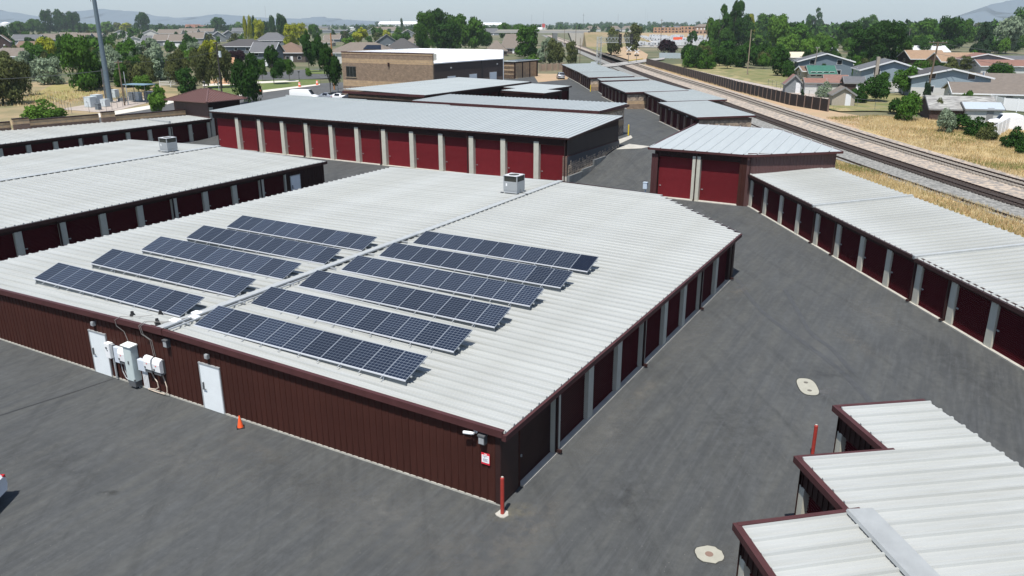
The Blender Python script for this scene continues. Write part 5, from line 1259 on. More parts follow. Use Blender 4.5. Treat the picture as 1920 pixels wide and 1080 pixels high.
# looser woods whose trees stand one by one
ORD = ['leftmost', 'second from the left', 'third from the left', 'fourth from the left', 'fifth from the left', 'sixth from the left', 'seventh from the left', 'eighth from the left', 'ninth from the left', 'tenth from the left'] + [f'{k}th from the left' for k in range(11, 40)]
SHW = {'round': 'rounded', 'open': 'loose', 'pear': 'tapering', 'bush': 'bushy', 'column': 'slim', 'cone': 'conical'}
CLW = {'dark': 'dark green', 'mid': 'mid-green', 'bright': 'bright green', 'olive': 'olive', 'silver': 'silvery'}
def wood(n, xr, yr, hr, shapes, cols, place, group, seed, wf=(.8, 1.2)):
    r = random.Random(seed); items = []
    for i in range(n): items.append((r.uniform(*xr), r.uniform(*yr), r.uniform(*hr), r.uniform(*wf), r.choice(shapes), r.choice(cols)))
    items.sort(); cnt = {}
    for px, py, h, f, sh, cl in items:
        k = cnt.get((sh, cl), 0); cnt[(sh, cl)] = k + 1; X, Y, z = at(px, py)
        tree_at(X, Y, h, h * f, sh, cl, f'{CLW[cl]} {SHW[sh]} tree, {ORD[k]} {place}', group)
def far_wood(n, xr, yr, hr, cols, seed, faces=260):
    """distant woodland: joined, one object per leaf colour"""
    r = random.Random(seed); parts = {}; base = [crown_arrays(sh, 30 + k, faces, .16) for k, sh in enumerate(['round', 'round', 'bush', 'open'])]
    for i in range(n):
        X, Y, z = at(r.uniform(*xr), r.uniform(*yr)); h = r.uniform(*hr); w = h * r.uniform(.42, .62); a = r.uniform(0, 6.28); c, s_ = math.cos(a), math.sin(a); b = base[r.randrange(4)] * np.array([w, w, h])
        parts.setdefault(r.choice(cols), []).append(np.stack([b[:, 0] * c - b[:, 1] * s_ + X, b[:, 0] * s_ + b[:, 1] * c + Y, b[:, 2] + z], 1))
    for col, vs in parts.items(): setting(put(fast_mesh('far_woodland', np.concatenate(vs), LM[col]), 'far_woodland'), 'stuff')
far_wood(190, (1370, 1980), (50, 69), (8, 13.5), ['dark', 'mid', 'dark', 'olive'], 5)
far_wood(120, (1390, 1960), (62, 82), (8.5, 13), ['dark', 'mid', 'dark', 'bright'], 6, 420)
wood(34, (1285, 1475), (101, 132), (4.2, 6.5), ['bush', 'round'], ['dark', 'mid', 'dark', 'olive'], 'in the thicket above the sheet pile wall', 'thicket above the sheet pile wall', 18)
wood(16, (1440, 1610), (96, 114), (6, 9), ['round'], ['dark', 'mid', 'bright'], 'behind the left end of the right-hand houses', 'trees behind the left end of the right-hand houses', 19)
wood(26, (-10, 235), (98, 140), (4.5, 7), ['round', 'bush'], ['mid', 'silver', 'olive', 'dark'], 'in the scrub left of the steel mast', 'scrub left of the steel mast', 20)
wood(12, (1600, 1780), (140, 176), (3, 5), ['round', 'bush'], ['dark', 'mid'], 'between the light blue houses', 'garden trees between the light blue houses', 21)
far_wood(170, (1040, 1420), (50, 54), (12, 19), ['dark', 'mid', 'dark'], 7)
wood(26, (1470, 1915), (118, 160), (3, 5), ['bush', 'round'], ['dark', 'mid', 'olive'], 'in the gardens among the right-hand houses', 'garden shrubs among the right-hand houses', 23)
far_wood(90, (-20, 780), (63, 88), (4.5, 7), ['dark', 'mid', 'olive', 'mid'], 24, 420)
far_wood(260, (-40, 1000), (50, 63), (5.5, 9.5), ['dark', 'mid', 'olive', 'dark'], 8)
wood(40, (100, 430), (94, 134), (4, 6.5), ['round', 'bush'], ['silver', 'mid', 'silver', 'bright', 'mid'], 'below the grey houses', 'trees of the green belt below the grey houses', 9)
wood(60, (1410, 1930), (86, 104), (5, 8), ['round', 'round', 'bush'], ['dark', 'mid', 'dark', 'bright'], 'just beyond the right-hand roofs', 'trees just beyond the right-hand roofs', 16)
wood(26, (470, 800), (60, 78), (5, 8), ['round', 'pear'], ['dark', 'mid', 'olive'], 'among the roofs behind the brick building', 'trees among the roofs behind the brick building', 17)
wood(14, (225, 345), (134, 168), (4, 6), ['round', 'bush'], ['silver', 'dark', 'mid', 'olive'], 'between mast and park', 'trees on the bank between mast and park', 10)

def belt(name, n, xr, yr, hr, cols, seed):
    """far woodland nobody could count"""
    r = np.random.RandomState(seed); base = crown_arrays('bush', 3, 46, .34)
    for ci, col in enumerate(cols):
        parts = []
        for i in range(n):
            px = r.uniform(*xr); Y = math.exp(r.uniform(math.log(yr[0]), math.log(yr[1]))); X = (px - 960) / CAM_F * Y * 1.03; h = r.uniform(*hr)
            a = r.uniform(0, 6.28); c, s = math.cos(a), math.sin(a); v = base * np.array([h * .62, h * .62, h])
            parts.append(np.stack([v[:, 0] * c - v[:, 1] * s + X, v[:, 0] * s + v[:, 1] * c + Y, v[:, 2] + 2.0], 1))
        setting(put(fast_mesh(name, np.concatenate(parts), LM[col]), name), 'stuff')
belt('distant_woodland', 700, (-150, 2080), (1350, 4400), (6, 12), ['dark', 'mid'], 1)
belt('distant_woodland', 200, (1400, 2080), (620, 2400), (9, 15), ['dark', 'mid'], 2)

# dry grass tufts
def grass(name, polys, dens, hr, cols, seed, w=.035):
    r = np.random.RandomState(seed); out = []
    for poly, dn in polys:
        xs = [p[0] for p in poly]; ys = [p[1] for p in poly]; A = (max(xs) - min(xs)) * (max(ys) - min(ys)); n = int(A * dn)
        pts = np.stack([r.uniform(min(xs), max(xs), n), r.uniform(min(ys), max(ys), n)], 1); ins = np.zeros(n, bool)
        for (x0, y0), (x1, y1) in zip(poly, poly[1:] + poly[:1]):
            c = ((y0 > pts[:, 1]) != (y1 > pts[:, 1])) & (pts[:, 0] < (x1 - x0) * (pts[:, 1] - y0) / ((y1 - y0) if abs(y1 - y0) > 1e-9 else 1e-9) + x0); ins ^= c
        out.append(pts[ins])
    p = np.concatenate(out); cl = np.sin(p[:, 0] * .9 + 1.3 * np.sin(p[:, 1] * .5)) * np.sin(p[:, 1] * .7 + 1.7 * np.sin(p[:, 0] * .6)); p = p[cl + r.normal(scale=.5, size=len(cl)) > -.55]; n = len(p)
    z = np.array([terr(a, b) for a, b in p]); a = r.uniform(0, 6.28, n); h = r.uniform(hr[0], hr[1], n); ww = w * r.uniform(.7, 1.6, n) + h * .05; l = r.normal(scale=.25, size=(n, 2)) * h[:, None]
    v = np.empty((n, 3, 3)); v[:, 0] = np.stack([p[:, 0] - np.cos(a) * ww, p[:, 1] - np.sin(a) * ww, z], 1); v[:, 1] = np.stack([p[:, 0] + np.cos(a) * ww, p[:, 1] + np.sin(a) * ww, z], 1)
    v[:, 2] = np.stack([p[:, 0] + l[:, 0], p[:, 1] + l[:, 1], z + h], 1)
    q_ = np.sin(p[:, 0] * .35 + np.sin(p[:, 1] * .21) * 2) + np.sin(p[:, 1] * .28 + 1.7) + r.normal(scale=.8, size=n)
    k = np.digitize(q_, [-.9, .1, 1.35]) if len(cols) == 4 else r.randint(0, len(cols), n)
    for i, c in enumerate(cols): setting(put(fast_mesh(name, v[k == i].reshape(-1, 3), c, 3), name), 'stuff')
STRAW = [mat('straw_blades', (.54, .43, .21), .9, trans=.3), mat('pale_straw_blades', (.67, .56, .34), .9, trans=.3), mat('tawny_blades', (.50, .36, .18), .9, trans=.25), mat('green_blades', (.24, .25, .08), .9, trans=.3)]
grass('dry_grass', [([(29.6, 33), (29.3, 56), (28.6, 68), (31.5, 76), (34, 98), (37.5, 102), (40.5, 90), (43.5, 72), (46, 48), (47.5, 33)], 110),
                    ([(56.2, 62), (54.2, 92), (51.6, 132), (60, 134), (70, 126), (80, 108), (92, 62)], 60),
                    ([(48.6, 165), (47.0, 240), (46.5, 285), (50.5, 285), (52, 210), (58, 150), (58, 140)], 14)], 1, (.12, .42), STRAW, 3, .016)
grass('dry_grass', [([(-150, 150), (-95, 165), (-75, 175), (-84, 190), (-130, 200)], 3)], 1, (.3, .7), STRAW, 5, .06)

# ------------------------------------------------------------------ houses
def shingle(name, c): return mat(name, c, .9, var=.14, scale=(1, 1, 6), nscale=1.2, detail=6)
RF = {'taupe': shingle('taupe_shingles', (.155, .13, .108)), 'grey': shingle('grey_shingles', (.105, .108, .115)), 'brown': shingle('brown_shingles', (.15, .10, .072)), 'tan': shingle('tan_shingles', (.27, .18, .115)),
      'red': shingle('reddish_shingles', (.20, .105, .08)), 'white': shingle('white_roofing', (.48, .50, .50)), 'orange': shingle('orange_roof', (.20, .09, .06)), 'green': shingle('green_metal_roof', (.03, .115, .085)),
      'dark': shingle('dark_shingles', (.065, .062, .062)), 'weathered': mat('weathered_boards', (.36, .36, .34), .9, nscale=2.5, scale=(.4, 3, 1), col2=(.16, .155, .15), contrast=(.4, .6), detail=8), 'rose': shingle('rose_brown_shingles', (.20, .11, .09)), 'cream': shingle('cream_roofing', (.55, .48, .36))}
SD = {'white': mat('white_siding', (.52, .52, .50), .8, var=.08, scale=(.3, .3, 8), nscale=1.5), 'grey': mat('grey_siding', (.19, .205, .215), .8, var=.08, scale=(.3, .3, 8), nscale=1.5), 'beige': mat('beige_siding', (.36, .32, .26), .8, var=.08),
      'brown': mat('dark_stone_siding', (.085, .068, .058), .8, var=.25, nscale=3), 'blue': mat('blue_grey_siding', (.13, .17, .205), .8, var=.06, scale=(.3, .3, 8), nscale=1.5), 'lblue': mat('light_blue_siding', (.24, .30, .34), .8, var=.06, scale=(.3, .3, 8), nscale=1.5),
      'brick': mat('red_brick_siding', (.25, .12, .09), .85, var=.15, nscale=4), 'darkbrick': mat('dark_brown_siding', (.06, .035, .03), .9, var=.2, nscale=3), 'slate': mat('slate_siding', (.11, .13, .15), .8, var=.1), 'olive': mat('olive_siding', (.20, .20, .16), .8, var=.1)}
FASC = mat('white_fascia', (.68, .69, .70), .6)
FASD = mat('grey_fascia', (.22, .22, .22), .6)
def window(parent, x, y, z, w, h, rot=0.0, fr=FASC):
    mb = MB(); mb.box(-w / 2 - .08, w / 2 + .08, -.05, .02, -.08, h + .08); f = mb.build('window', fr, parent, (x, y, z), rot)
    mb = MB(); mb.box(-w / 2, w / 2, -.07, -.05, 0, h); mb.build('pane', GLASS, f)
    return f
def house(X, Y, rot, W_, D_, hw, rise, typ, roof, wall, label, name='house', cat='house', fas=FASC, oh=.5, win=3, garage=None, wall2=None, door=True, side_win=1, group=None, z=None, storeys=1):
    """X, Y = middle of the front wall's foot; rot = direction of the front wall's run."""
    z = terr(X, Y) if z is None else z
    t = thing(name, label, cat, (X, Y, z), rot, group); a = W_ / 2
    mb = MB()
    if typ == 'front': mb.v = [(-a, 0, -.3), (a, 0, -.3), (a, D_, -.3), (-a, D_, -.3), (-a, 0, hw), (a, 0, hw), (a, D_, hw), (-a, D_, hw), (0, 0, hw + rise), (0, D_, hw + rise)]; mb.f = [(0, 1, 5, 8, 4), (1, 2, 6, 5), (2, 3, 7, 9, 6), (3, 0, 4, 7)]
    elif typ == 'side': mb.v = [(-a, 0, -.3), (a, 0, -.3), (a, D_, -.3), (-a, D_, -.3), (-a, 0, hw), (a, 0, hw), (a, D_, hw), (-a, D_, hw), (-a, D_ / 2, hw + rise), (a, D_ / 2, hw + rise)]; mb.f = [(0, 1, 5, 4), (1, 2, 6, 9, 5), (2, 3, 7, 6), (3, 0, 4, 8, 7)]
    else: mb.prism([(-a, 0), (a, 0), (a, D_), (-a, D_)], -.3, hw)
    mb.m = [0] * len(mb.f); mb.build('wall', SD[wall], t)
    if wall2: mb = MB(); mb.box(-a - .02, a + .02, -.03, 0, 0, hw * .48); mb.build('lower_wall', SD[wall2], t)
    th = .16
    if typ == 'hip':
        b = min(W_, D_) / 2; hip(t, -a - oh, a + oh, -oh, D_ + oh, hw, hw + rise, -max(0, a - b) - .01, max(0, a - b) + .01, D_ / 2, RF[roof])
        mb = MB(); mb.box(-a - oh, a + oh, -oh - .04, -oh, hw - .2, hw + .02); mb.box(a + oh, a + oh + .04, -oh, D_ + oh, hw - .2, hw + .02); mb.build('fascia', fas, t)
    else:
        sl = rise / (a if typ == 'front' else D_ / 2); zz = hw + rise + .05; mb = MB(); fb = MB()
        if typ == 'front':
            e = a + oh; ze = zz - sl * e
            mb.add([(-e, -oh, ze), (0, -oh, zz), (0, D_ + oh, zz), (-e, D_ + oh, ze), (-e, -oh, ze + th), (0, -oh, zz + th), (0, D_ + oh, zz + th), (-e, D_ + oh, ze + th)], [(0, 3, 2, 1), (4, 5, 6, 7), (0, 1, 5, 4), (2, 3, 7, 6), (3, 0, 4, 7)])
            mb.add([(e, -oh, ze), (0, -oh, zz), (0, D_ + oh, zz), (e, D_ + oh, ze), (e, -oh, ze + th), (0, -oh, zz + th), (0, D_ + oh, zz + th), (e, D_ + oh, ze + th)], [(0, 1, 2, 3), (7, 6, 5, 4), (4, 5, 1, 0), (6, 7, 3, 2), (7, 4, 0, 3)])
            for s_ in (-1, 1): fb.beam((s_ * e, -oh - .04, ze + .05), (0, -oh - .04, zz + .05), .08, .3); fb.beam((s_ * (e + .03), -oh, ze + .04), (s_ * (e + .03), D_ + oh, ze + .04), .08, .24)
        else:
            e = D_ / 2 + oh; ze = zz - sl * e; ym = D_ / 2
            mb.add([(-a - oh, -oh, ze), (a + oh, -oh, ze), (a + oh, ym, zz), (-a - oh, ym, zz), (-a - oh, -oh, ze + th), (a + oh, -oh, ze + th), (a + oh, ym, zz + th), (-a - oh, ym, zz + th)], [(0, 3, 2, 1), (4, 5, 6, 7), (0, 1, 5, 4), (1, 2, 6, 5), (3, 0, 4, 7)])
            mb.add([(-a - oh, D_ + oh, ze), (a + oh, D_ + oh, ze), (a + oh, ym, zz), (-a - oh, ym, zz), (-a - oh, D_ + oh, ze + th), (a + oh, D_ + oh, ze + th), (a + oh, ym, zz + th), (-a - oh, ym, zz + th)], [(0, 1, 2, 3), (7, 6, 5, 4), (4, 5, 1, 0), (5, 6, 2, 1), (7, 4, 0, 3)])
            for s_ in (-1, 1):
                fb.beam((s_ * (a + oh + .04), -oh, ze + .05), (s_ * (a + oh + .04), ym, zz + .05), .08, .3); fb.beam((s_ * (a + oh + .04), D_ + oh, ze + .05), (s_ * (a + oh + .04), ym, zz + .05), .08, .3)
            fb.beam((-a - oh, -oh - .03, ze + .04), (a + oh, -oh - .03, ze + .04), .08, .24)
        mb.build('roof', RF[roof], t); fb.build('fascia', fas, t)
    for s_ in range(storeys):
        zb = .95 + s_ * 2.6
        for i in range(win):
            x = -a + W_ * (i + .5) / win
            if garage and s_ == 0 and abs(x - garage) < 3: continue
            window(t, x, -.02, zb, 1.2, 1.1)
        for i in range(side_win):
            y = D_ * (i + .5) / side_win
            window(t, a + .02, y, zb, 1.1, 1.0, H90); window(t, -a - .02, y, zb, 1.1, 1.0, -H90)
    if garage is not None:
        mb = MB(); mb.box(garage - 2.4, garage + 2.4, -.06, .02, 0, 2.2)
        for k in range(1, 4): mb.box(garage - 2.4, garage + 2.4, -.075, -.06, k * .55 - .02, k * .55 + .02)
        mb.build('garage_door', FASC, t)
    if door and garage is None: mb = MB(); mb.box(W_ * .08, W_ * .08 + .95, -.07, .02, 0, 2.1); mb.build('door', FASC if wall != 'white' else FASD, t)
    return t
def hs(px, yb, yt, wpx, D_, typ, roof, wall, label, rot=0, share=.5, **k):
    X, Y, z = at(px, yb); m = m_per_px(X, Y); Wd = wpx * m; tot = (yb - yt) * m
    back = D_ / 2 if typ != 'front' else 0
    tot = max(2.6, tot - back * (CAM_H - z - tot) / Y) ; hw = tot * share
    return house(X, Y, R(rot), Wd, D_, hw, tot - hw, typ, roof, wall, label, **k)
HL = [ # left suburb, near to far
 (22, 122, 92, 78, 12, 'side', 'taupe', 'white', 'white-walled single-storey house with taupe roof behind the silver tree on the left', -12, .55, dict(win=0, side_win=0)),
 (58, 100, 79, 54, 11, 'side', 'brown', 'beige', 'house with warm brown roof behind the white-walled one on the left', 2, .5, {}),
 (48, 84, 66, 50, 11, 'side', 'grey', 'grey', 'grey-roofed house left of the yellow-green tree', 3, .5, dict(win=2)),
 (5, 90, 67, 26, 10, 'front', 'brown', 'darkbrick', 'dark brown gabled house cut by the left edge', 25, .5, dict(win=0)),
 (92, 82, 65, 44, 11, 'side', 'taupe', 'grey', 'taupe-roofed house behind the yellow-green tree', -4, .5, {}),
 (126, 80, 62, 28, 10, 'side', 'taupe', 'slate', 'narrow taupe-roofed house, third from the left in its row', 4, .5, dict(win=1)),
 (150, 82, 63, 34, 10, 'side', 'taupe', 'grey', 'house with two small gables left of the steel mast', -3, .5, dict(win=2)),
 (176, 80, 63, 26, 10, 'side', 'taupe', 'beige', 'taupe roof directly left of the steel mast', 0, .5, dict(win=1)),
 (150, 92, 76, 24, 9, 'front', 'grey', 'lblue', 'low house with white-edged gable left of the steel mast', 30, .5, dict(win=0)),
 (112, 94, 80, 30, 9, 'front', 'taupe', 'white', 'low house with white-edged gable behind the yellow-green tree', 28, .5, dict(win=0)),
 (228, 72, 57, 34, 12, 'front', 'taupe', 'white', 'white gabled house right of the steel mast', 22, .5, dict(win=1)),
 (283, 71, 56.5, 32, 12, 'front', 'taupe', 'white', 'left white gabled house of the pair right of the mast', 20, .5, dict(win=1)),
 (318, 70, 56, 44, 12, 'side', 'taupe', 'beige', 'long taupe-roofed house right of the white gables', 0, .5, {}),
 (252, 83, 70, 38, 11, 'front', 'grey', 'white', 'grey-roofed house with white gable at the left end of its row', 25, .5, dict(win=0)),
 (282, 86, 68, 30, 11, 'side', 'grey', 'slate', 'grey-roofed house, second from the left in the row above the willows', 4, .5, dict(win=1)),
 (304, 86, 66, 32, 11, 'side', 'taupe', 'grey', 'grey-walled house, third from the left in the row above the willows', 5, .5, dict(win=2)),
 (332, 88, 66, 30, 11, 'side', 'taupe', 'grey', 'grey-walled house with white garage, fourth in the row above the willows', 4, .5, dict(win=0, garage=0)),
 (366, 82, 62, 30, 11, 'side', 'taupe', 'grey', 'taupe-roofed house right of the dark blue-green tree', 6, .5, dict(win=1)),
 (388, 80, 61, 26, 11, 'front', 'taupe', 'slate', 'white-edged gabled house above the yellow tree', 25, .5, dict(win=1)),
 (410, 78, 60, 26, 11, 'front', 'grey', 'grey', 'grey gabled house second above the yellow tree', 25, .5, dict(win=1)),
 (430, 74, 58, 26, 11, 'front', 'grey', 'slate', 'grey gabled house third above the yellow tree', 25, .5, dict(win=1)),
 (352, 66, 54, 34, 12, 'side', 'taupe', 'beige', 'low taupe roof below the orange-brown roofs', 0, .5, {}),
 (385, 64, 54, 30, 12, 'side', 'taupe', 'grey', 'low taupe roof right below the orange-brown roofs', 3, .5, dict(win=2)),
 (362, 57, 46.5, 26, 14, 'side', 'orange', 'brick', 'orange-brown roofed house on the left horizon', 12, .5, {}),
 (388, 57, 48, 32, 14, 'side', 'rose', 'brick', 'long brown-red roofed house on the left horizon', 0, .5, {}),
 (450, 64, 53, 30, 12, 'side', 'grey', 'grey', 'grey-roofed house left of the yellow poplars', 0, .5, dict(win=2)),
 (455, 112, 75, 86, 13, 'hip', 'dark', 'slate', 'large two-storey dark grey house behind the park trees', 0, .66, dict(win=4, storeys=2, wall2='olive')),
 (508, 84, 62, 54, 13, 'hip', 'grey', 'slate', 'house with tall pointed grey hip roof beside the yellow poplars', 0, .35, {}),
 (494, 124, 82, 44, 9, 'side', 'grey', 'slate', 'two-storey grey house with white porch left of the stone-fronted one', -5, .62, dict(win=2, storeys=2)),
 (540, 116, 81, 66, 13, 'hip', 'brown', 'brown', 'brown-roofed stone-fronted house behind the street trees', 0, .48, dict(win=3)),
 (672, 118, 81, 120, 14, 'hip', 'taupe', 'white', 'taupe-roofed house with solar panels behind the brick building', -8, .5, dict(win=0)),
 (610, 86, 72, 26, 11, 'hip', 'taupe', 'beige', 'small taupe-roofed house behind the tall dark pair of trees', 0, .4, dict(win=1)),
 (622, 78, 66, 30, 11, 'side', 'taupe', 'slate', 'taupe roof above the side street trees', 0, .4, dict(win=1)),
 (642, 74, 60, 28, 12, 'hip', 'taupe', 'grey', 'taupe-roofed house left of the vivid yellow-green tree', 0, .4, dict(win=1)),
 (665, 68, 57, 26, 12, 'front', 'taupe', 'grey', 'gabled house directly behind the vivid yellow-green tree', 10, .4, dict(win=1)),
 (700, 64, 52, 24, 12, 'front', 'taupe', 'grey', 'gabled house right of the vivid yellow-green tree', 10, .4, dict(win=1)),
 (722, 62, 51, 40, 12, 'side', 'taupe', 'grey', 'long taupe roof below the white warehouse', 0, .4, dict(win=2)),
 (765, 70, 56, 32, 12, 'front', 'taupe', 'grey', 'gabled house left of the big dark tree mass', 10, .4, dict(win=1)),
 (726, 90, 66, 44, 12, 'front', 'grey', 'slate', 'dark gabled house right of the solar-roofed one', 10, .4, dict(win=1, fas=FASD)),
 (752, 100, 73, 56, 13, 'hip', 'dark', 'brown', 'dark-roofed house directly above the white flat roof', 0, .35, dict(win=2, fas=FASD)),
 (775, 88, 69, 36, 12, 'hip', 'taupe', 'brown', 'taupe-roofed house tucked left of the big dark tree mass', 0, .35, dict(win=1, fas=FASD)),
 (930, 104, 76, 40, 13, 'hip', 'taupe', 'brown', 'brown-roofed house right of the big dark tree mass', 0, .3, dict(win=1, fas=FASD)),
 (958, 100, 66, 40, 13, 'side', 'taupe', 'brown', 'tall taupe roof above the small brick storage building', -25, .3, dict(win=1, fas=FASD)),
 (922, 66, 54, 30, 12, 'side', 'grey', 'grey', 'grey roof on the horizon right of the big tree mass', 0, .4, dict(win=1)),
]
for (px, yb, yt, w_, D_, ty, rf, wl_, lb, rot, sh, k) in HL: hs(px, yb, yt, w_, D_, ty, rf, wl_, lb, rot, sh, **k)
rt = [o for o in C.objects if o.get('label', '').startswith('taupe-roofed house with solar')][0]
mb = MB(); mb.add([(1.5, 1.6, 4.9), (8.5, 1.6, 4.9), (7.6, 4.6, 6.35), (2.2, 4.6, 6.35)], [(0, 1, 2, 3)]); mb.build('solar_panel', CELLK, rt)
HR = [ # right-hand neighbourhood
 (1545, 146, 103, 96, 9, 'front', 'grey', 'blue', 'two-storey blue-grey house with broad white-edged gable, left end of the right-hand houses', -12, .68, dict(win=2, storeys=2)),
 (1575, 145, 116, 72, 8, 'front', 'grey', 'grey', 'low grey gabled wing in front of the left two-storey house', -10, .6, dict(win=2)),
 (1541, 150, 125, 46, 5, 'side', 'green', 'white', 'small cottage with green roof and white posts', -2, .5, dict(win=4, fas=FASD)),
 (1510, 149, 126, 10, 5, 'side', 'brown', 'beige', 'narrow tan lean-to left of the green-roofed cottage', 0, .7, dict(win=0, door=False)),
 (1668, 172, 117, 108, 11, 'front', 'grey', 'lblue', 'two-storey light blue gabled house with solar panels on its roof', -14, .7, dict(win=2, storeys=2, wall2='white')),  # siding darkened and lower wall white: eave shade put into the colours
 (1778, 182, 132, 132, 12, 'front', 'dark', 'lblue', 'wide light blue gabled house behind the leaning power pole', -16, .7, dict(win=2, storeys=2, wall2='white')),  # white lower wall paints the sunlit part, darker siding the eave shade
 (1870, 178, 140, 120, 14, 'side', 'taupe', 'lblue', 'long taupe-roofed blue house at the right edge', -18, .62, dict(win=3)),
 (1870, 200, 158, 150, 12, 'side', 'taupe', 'white', 'low taupe-roofed house with open carport at the right edge', -20, .6, dict(win=0, wall2=None)),
 (1738, 104, 87, 82, 12, 'side', 'white', 'white', 'white-roofed house behind the tan roofs', 0, .4, dict(win=2)),
 (1740, 122, 96, 64, 12, 'side', 'tan', 'darkbrick', 'left tan-roofed house with dark walls', -4, .45, dict(win=2)),
 (1798, 130, 101, 64, 12, 'side', 'tan', 'brick', 'right tan-roofed house with white garage and red brick wall', -6, .5, dict(win=0, garage=-3)),
 (1846, 132, 103, 84, 12, 'front', 'red', 'grey', 'reddish-roofed grey house with blue gable', -14, .68, dict(win=2)),
 (1882, 136, 114, 80, 10, 'side', 'red', 'white', 'low reddish-roofed wing at the right edge', -10, .55, dict(win=1)),
 (1912, 124, 106, 50, 12, 'side', 'grey', 'lblue', 'pale blue house cut by the right edge behind the reddish roofs', -10, .55, dict(win=1)),
 (1495, 116, 99, 44, 10, 'side', 'cream', 'white', 'cream flat-looking roof left of the two-storey blue-grey house', 0, .5, dict(win=0)),
 (1562, 104, 87, 12, 5, 'front', 'grey', 'blue', 'small blue-grey turret behind the two-storey house', 0, .6, dict(win=1)),
 (1568, 78, 68, 24, 10, 'side', 'grey', 'grey', 'small grey roof in the dark trees', 0, .5, dict(win=0)),
 (1828, 58, 45, 34, 14, 'side', 'grey', 'grey', 'grey roof in the far trees on the right', 0, .5, dict(win=1)),
]
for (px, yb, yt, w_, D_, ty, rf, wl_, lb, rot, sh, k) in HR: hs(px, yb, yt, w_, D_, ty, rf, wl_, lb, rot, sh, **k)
for o in [o for o in C.objects if o.get('label', '').startswith('two-storey light blue gabled')]:
    w_ = bpy.data.objects; mb = MB(); X_ = 6.2
    mb.box(-3.6, -3.0, -1.2, -.1, 0, 7.2); mb.build('chimney', mat('tan_chimney', (.33, .29, .24), .9), o)
SHD = [
 (1488, 174, 143, 32, 4, 'rose', 'grey', 'gambrel barn-shaped shed with plum roof', 'front', .5),
 (1527, 176, 149, 36, 3.5, 'red', 'white', 'white shed with flat reddish roof', 'side', .75),
 (1566, 174, 143, 40, 4, 'rose', 'white', 'white shed with pitched rose-brown roof', 'side', .6),
 (1600, 178, 146, 34, 4, 'grey', 'darkbrick', 'open dark shelter with grey roof among the garden sheds', 'side', .7),
 (1580, 198, 166, 40, 4, 'taupe', 'beige', 'small beige garden shed with taupe gable roof nearest the tracks', 'front', .6),
 (1842, 228, 206, 62, 4, 'lwhite', 'white', 'long low white shed with pale roof beside the barn', 'side', .7),
 (1803, 226, 183, 112, 8, 'weathered', 'darkbrick', 'dark timber barn with weathered pale board roof', 'side', .5),
]
RF['lwhite'] = mat('pale_shed_roof', (.36, .41, .45), .6, var=.05)
for px, yb, yt, w_, D_, rf, wl_, lb, ty, sh in SHD:
    t = hs(px, yb, yt, w_, D_, ty, rf, wl_, lb, -12 if 'barn with' not in lb else -16, sh, name='garden_shed' if 'barn' not in lb or 'shaped' in lb else 'timber_barn', cat='shed', win=0, side_win=0, fas=FASD, oh=.25)

# fences and walls
def fence(pts, h, label, name, panel_m, post_m, pitch, th=.05, rails=(), panels=True, cat='fence', postw=.12, slat=None, z=None):
    X, Y = pts[0]; t = thing(name, label, cat, (X, Y, 0), 0); seg = MB(); pmesh = None
    mbp = MB(); mbp.box(-postw / 2, postw / 2, -postw / 2, postw / 2, -.3, h + .08); pmesh = mbp.mesh('post', post_m)
    for a, b in zip(pts[:-1], pts[1:]):
        d = Vector((b[0] - a[0], b[1] - a[1])); L = d.length; n = max(1, int(round(L / pitch))); an = math.atan2(d.y, d.x)
        for i in range(n + 1):
            q = (a[0] + d.x * i / n, a[1] + d.y * i / n); zq = terr(*q)
            put(pmesh, 'post', t, (q[0] - X, q[1] - Y, zq), an)
            if i < n:
                q2 = (a[0] + d.x * (i + 1) / n, a[1] + d.y * (i + 1) / n); z2 = terr(*q2)
                mb = MB()
                if panels: mb.beam((q[0] - X, q[1] - Y, zq + h / 2), (q2[0] - X, q2[1] - Y, z2 + h / 2), th, h)
                if panels: mb.build('panel', panel_m, t)
                for rz_ in rails:
                    mb = MB(); mb.beam((q[0] - X, q[1] - Y, zq + rz_), (q2[0] - X, q2[1] - Y, z2 + rz_), th, th * 2.4); mb.build('rail', panel_m, t)
    return t
SHEET = mat('dark_brown_sheet', (.013, .0075, .006), .7, var=.2, scale=(3, 3, .4), nscale=1.5)
fp_ = [P(1212, 121), P(1280, 141), P(1380, 171), P(1480, 197), P(1552, 209.5)]
fence(fp_, 2.1, 'dark brown sheet pile wall with pale posts along the railway bank', 'retaining_wall', SHEET, mat('post_brown', (.20, .14, .11), .7), 2.1, th=.12, cat='retaining wall', postw=.2)
fence([P(300, 162), P(320, 161), P(345, 160)], 1.3, 'white three-rail fence behind the park trees', 'rail_fence', PVC, PVC, 2.4, rails=(.35, .75, 1.15), panels=False, th=.07, postw=.16)
fence([P(1836, 196), P(1880, 206), P(1960, 212)], 2.0, 'white vinyl fence in front of the carport house', 'vinyl_fence', PVC, PVC, 2.4, postw=.14)
fence([P(1860, 262), P(1890, 244), P(1960, 246)], 1.9, 'white fence panel below the white van at the right edge', 'vinyl_fence', PVC, PVC, 2.4, postw=.14)
fence([P(1236, 109), P(1276, 109.5)], 2.2, 'pale grey-blue slatted fence below the purple tree', 'slat_fence', mat('pale_blue_slats', (.36, .42, .44), .7), GREY, 1.6, postw=.2)
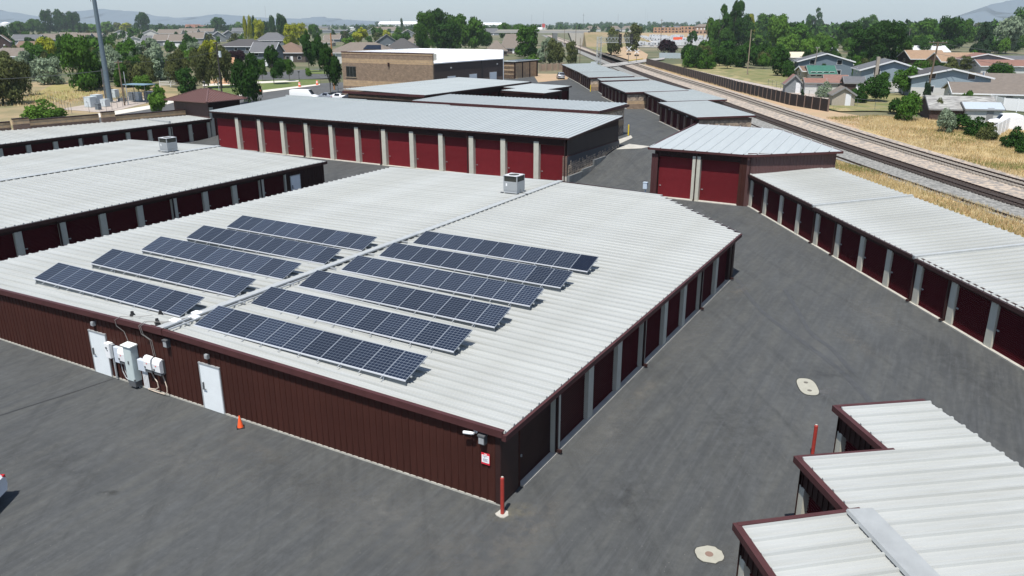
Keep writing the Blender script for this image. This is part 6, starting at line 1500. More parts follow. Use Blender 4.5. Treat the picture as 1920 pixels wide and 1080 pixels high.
# mesh fences: posts and wires only
def wire_fence(pts, h, label, pitch=2.5):
    X, Y = pts[0]; t = thing('wire_fence', label, 'fence', (X, Y, 0), 0); mb = MB(); mb.cyl((0, 0, -.2), (0, 0, h), .035, .035, 6); pm = mb.mesh('post', GREYD); wm = MB()
    for a, b in zip(pts[:-1], pts[1:]):
        d = Vector((b[0] - a[0], b[1] - a[1])); n = max(1, int(round(d.length / pitch)))
        for i in range(n):
            q = (a[0] + d.x * i / n, a[1] + d.y * i / n); put(pm, 'post', t, (q[0] - X, q[1] - Y, terr(*q)))
            q2 = (a[0] + d.x * (i + 1) / n, a[1] + d.y * (i + 1) / n)
            for zz in (.05, h * .5, h): wm.beam((q[0] - X, q[1] - Y, terr(*q) + zz), (q2[0] - X, q2[1] - Y, terr(*q2) + zz), .02, .02)
    wm.build('wire', GREY, t); return t
wire_fence([P(92, 197), P(135, 213), P(200, 209), P(240, 197), P(292, 187)], 1.9, 'wire mesh fence around the mast compound')
wire_fence([(31.2, 74), (31.0, 66), (31.6, 58), (32.6, 48), (33.5, 36)], 1.3, 'low wire fence in dry grass behind the right-hand storage row', 4)
wire_fence([P(1440, 160), P(1490, 176), P(1545, 190), P(1640, 205), P(1700, 214)], 1.4, 'wire fence in dry grass below the garden sheds', 4)

# ------------------------------------------------------------------ mast, poles and compound
def mast():
    X, Y, z = at(207, 193); t = thing('cell_mast', 'tall grey-blue steel monopole mast rising past the top edge on the left', 'mast', (X, Y, z), 0)
    m = m_per_px(X, Y); H_ = 200 * m * 1.04; steel = mat('blue_grey_mast', (.115, .155, .185), .45, .2, var=.08)
    mb = MB(); mb.cyl((0, 0, 0), (0, 0, H_ * .5), .56, .46, 18); mb.cyl((0, 0, H_ * .5), (0, 0, H_ * 1.25), .44, .34, 18); mb.build('shaft', steel, t, smooth=False)
    mb = MB(); mb.cyl((0, 0, -.2), (0, 0, .25), 1.0, 1.0, 14); mb.build('base', CONC, t)
    mb = MB()
    for k in range(3): mb.cyl((-.62 - k * .12, -.2, .1), (-.55 - k * .1, -.2, H_ * .3), .06, .05, 6)
    mb.tube([(-.5, -.3, H_ * .86), (-.75, -.3, H_ * .9), (-.7, -.3, H_ * .98), (-.4, -.2, H_)], .05); mb.build('feed_line', GREYD, t)
    mb = MB(); mb.box(.3, .8, -.6, -.1, H_ * 1.0, H_ * 1.1); mb.build('antenna', GREY, t)
    e = MB()
mast()
def box_at(px, yb, wpx, hpx, dep, m_, name, label, cat, parts=True, rot=ROT + .2):
    X, Y, z = at(px, yb); m = m_per_px(X, Y); w = wpx * m; h = hpx * m
    t = thing(name, label, cat, (X, Y, z), rot)
    mb = MB(); mb.box(-w / 2, w / 2, 0, dep, .15, h); mb.box(-w / 2 - .04, w / 2 + .04, -.04, dep + .04, h, h + .06); mb.build('cabinet', m_, t)
    mb = MB(); mb.box(-w / 2 - .1, w / 2 + .1, -.1, dep + .1, 0, .15); mb.build('plinth', CONC, t)
    mb = MB(); mb.box(-w / 2 + .06, -.02, -.03, 0, .25, h - .1); mb.box(.02, w / 2 - .06, -.03, 0, .25, h - .1); mb.build('door', m_, t)
    mb = MB(); mb.box(-.12, -.06, -.07, -.03, h * .5, h * .62); mb.build('handle', GREYD, t); return t
EQ = mat('equipment_white', (.50, .55, .57), .5, var=.06); EQD = mat('equipment_dark', (.13, .15, .17), .5)
box_at(165, 202, 15, 19, 1.6, EQ, 'equipment_cabinet', 'left white equipment cabinet in the fenced compound', 'cabinet')
box_at(178, 200, 15, 21, 1.6, EQ, 'equipment_cabinet', 'white equipment cabinet with grey cap, second from the left in the compound', 'cabinet')
box_at(194, 201, 12, 14, 1.2, EQ, 'equipment_cabinet', 'low grey cabinet directly left of the mast foot', 'cabinet')
box_at(213, 184, 10, 15, 1.2, EQ, 'equipment_cabinet', 'tall pale cabinet behind the mast foot', 'cabinet')
box_at(182, 207, 8, 12, .8, EQD, 'equipment_cabinet', 'small dark box at the compound fence', 'cabinet')
box_at(246, 190, 10, 16, 1, EQD, 'equipment_cabinet', 'dark cabinet under the left side of the blue canopy', 'cabinet')
box_at(257, 190, 12, 16, 1, EQ, 'equipment_cabinet', 'white cabinet under the blue canopy', 'cabinet')
box_at(278, 190, 17, 17, 1.4, EQD, 'equipment_cabinet', 'dark cabinet right of the blue canopy', 'cabinet')
box_at(226, 191, 12, 6, 1, EQD, 'equipment_cabinet', 'low dark equipment box between mast and utility poles', 'cabinet')
X, Y, z = at(264, 192); t = thing('equipment_canopy', 'flat blue-grey canopy on posts over the compound cabinets', 'canopy', (X, Y, z), ROT + .2)
mb = MB(); mb.box(-3, 3, -1.6, 1.8, 3.6, 3.72); mb.build('roof', mat('blue_canopy', (.16, .25, .31), .5), t)
for x, y in ((-2.7, -1.3), (2.7, -1.3), (-2.7, 1.5), (2.7, 1.5)):
    mb = MB(); mb.box(x - .05, x + .05, y - .05, y + .05, 0, 3.6); mb.build('post', GREYD, t)
def pole(px, yb, yt, label, arms=(), m_=WOODP, r=.15, extra=None, lean=0.0, name='utility_pole', cat='utility pole', rot=0.0):
    X, Y, z = at(px, yb); m = m_per_px(X, Y); h = (yb - yt) * m * 1.03; r = max(r, .10)
    t = thing(name, label, cat, (X, Y, z), rot)
    mb = MB(); mb.cyl((0, 0, -.3), (lean * h, 0, h), r, r * .7, 10); mb.build('shaft', m_, t)
    for f, w in arms:
        mb = MB(); mb.box(lean * h * f - w / 2, lean * h * f + w / 2, -.08, .08, h * f - .07, h * f + .07); c = mb.build('cross_arm', m_, t)
        mb = MB()
        for k in (-.45, -.25, .25, .45): mb.cyl((lean * h * f + k * w, 0, h * f + .07), (lean * h * f + k * w, 0, h * f + .3), .05, .04, 6)
        mb.build('insulator', GREY, c)
    if extra == 'transformer':
        mb = MB(); mb.cyl((.55, 0, h * .70), (.55, 0, h * .82), .3, .3, 12); mb.box(.1, .4, -.05, .05, h * .74, h * .77); mb.build('transformer', EQ, t)
    if extra == 'lamp':
        mb = MB(); mb.beam((0, 0, h - .1), (-1.2, -.3, h + .15), .08, .08); mb.box(-1.8, -1.1, -.45, -.15, h + .08, h + .22); mb.build('lamp_head', GREY, t)
    return (X + lean * h, Y, z + h)
pA = pole(234, 198, 118, 'weathered utility pole right of the mast compound', ((.95, 1.6),), r=.17)
pole(241, 196, 138, 'thin second pole beside the weathered utility pole', (), GREY, r=.08)
pB = pole(416, 174, 85, 'dark utility pole with transformer in the park', ((.97, 1.4),), mat('dark_pole', (.035, .03, .028), .9), r=.2, extra='transformer')
pole(411, 170, 147, 'short grey guard pole beside the dark park pole', (), GREY, r=.1)
pole(627, 168, 70, 'orange-brown utility pole behind the brick building corner', (), WOODO, r=.2)
pole(634, 172, 104, 'grey service mast touching the brick building corner', (), GREY, r=.08)
pC = pole(831, 98, 58, 'utility pole with two cross arms in front of the big dark tree mass', ((.97, 4.2), (.72, 3.4)), mat('grey_pole', (.24, .22, .19), .9), r=.22)
pole(501, 58, 15, 'lattice-like steel pole on the left skyline', ((.95, 3), (.8, 3)), GREY, r=.3)
for px, yb, yt, lb in [(565, 55, 38, 'thin skyline pole left of the billboard frame'), (659, 55, 37, 'skyline pole with short arm right of the billboard frame'), (713, 52, 34, 'skyline pole left of the white warehouse'), (733, 60, 37, 'skyline pole at the left end of the white warehouse'),
                       (997, 58, 30, 'skyline pole left of the overpass'), (1019, 56, 24, 'thin tall skyline mast above the red sign'), (1093, 72, 29, 'tall skyline pole right of the overpass'), (1209, 52, 19, 'left one of the twin thin masts on the right skyline'), (1213, 52, 25, 'right one of the twin thin masts on the right skyline'), (1158, 60, 29, 'faint thin mast above the tree belt')]:
    pole(px, yb, yt, lb, ((.93, 2.4),) if 'arm' in lb or 'pole' in lb else (), GREYD, r=.14)
pole(1079, 95, 52, 'dark pole left of the railway, tallest by the overpass', (), WOODP, r=.16)
pole(1058, 86, 55, 'shorter dark pole in front of the overpass pier', (), WOODP, r=.16)
pole(1087, 120, 75, 'thin dark pole left of the signal gantry', (), WOODP, r=.12)
pole(1104, 72, 48, 'small pole on the embankment', (), WOODP, r=.14)
pole(1238, 90, 40, 'dark utility pole in front of the white trailers', ((.95, 1.6),), WOODP, r=.17)
pole(1323, 100, 40, 'street lamp pole in front of the tall tree cluster', (), WOODP, r=.15, extra='lamp')
pole(1316, 108, 66, 'pale thin wooden pole among the dark bushes', (), mat('pale_pole', (.26, .21, .15), .9), r=.14)
pole(1401, 140, 62, 'pale wooden pole on the grassy lot right of the sheet pile wall', (), mat('pale_pole', (.26, .21, .15), .9), r=.17)
pole(1524, 146, 93, 'leaning dark pole beside the green-roofed cottage', ((.98, 1.0),), mat('grey_pole', (.24, .22, .19), .9), r=.14, lean=.05)
pole(1701, 92, 57, 'pale pole in front of the white-roofed house', ((.98, 1.2),), mat('grey_pole', (.24, .22, .19), .9), r=.14)
pD = pole(1737, 182, 86, 'leaning weathered power pole with cross arm between the blue houses', ((.985, 3.6), (.93, 1.6)), WOODP, r=.2, lean=.055, rot=.0)
def wire(a, b, sag, label, r=.03, n=14):
    mb = MB(); pts = [(a[0] + (b[0] - a[0]) * i / n, a[1] + (b[1] - a[1]) * i / n, a[2] + (b[2] - a[2]) * i / n - sag * 4 * (i / n) * (1 - i / n)) for i in range(n + 1)]
    mb.tube(pts, r, 4); tag(mb.build('overhead_wire', GREYD), label, 'wire')
wire((-112, 140, 7), (pA[0], pA[1], pA[2] - 1.6), 1.0, 'overhead cable running left from the weathered utility pole', .05)
wire((pA[0], pA[1], pA[2] - .3), (pB[0], pB[1], pB[2] - 2), .8, 'overhead cable between the compound pole and the dark park pole')
wire((pC[0] - 1.5, pC[1], pC[2]), (pC[0] - 45, pC[1] - 14, pC[2] - 1), 1.2, 'overhead wire running left from the double-armed pole')
wire((pD[0], pD[1], pD[2] - .2), (pD[0] + 30, pD[1] - 28, pD[2] - 4), .6, 'overhead wire running right from the leaning power pole')
wire((pD[0], pD[1], pD[2] - 2.2), (pD[0] + 32, pD[1] - 24, pD[2] - 6), .8, 'lower overhead wire running right from the leaning power pole')

# small street things
def street_lamp(px, yb, yt, label):
    X, Y, z = at(px, yb); h = (yb - yt) * m_per_px(X, Y); t = thing('street_lamp', label, 'street lamp', (X, Y, z))
    mb = MB(); mb.cyl((0, 0, 0), (0, 0, h * .8), .09, .07, 8); mb.cyl((0, 0, 0), (0, 0, h * .18), .2, .14, 8); mb.build('post', GREYD, t)
    mb = MB(); mb.cyl((0, 0, h * .8), (0, 0, h * .95), .2, .32, 8); mb.cyl((0, 0, h * .95), (0, 0, h), .38, .08, 8); mb.build('lantern', GREYD, t)
street_lamp(561, 149, 133, 'dark lantern-style street lamp on the park corner')
street_lamp(385, 175, 153, 'dark lantern-style lamp between the park trees')
bs = MB(); 
def barrel(px, yb, label, h=1.1):
    X, Y, z = at(px, yb); t = thing('traffic_barrel', label, 'traffic barrel', (X, Y, z), 0, 'orange traffic barrels along the street')
    mb = MB(); mb.cyl((0, 0, .05), (0, 0, h), .3, .24, 12); mb.build('drum', ORANGE, t)
    mb = MB(); mb.cyl((0, 0, h * .45), (0, 0, h * .6), .285, .275, 12); mb.cyl((0, 0, h * .75), (0, 0, h * .88), .265, .255, 12); mb.build('reflective_band', WPL, t)
    mb = MB(); mb.cyl((0, 0, 0), (0, 0, .06), .42, .4, 12); mb.build('base', BLACK, t)
barrel(562, 163, 'orange traffic barrel at the kerb in front of the lawn'); barrel(595, 159.5, 'orange traffic barrel at the right end of the lawn kerb'); barrel(489, 172, 'orange traffic barrel at the left end of the lawn kerb')
t = thing('playground', 'timber playground with small pitched roof and pale slide', 'playground', (*at(432, 155)[:2], terr(*at(432, 155)[:2])), .2)
TW = mat('playground_timber', (.26, .13, .06), .8, var=.15)
for x in (-1.2, 1.2):
    for y in (-1.2, 1.2): mb = MB(); mb.box(x - .1, x + .1, y - .1, y + .1, 0, 5.0); mb.build('post', TW, t)
mb = MB(); mb.box(-1.3, 1.3, -1.3, 1.3, 1.7, 1.85); mb.build('platform', TW, t)
mb = MB(); mb.add([(-1.7, -1.6, 4.8), (1.7, -1.6, 4.8), (1.7, 0, 6.3), (-1.7, 0, 6.3), (1.7, 1.6, 4.8), (-1.7, 1.6, 4.8)], [(0, 1, 2, 3), (3, 2, 4, 5), (0, 3, 5), (1, 4, 2)]); mb.build('roof', mat('orange_play_roof', (.36, .20, .11), .8), t)
mb = MB(); mb.beam((-1.2, 0, 1.8), (-5, -.6, .3), .9, .12); mb.build('slide', mat('pale_slide', (.6, .5, .3), .5), t)
mb = MB(); mb.box(1.2, 5, -.08, .08, 3.2, 3.4); mb.box(4.9, 5.1, -1.2, 1.2, 0, 3.3); mb.build('swing_frame', TW, t)

# ------------------------------------------------------------------ cars
def car(X, Y, rot, paint, label, kind='sedan', group=None, z=None):
    z = terr(X, Y) if z is None else z
    t = thing('parked_car', label, 'car', (X, Y, z), rot, group)
    # sections along the length: x, z_bottom, z_belt, z_top, half width, half width at top
    if kind == 'suv': secs = [(-2.3, .45, .85, .95, .80, .70), (-2.2, .32, .98, 1.12, .90, .76), (-1.9, .28, 1.02, 1.62, .92, .68), (-.9, .26, 1.0, 1.70, .93, .68), (.5, .26, .98, 1.64, .93, .67), (1.15, .26, .96, 1.05, .92, .74), (2.0, .28, .88, .95, .90, .76), (2.3, .40, .66, .74, .78, .66)]
    elif kind == 'van': secs = [(-2.9, .4, 1.1, 2.1, .92, .84), (-2.8, .32, 1.15, 2.25, .98, .88), (-1, .3, 1.15, 2.3, .99, .88), (1.2, .3, 1.15, 2.25, .99, .86), (1.9, .3, 1.12, 1.3, .98, .84), (2.6, .34, 1.0, 1.1, .94, .8), (2.85, .45, .8, .86, .82, .7)]
    elif kind == 'classic_van': secs = [(-2.4, .5, .9, 1.3, .60, .40), (-2.2, .36, 1.1, 1.75, .84, .62), (-1.4, .34, 1.15, 2.0, .92, .72), (.1, .34, 1.15, 2.0, .92, .72), (.65, .34, 1.12, 1.85, .92, .66), (1.05, .34, 1.1, 1.2, .90, .6), (2.0, .36, .95, 1.08, .80, .45), (2.35, .42, .7, .8, .66, .35)]
    else: secs = [(-2.35, .42, .80, .88, .78, .66), (-2.2, .32, .94, 1.02, .86, .72), (-1.6, .27, .96, 1.10, .90, .70), (-.95, .26, .95, 1.40, .91, .62), (.3, .26, .94, 1.43, .91, .62), (1.1, .26, .92, 1.0, .90, .70), (2.0, .28, .82, .88, .86, .72), (2.35, .40, .62, .70, .74, .62)]
    mb = MB(); rows = []
    for x, zb, zl, zt, w, wt in secs:
        rows.append([(x, -w * .92, zb), (x, -w, zb + (zl - zb) * .45), (x, -w * .97, zl), (x, -wt, zt), (x, 0, zt + .03), (x, wt, zt), (x, w * .97, zl), (x, w, zb + (zl - zb) * .45), (x, w * .92, zb)])
    for r_ in rows: mb.v += r_
    n = 9
    for i in range(len(rows) - 1):
        for j in range(n - 1):
            tall = min(secs[i][3] - secs[i][2], secs[i + 1][3] - secs[i + 1][2]) > .25
            big = max(secs[i][3] - secs[i][2], secs[i + 1][3] - secs[i + 1][2]) > .25
            g = 1 if (j in (2, 5) and tall and not (kind in ('van', 'classic_van') and i < len(rows) - 4)) or (j in (3, 4) and big and not tall) else 0
            mb.f.append((i * n + j, (i + 1) * n + j, (i + 1) * n + j + 1, i * n + j + 1)[::-1]); mb.m.append(g)
        mb.f.append((i * n, (i + 1) * n, (i + 1) * n + 8, i * n + 8)); mb.m.append(0)
    mb.f.append(tuple(range(9))); mb.m.append(0); k = (len(rows) - 1) * n; mb.f.append(tuple(k + j for j in range(9))[::-1]); mb.m.append(0)
    b = mb.build('body', [paint, GLASS], t)
    bv = b.modifiers.new('soft', 'BEVEL'); bv.width = .05; bv.segments = 2; bv.limit_method = 'ANGLE'; bv.angle_limit = R(25)
    for i, p_ in enumerate(b.data.polygons): p_.use_smooth = True
    wx = 1.42 if kind != 'van' else 1.8
    for x in (-wx, wx):
        for y in (-.80, .80):
            s_ = 1 if y > 0 else -1
            mb = MB(); mb.cyl((x, y - .1 * s_, .33), (x, y + .12 * s_, .33), .33, .33, 18); w_ = mb.build('wheel', BLKW, t)
            mb = MB(); mb.cyl((x, y + .121 * s_, .33), (x, y + .13 * s_, .33), .2, .2, 12); mb.build('rim', CHROME, w_)
    xe, xf = secs[1][0] - .02, secs[-2][0] + .2; zl = secs[1][2]
    for s_ in (-1, 1):
        mb = MB(); mb.box(xe - .08, xe + .12, s_ * .72 - .16, s_ * .72 + .16, zl - .22, zl - .02); mb.build('tail_light', TAIL, t)
        mb = MB(); mb.box(xf - .05, xf + .06, s_ * .6 - .16, s_ * .6 + .16, .6, .74); mb.build('headlight', LAMPW, t)
    mb = MB(); mb.box(secs[0][0] - .03, secs[0][0] + .08, -.28, .28, .55, .68); mb.build('number_plate', WPL, t)
    return t
X, Y, z = at(1052, 149); car(X, Y + 2.4, R(93), CARS, 'silver-grey car parked at the far garage row, seen from behind', 'suv')
cx_, cy_, _ = at(10, 952); car(cx_ - 2.48, cy_ - .35, R(184), CARW, 'white car cut by the left edge, only its rear corner showing', 'sedan')
G_ = 'cars in the lot by the brick building'
X, Y, z = at(572, 189); car(X, Y, R(-8), CARW, 'white van roof showing above the long grey roof', 'van', G_)
for px, yb, pt, lb, rt_ in [(612, 187, CARS, 'light blue-grey car right of the white van', 150), (634, 188, CARW, 'white sedan in the middle of the parked cars', 155), (658, 189, CARD, 'dark car nearest the brick wall', 155)]:
    X, Y, z = at(px, yb); car(X, Y, R(rt_), pt, lb, 'sedan', G_)
X, Y, z = at(1882, 238); car(X, Y, R(172), CARW, 'white rounded vintage panel van below the vinyl fence', 'classic_van')
X, Y, z = at(1005, 55); X, Y, z = at(1565, 160); car(X, Y, R(-5), CARW, 'white car between the green-roofed cottage and the sheds', 'sedan')

# canoe, trailers, warehouses, apartments, overpass, gantry, crossing
X, Y, z = at(1364, 118); t = thing('overturned_boat', 'white boat lying overturned in front of the dark bushes', 'boat', (X, Y, z), .25)
mb = MB(); n = 10
for i in range(9):
    x = -2.6 + i * .65; w = .75 * math.sin(math.pi * (i + .6) / 9.4) ** .6
    for j in range(n): a_ = math.pi * j / (n - 1); mb.v.append((x, w * math.cos(a_), .75 * w * math.sin(a_) + .05))
for i in range(8):
    for j in range(n - 1): mb.f.append((i * n + j, (i + 1) * n + j, (i + 1) * n + j + 1, i * n + j + 1)); mb.m.append(0)
mb.f.append(tuple(range(n))); mb.f.append(tuple(8 * n + j for j in range(n))[::-1]); mb.m += [0, 0]
h_ = mb.build('hull', PVC, t, smooth=True); mb = MB(); mb.box(-1.4, 1.3, -.62, -.5, .25, .33); mb.build('stripe', GREYD, h_)

TRL = MB(); TRL.prism([(-3.6, -1.2), (3.6, -1.2), (3.6, 1.2), (-3.6, 1.2)], .6, 3.0); TRL.prism([(-3.3, -1.25), (3.4, -1.25), (3.4, 1.25), (-3.3, 1.25)], 3.0, 3.15)
TRL.box(-3.4, -2.2, -1.23, -1.2, 1.6, 2.4, 1); TRL.box(-.6, .9, -1.23, -1.2, 1.6, 2.4, 1); TRL.box(1.8, 2.4, -1.23, -1.2, .8, 2.5, 1); TRL.box(-3.6, 3.6, -1.22, -1.2, 1.1, 1.3, 1); TRL.box(-.5, .5, -.5, .5, 3.15, 3.45)
for x in (-.7, .3): TRL.cyl((x, -1.25, .4), (x, 1.25, .4), .38, .38, 10, 2)
TRLM = TRL.mesh('travel_trailer', [mat('trailer_white', (.55, .56, .57), .5), GREYD, BLKW]); r = random.Random(12)
for i in range(84):
    px = r.uniform(1196, 1338) if i < 66 else r.uniform(1085, 1150); py = r.choice([71, 73.5, 76, 79, 83, 87]) if i < 66 else r.choice([72, 74.5])
    X, Y, z = at(px, py); o = put(TRLM, 'travel_trailer', None, (X, Y, z), R(r.choice([20, 24, 110, 16])), None, (r.uniform(.8, 1.2), 1, r.uniform(.85, 1.1)))
    tag(o, 'white travel trailer in the packed storage lot beyond the railway', 'trailer', 'white trailers in the storage lot')
mb = MB(); mb.prism([(-4, -3), (4, -3), (0, 3)], 1.2, lambda x, y: 4.2 - .12 * (y + 3)); X, Y, z = at(1267, 80)
tag(mb.build('orange_canopy', mat('orange_canvas', (.75, .10, .03), .6), None, (X, Y, z), .3), 'bright orange-red canopy among the white trailers', 'canopy')
for px, yb, yt, w_, lb in [(755, 52, 41, 92, 'white warehouse on the skyline behind the slim dark poplar'), (922, 52, 43, 40, 'white curved-roof hall on the skyline right of the big tree mass')]:
    X, Y, z = at(px, yb); m = m_per_px(X, Y); h = (yb - yt) * m; t = thing('warehouse', lb, 'warehouse', (X, Y, z)); w = w_ * m
    mb = MB(); mb.box(-w / 2, w / 2, 0, 40, 0, h * .6); mb.build('wall', SD['white'], t)
    mb = MB(); mb.v = []; mb.add([(-w / 2, -1, h * .58), (w / 2, -1, h * .58), (w / 2 * .9, 20, h), (-w / 2 * .95, 20, h), (w / 2, 41, h * .58), (-w / 2, 41, h * .58)], [(0, 1, 2, 3), (3, 2, 4, 5), (0, 3, 5), (1, 4, 2)]); mb.build('roof', SHED, t)
    for k in range(5): mb = MB(); mb.box(-w / 2 + w * (k + .3) / 5, -w / 2 + w * (k + .6) / 5, -.2, 0, 0, h * .35); mb.build('dock_door', GREYD, t)
X, Y, z = at(13, 57); t = thing('storage_tank', 'round white storage tank on the left horizon', 'tank', (X, Y, z)); m = m_per_px(X, Y)
mb = MB(); mb.cyl((0, 0, 0), (0, 0, 13 * m), 9 * m, 9 * m, 24); mb.build('shell', SHED, t); mb = MB(); mb.cyl((0, 0, 13 * m), (0, 0, 15 * m), 9 * m, 1, 24); mb.build('roof', SHED, t)
for px, yb, yt, w_, lb, c_ in [(585, 58, 50, 60, 'long low beige hall on the left horizon', 'beige'), (620, 62, 56, 58, 'grey bridge-like flat hall behind the yellow trees', 'grey'), (1010, 56, 46, 26, 'pale industrial block behind the overpass', 'white'), (548, 54, 49, 22, 'small dark hall on the left horizon', 'slate'), (668, 56, 51, 40, 'low white-roofed hall on the horizon', 'white'), (700, 55, 49, 26, 'grey hall on the horizon left of the warehouse', 'grey')]:
    hs(px, yb, yt, w_, 22, 'side', 'white' if 'white' in lb else 'grey', c_, lb, 0, .75, win=0, side_win=0, door=False, name='industrial_hall', cat='hall')
X, Y, z = at(1019, 57); m = m_per_px(X, Y); t = thing('roadside_sign', 'square red sign panel on the skyline above the overpass', 'sign', (X, Y, z)); mb = MB(); mb.box(-2.6 * m, 2.6 * m, 0, .4, 5 * m, 12 * m); mb.build('panel', mat('red_sign', (.5, .05, .04), .5), t); mb = MB(); mb.box(-.3, .3, .1, .3, 0, 5 * m); mb.build('post', GREYD, t)
# apartments under construction
def apart(px, yb, yt, w_, label, finished):
    X, Y, z = at(px, yb); m = m_per_px(X, Y); h = (yb - yt) * m; w = w_ * m; t = thing('apartment_building', label, 'apartment building', (X, Y, z), R(-4)); osb = mat('raw_sheathing', (.36, .21, .12), .8, var=.12, nscale=.2)
    hw = h * (.74 if finished else 1); mb = MB(); mb.box(-w / 2, w / 2, 0, 14, 0, hw); mb.build('wall', osb if not finished else mat('tan_sheathing', (.34, .22, .15), .8, var=.2, nscale=.3), t)
    if finished:
        rr_ = hip(t, -w / 2 - 1, w / 2 + 1, -1, 15, hw, h, -w / 2 + 6, w / 2 - 6, 7, RF['taupe'])
    n = int(w / 5)
    for i in range(n):
        for s_ in range(2):
            mb = MB(); x = -w / 2 + w * (i + .5) / n; ww = 1.0 if (i + s_) % 3 else 1.8; mb.box(x - ww, x + ww, -.1, .1, hw * (.12 + s_ * .48), hw * (.36 + s_ * .48)); mb.build('window', GLASS if not finished or s_ == 0 else FASC, t)
apart(1252, 62, 52, 52, 'raw timber-sheathed building under construction, left one', False)
apart(1352 - 6, 64, 46, 84, 'two-storey apartment building with taupe roof under construction', True)
apart(1296, 62, 50, 40, 'half-built timber frame section between the two construction buildings', False)
hs(1268, 58, 49, 50, 14, 'side', 'grey', 'beige', 'grey-roofed house behind the construction site', 0, .5, win=2)
for px, lb in ((1112, 'left'), (1150, 'middle'), (1180, 'right')): hs(px, 59, 49, 28, 12, 'hip', 'taupe', 'white', f'{lb} one of three pale houses above the embankment', 0, .4, win=2)
# road overpass
z0 = 2.2; Yo = 560; X0, X1 = (985 - 960) / CAM_F * Yo - 30, (1082 - 960) / CAM_F * Yo
t = thing('road_overpass', 'concrete road overpass crossing the railway', 'bridge', (0, Yo, z0)); hb = 16 - z0 - (58.5 - 45) / CAM_F * Yo
mb = MB(); mb.beam((-10, 12, hb), (52, 0, hb), 14, 1.3); mb.build('deck', mat('bridge_concrete', (.33, .33, .32), .85, var=.1), t)
mb = MB(); mb.beam((-10, 5, hb + 1.1), (52, -7, hb + 1.1), .3, .9); mb.build('parapet', CONC, t)
mb = MB(); mb.box(27.5, 30.5, -4, 6, -1, hb - .6); mb.build('pier', CONCG, t)
mb = MB(); mb.add([(38, -7, hb - .6), (52, -7, hb - .6), (47, -7, -1), (42, -7, -1), (38, 8, hb - .6), (52, 8, hb - .6), (47, 8, -1), (42, 8, -1)], [(0, 3, 2, 1), (4, 5, 6, 7), (1, 2, 6, 5), (0, 4, 7, 3)]); mb.build('abutment', CONC, t)
mb = MB(); mb.add([(48, 30, hb - .2), (78, 26, hb - .6), (82, 10, hb - .6), (48, -8, hb - .2), (46, 60, -1), (104, 50, -1), (100, -20, -1), (47, -42, -1)], [(0, 3, 2, 1)[::-1], (3, 7, 6, 2)[::-1], (0, 4, 7, 3), (0, 1, 5, 4)]); em = mb.build('embankment', mat('tan_bank', (.25, .19, .11), .95, nscale=.08, col2=(.16, .15, .07), detail=9, contrast=(.4, .6)), None, (0, Yo, z0)); setting(em)
for f in em.data.polygons: pass
X, Y, z = 44, 556, 0; car(74, Yo + 18, R(0), CARD, 'dark car on the embankment road', 'suv', z=z0 + hb - .55); car(18, 566, R(170), CARW, 'white vehicle crossing the overpass', 'van', z=z0 + hb + .65)
drape('trailer_lot', [P(1180, 88), P(1180, 70), P(1345, 70), P(1345, 90)], .03, mat('pale_lot', (.42, .40, .37), .9, var=.1)); drape('tan_field', [P(1080, 69), P(1080, 62), P(1360, 61), P(1360, 70)], .02, mat('tan_field', (.32, .235, .13), .95, var=.15, nscale=.05))
drape('cut_bank', [P(1135, 120), P(1120, 100), P(1090, 84), P(1180, 82), P(1215, 102), P(1210, 118)], .02, DIRT); drape('weed_bank', [P(1092, 88), P(1082, 76), P(1150, 78), P(1150, 98), P(1120, 100)], .03, LAWND)
# level crossing
drape('level_crossing', [P(1120, 125), P(1140, 121), P(1210, 112.5), P(1246, 109), P(1246, 112), P(1212, 117), P(1150, 126), P(1125, 129)], .26, mat('crossing_concrete', (.30, .29, .27), .9, var=.12, nscale=.4))
mb = MB(); a_, b_ = at(1178, 116.5), at(1205, 112.5); mb.beam((a_[0], a_[1], a_[2] + .45), (b_[0], b_[1], b_[2] + .45), .3, .3); tag(mb.build('yellow_barrier', YEL), 'yellow kerb barrier beside the level crossing', 'barrier')
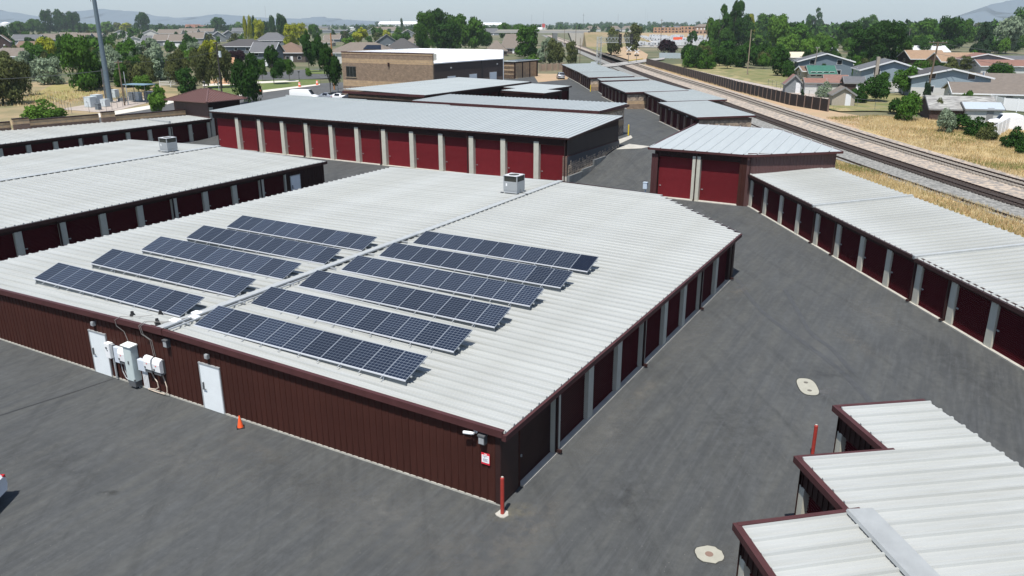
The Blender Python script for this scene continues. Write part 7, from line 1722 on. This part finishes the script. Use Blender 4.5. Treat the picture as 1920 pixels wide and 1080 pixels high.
# signal gantry
gx, gy, gz = at(1122, 127); m = m_per_px(gx, gy); Hg = (127 - 71) * m; gx2 = gx + 62 * m
t = thing('signal_gantry', 'galvanised lattice signal gantry spanning the railway tracks', 'signal gantry', (gx, gy, gz), .12)
def lattice(mb, p, q, w, n):
    p, q = Vector(p), Vector(q); d = (q - p); u = d.normalized(); a = u.orthogonal().normalized() if abs(u.z) < .9 else Vector((1, 0, 0)); b = u.cross(a)
    if abs(u.z) < .9: a = Vector((0, 0, 1)); b = u.cross(a)
    cs_ = [a * w / 2 + b * w / 2, a * w / 2 - b * w / 2, -a * w / 2 - b * w / 2, -a * w / 2 + b * w / 2]
    for c in cs_: mb.beam(p + c, q + c, .12, .12)
    for i in range(n):
        s0, s1 = p + d * (i / n), p + d * ((i + 1) / n)
        for k in range(4): mb.beam(s0 + cs_[k], s1 + cs_[(k + 1) % 4], .06, .06); mb.beam(s0 + cs_[k], s0 + cs_[(k + 1) % 4], .06, .06)
mb = MB(); lattice(mb, (0, 0, 0), (0, 0, Hg), 1.3, 9); mb.build('tower', mat('bright_galvanised', (.46, .48, .48), .4, .3), t)
mb = MB(); lattice(mb, (-.6, 0, Hg - 1.2), (gx2 - gx, 0, Hg - 1.2), 1.5, 10)
for zz in (.3, .8): mb.beam((-.6, -.7, Hg - .4 + zz), (gx2 - gx, -.7, Hg - .4 + zz), .05, .05)
mb.build('truss', mat('bright_galvanised', (.46, .48, .48), .4, .3), t)
for k, xx in enumerate((.62, .97)):
    x = (gx2 - gx) * xx; mb = MB(); mb.box(x - .35, x + .35, -1.1, -.85, Hg - 2.6, Hg + .5); mb.box(x - .5, x + .5, -.85, -.8, Hg - 2.3, Hg + .8); hd_ = mb.build('signal_head', BLACK, t)
    mb = MB()
    for q in range(3): mb.cyl((x, -1.12, Hg - 2.2 + q * .9), (x, -1.1, Hg - 2.2 + q * .9), .2, .2, 12)
    mb.build('lens', GREYD, hd_)
box_at(1113, 125, 11, 8, 2.0, EQ, 'signal_cabinet', 'white signal equipment hut at the foot of the gantry', 'equipment hut')
for px, yb, yt, lb in [(1178, 119, 88, 'crossing signal post with dark lamps right of the gantry'), (1193, 117, 94, 'thin crossing gate post right of the dark signal')]:
    X, Y, z = at(px, yb); h = (yb - yt) * m_per_px(X, Y); t = thing('crossing_signal', lb, 'crossing signal', (X, Y, z)); mb = MB(); mb.cyl((0, 0, 0), (0, 0, h), .1, .08, 8); mb.build('post', GREYD, t)
    mb = MB(); mb.cyl((-.5, -.2, h * .55), (-.5, 0, h * .55), .35, .35, 12); mb.cyl((.5, -.2, h * .55), (.5, 0, h * .55), .35, .35, 12); mb.box(-.5, .5, -.05, .05, h * .52, h * .58); mb.build('lamp_pair', BLACK, t)
    mb = MB(); mb.beam((-.9, -.1, h * .7), (.9, -.1, h * .98), .06, .22); mb.beam((.9, -.1, h * .7), (-.9, -.1, h * .98), .06, .22); mb.build('crossbuck', PVC, t)
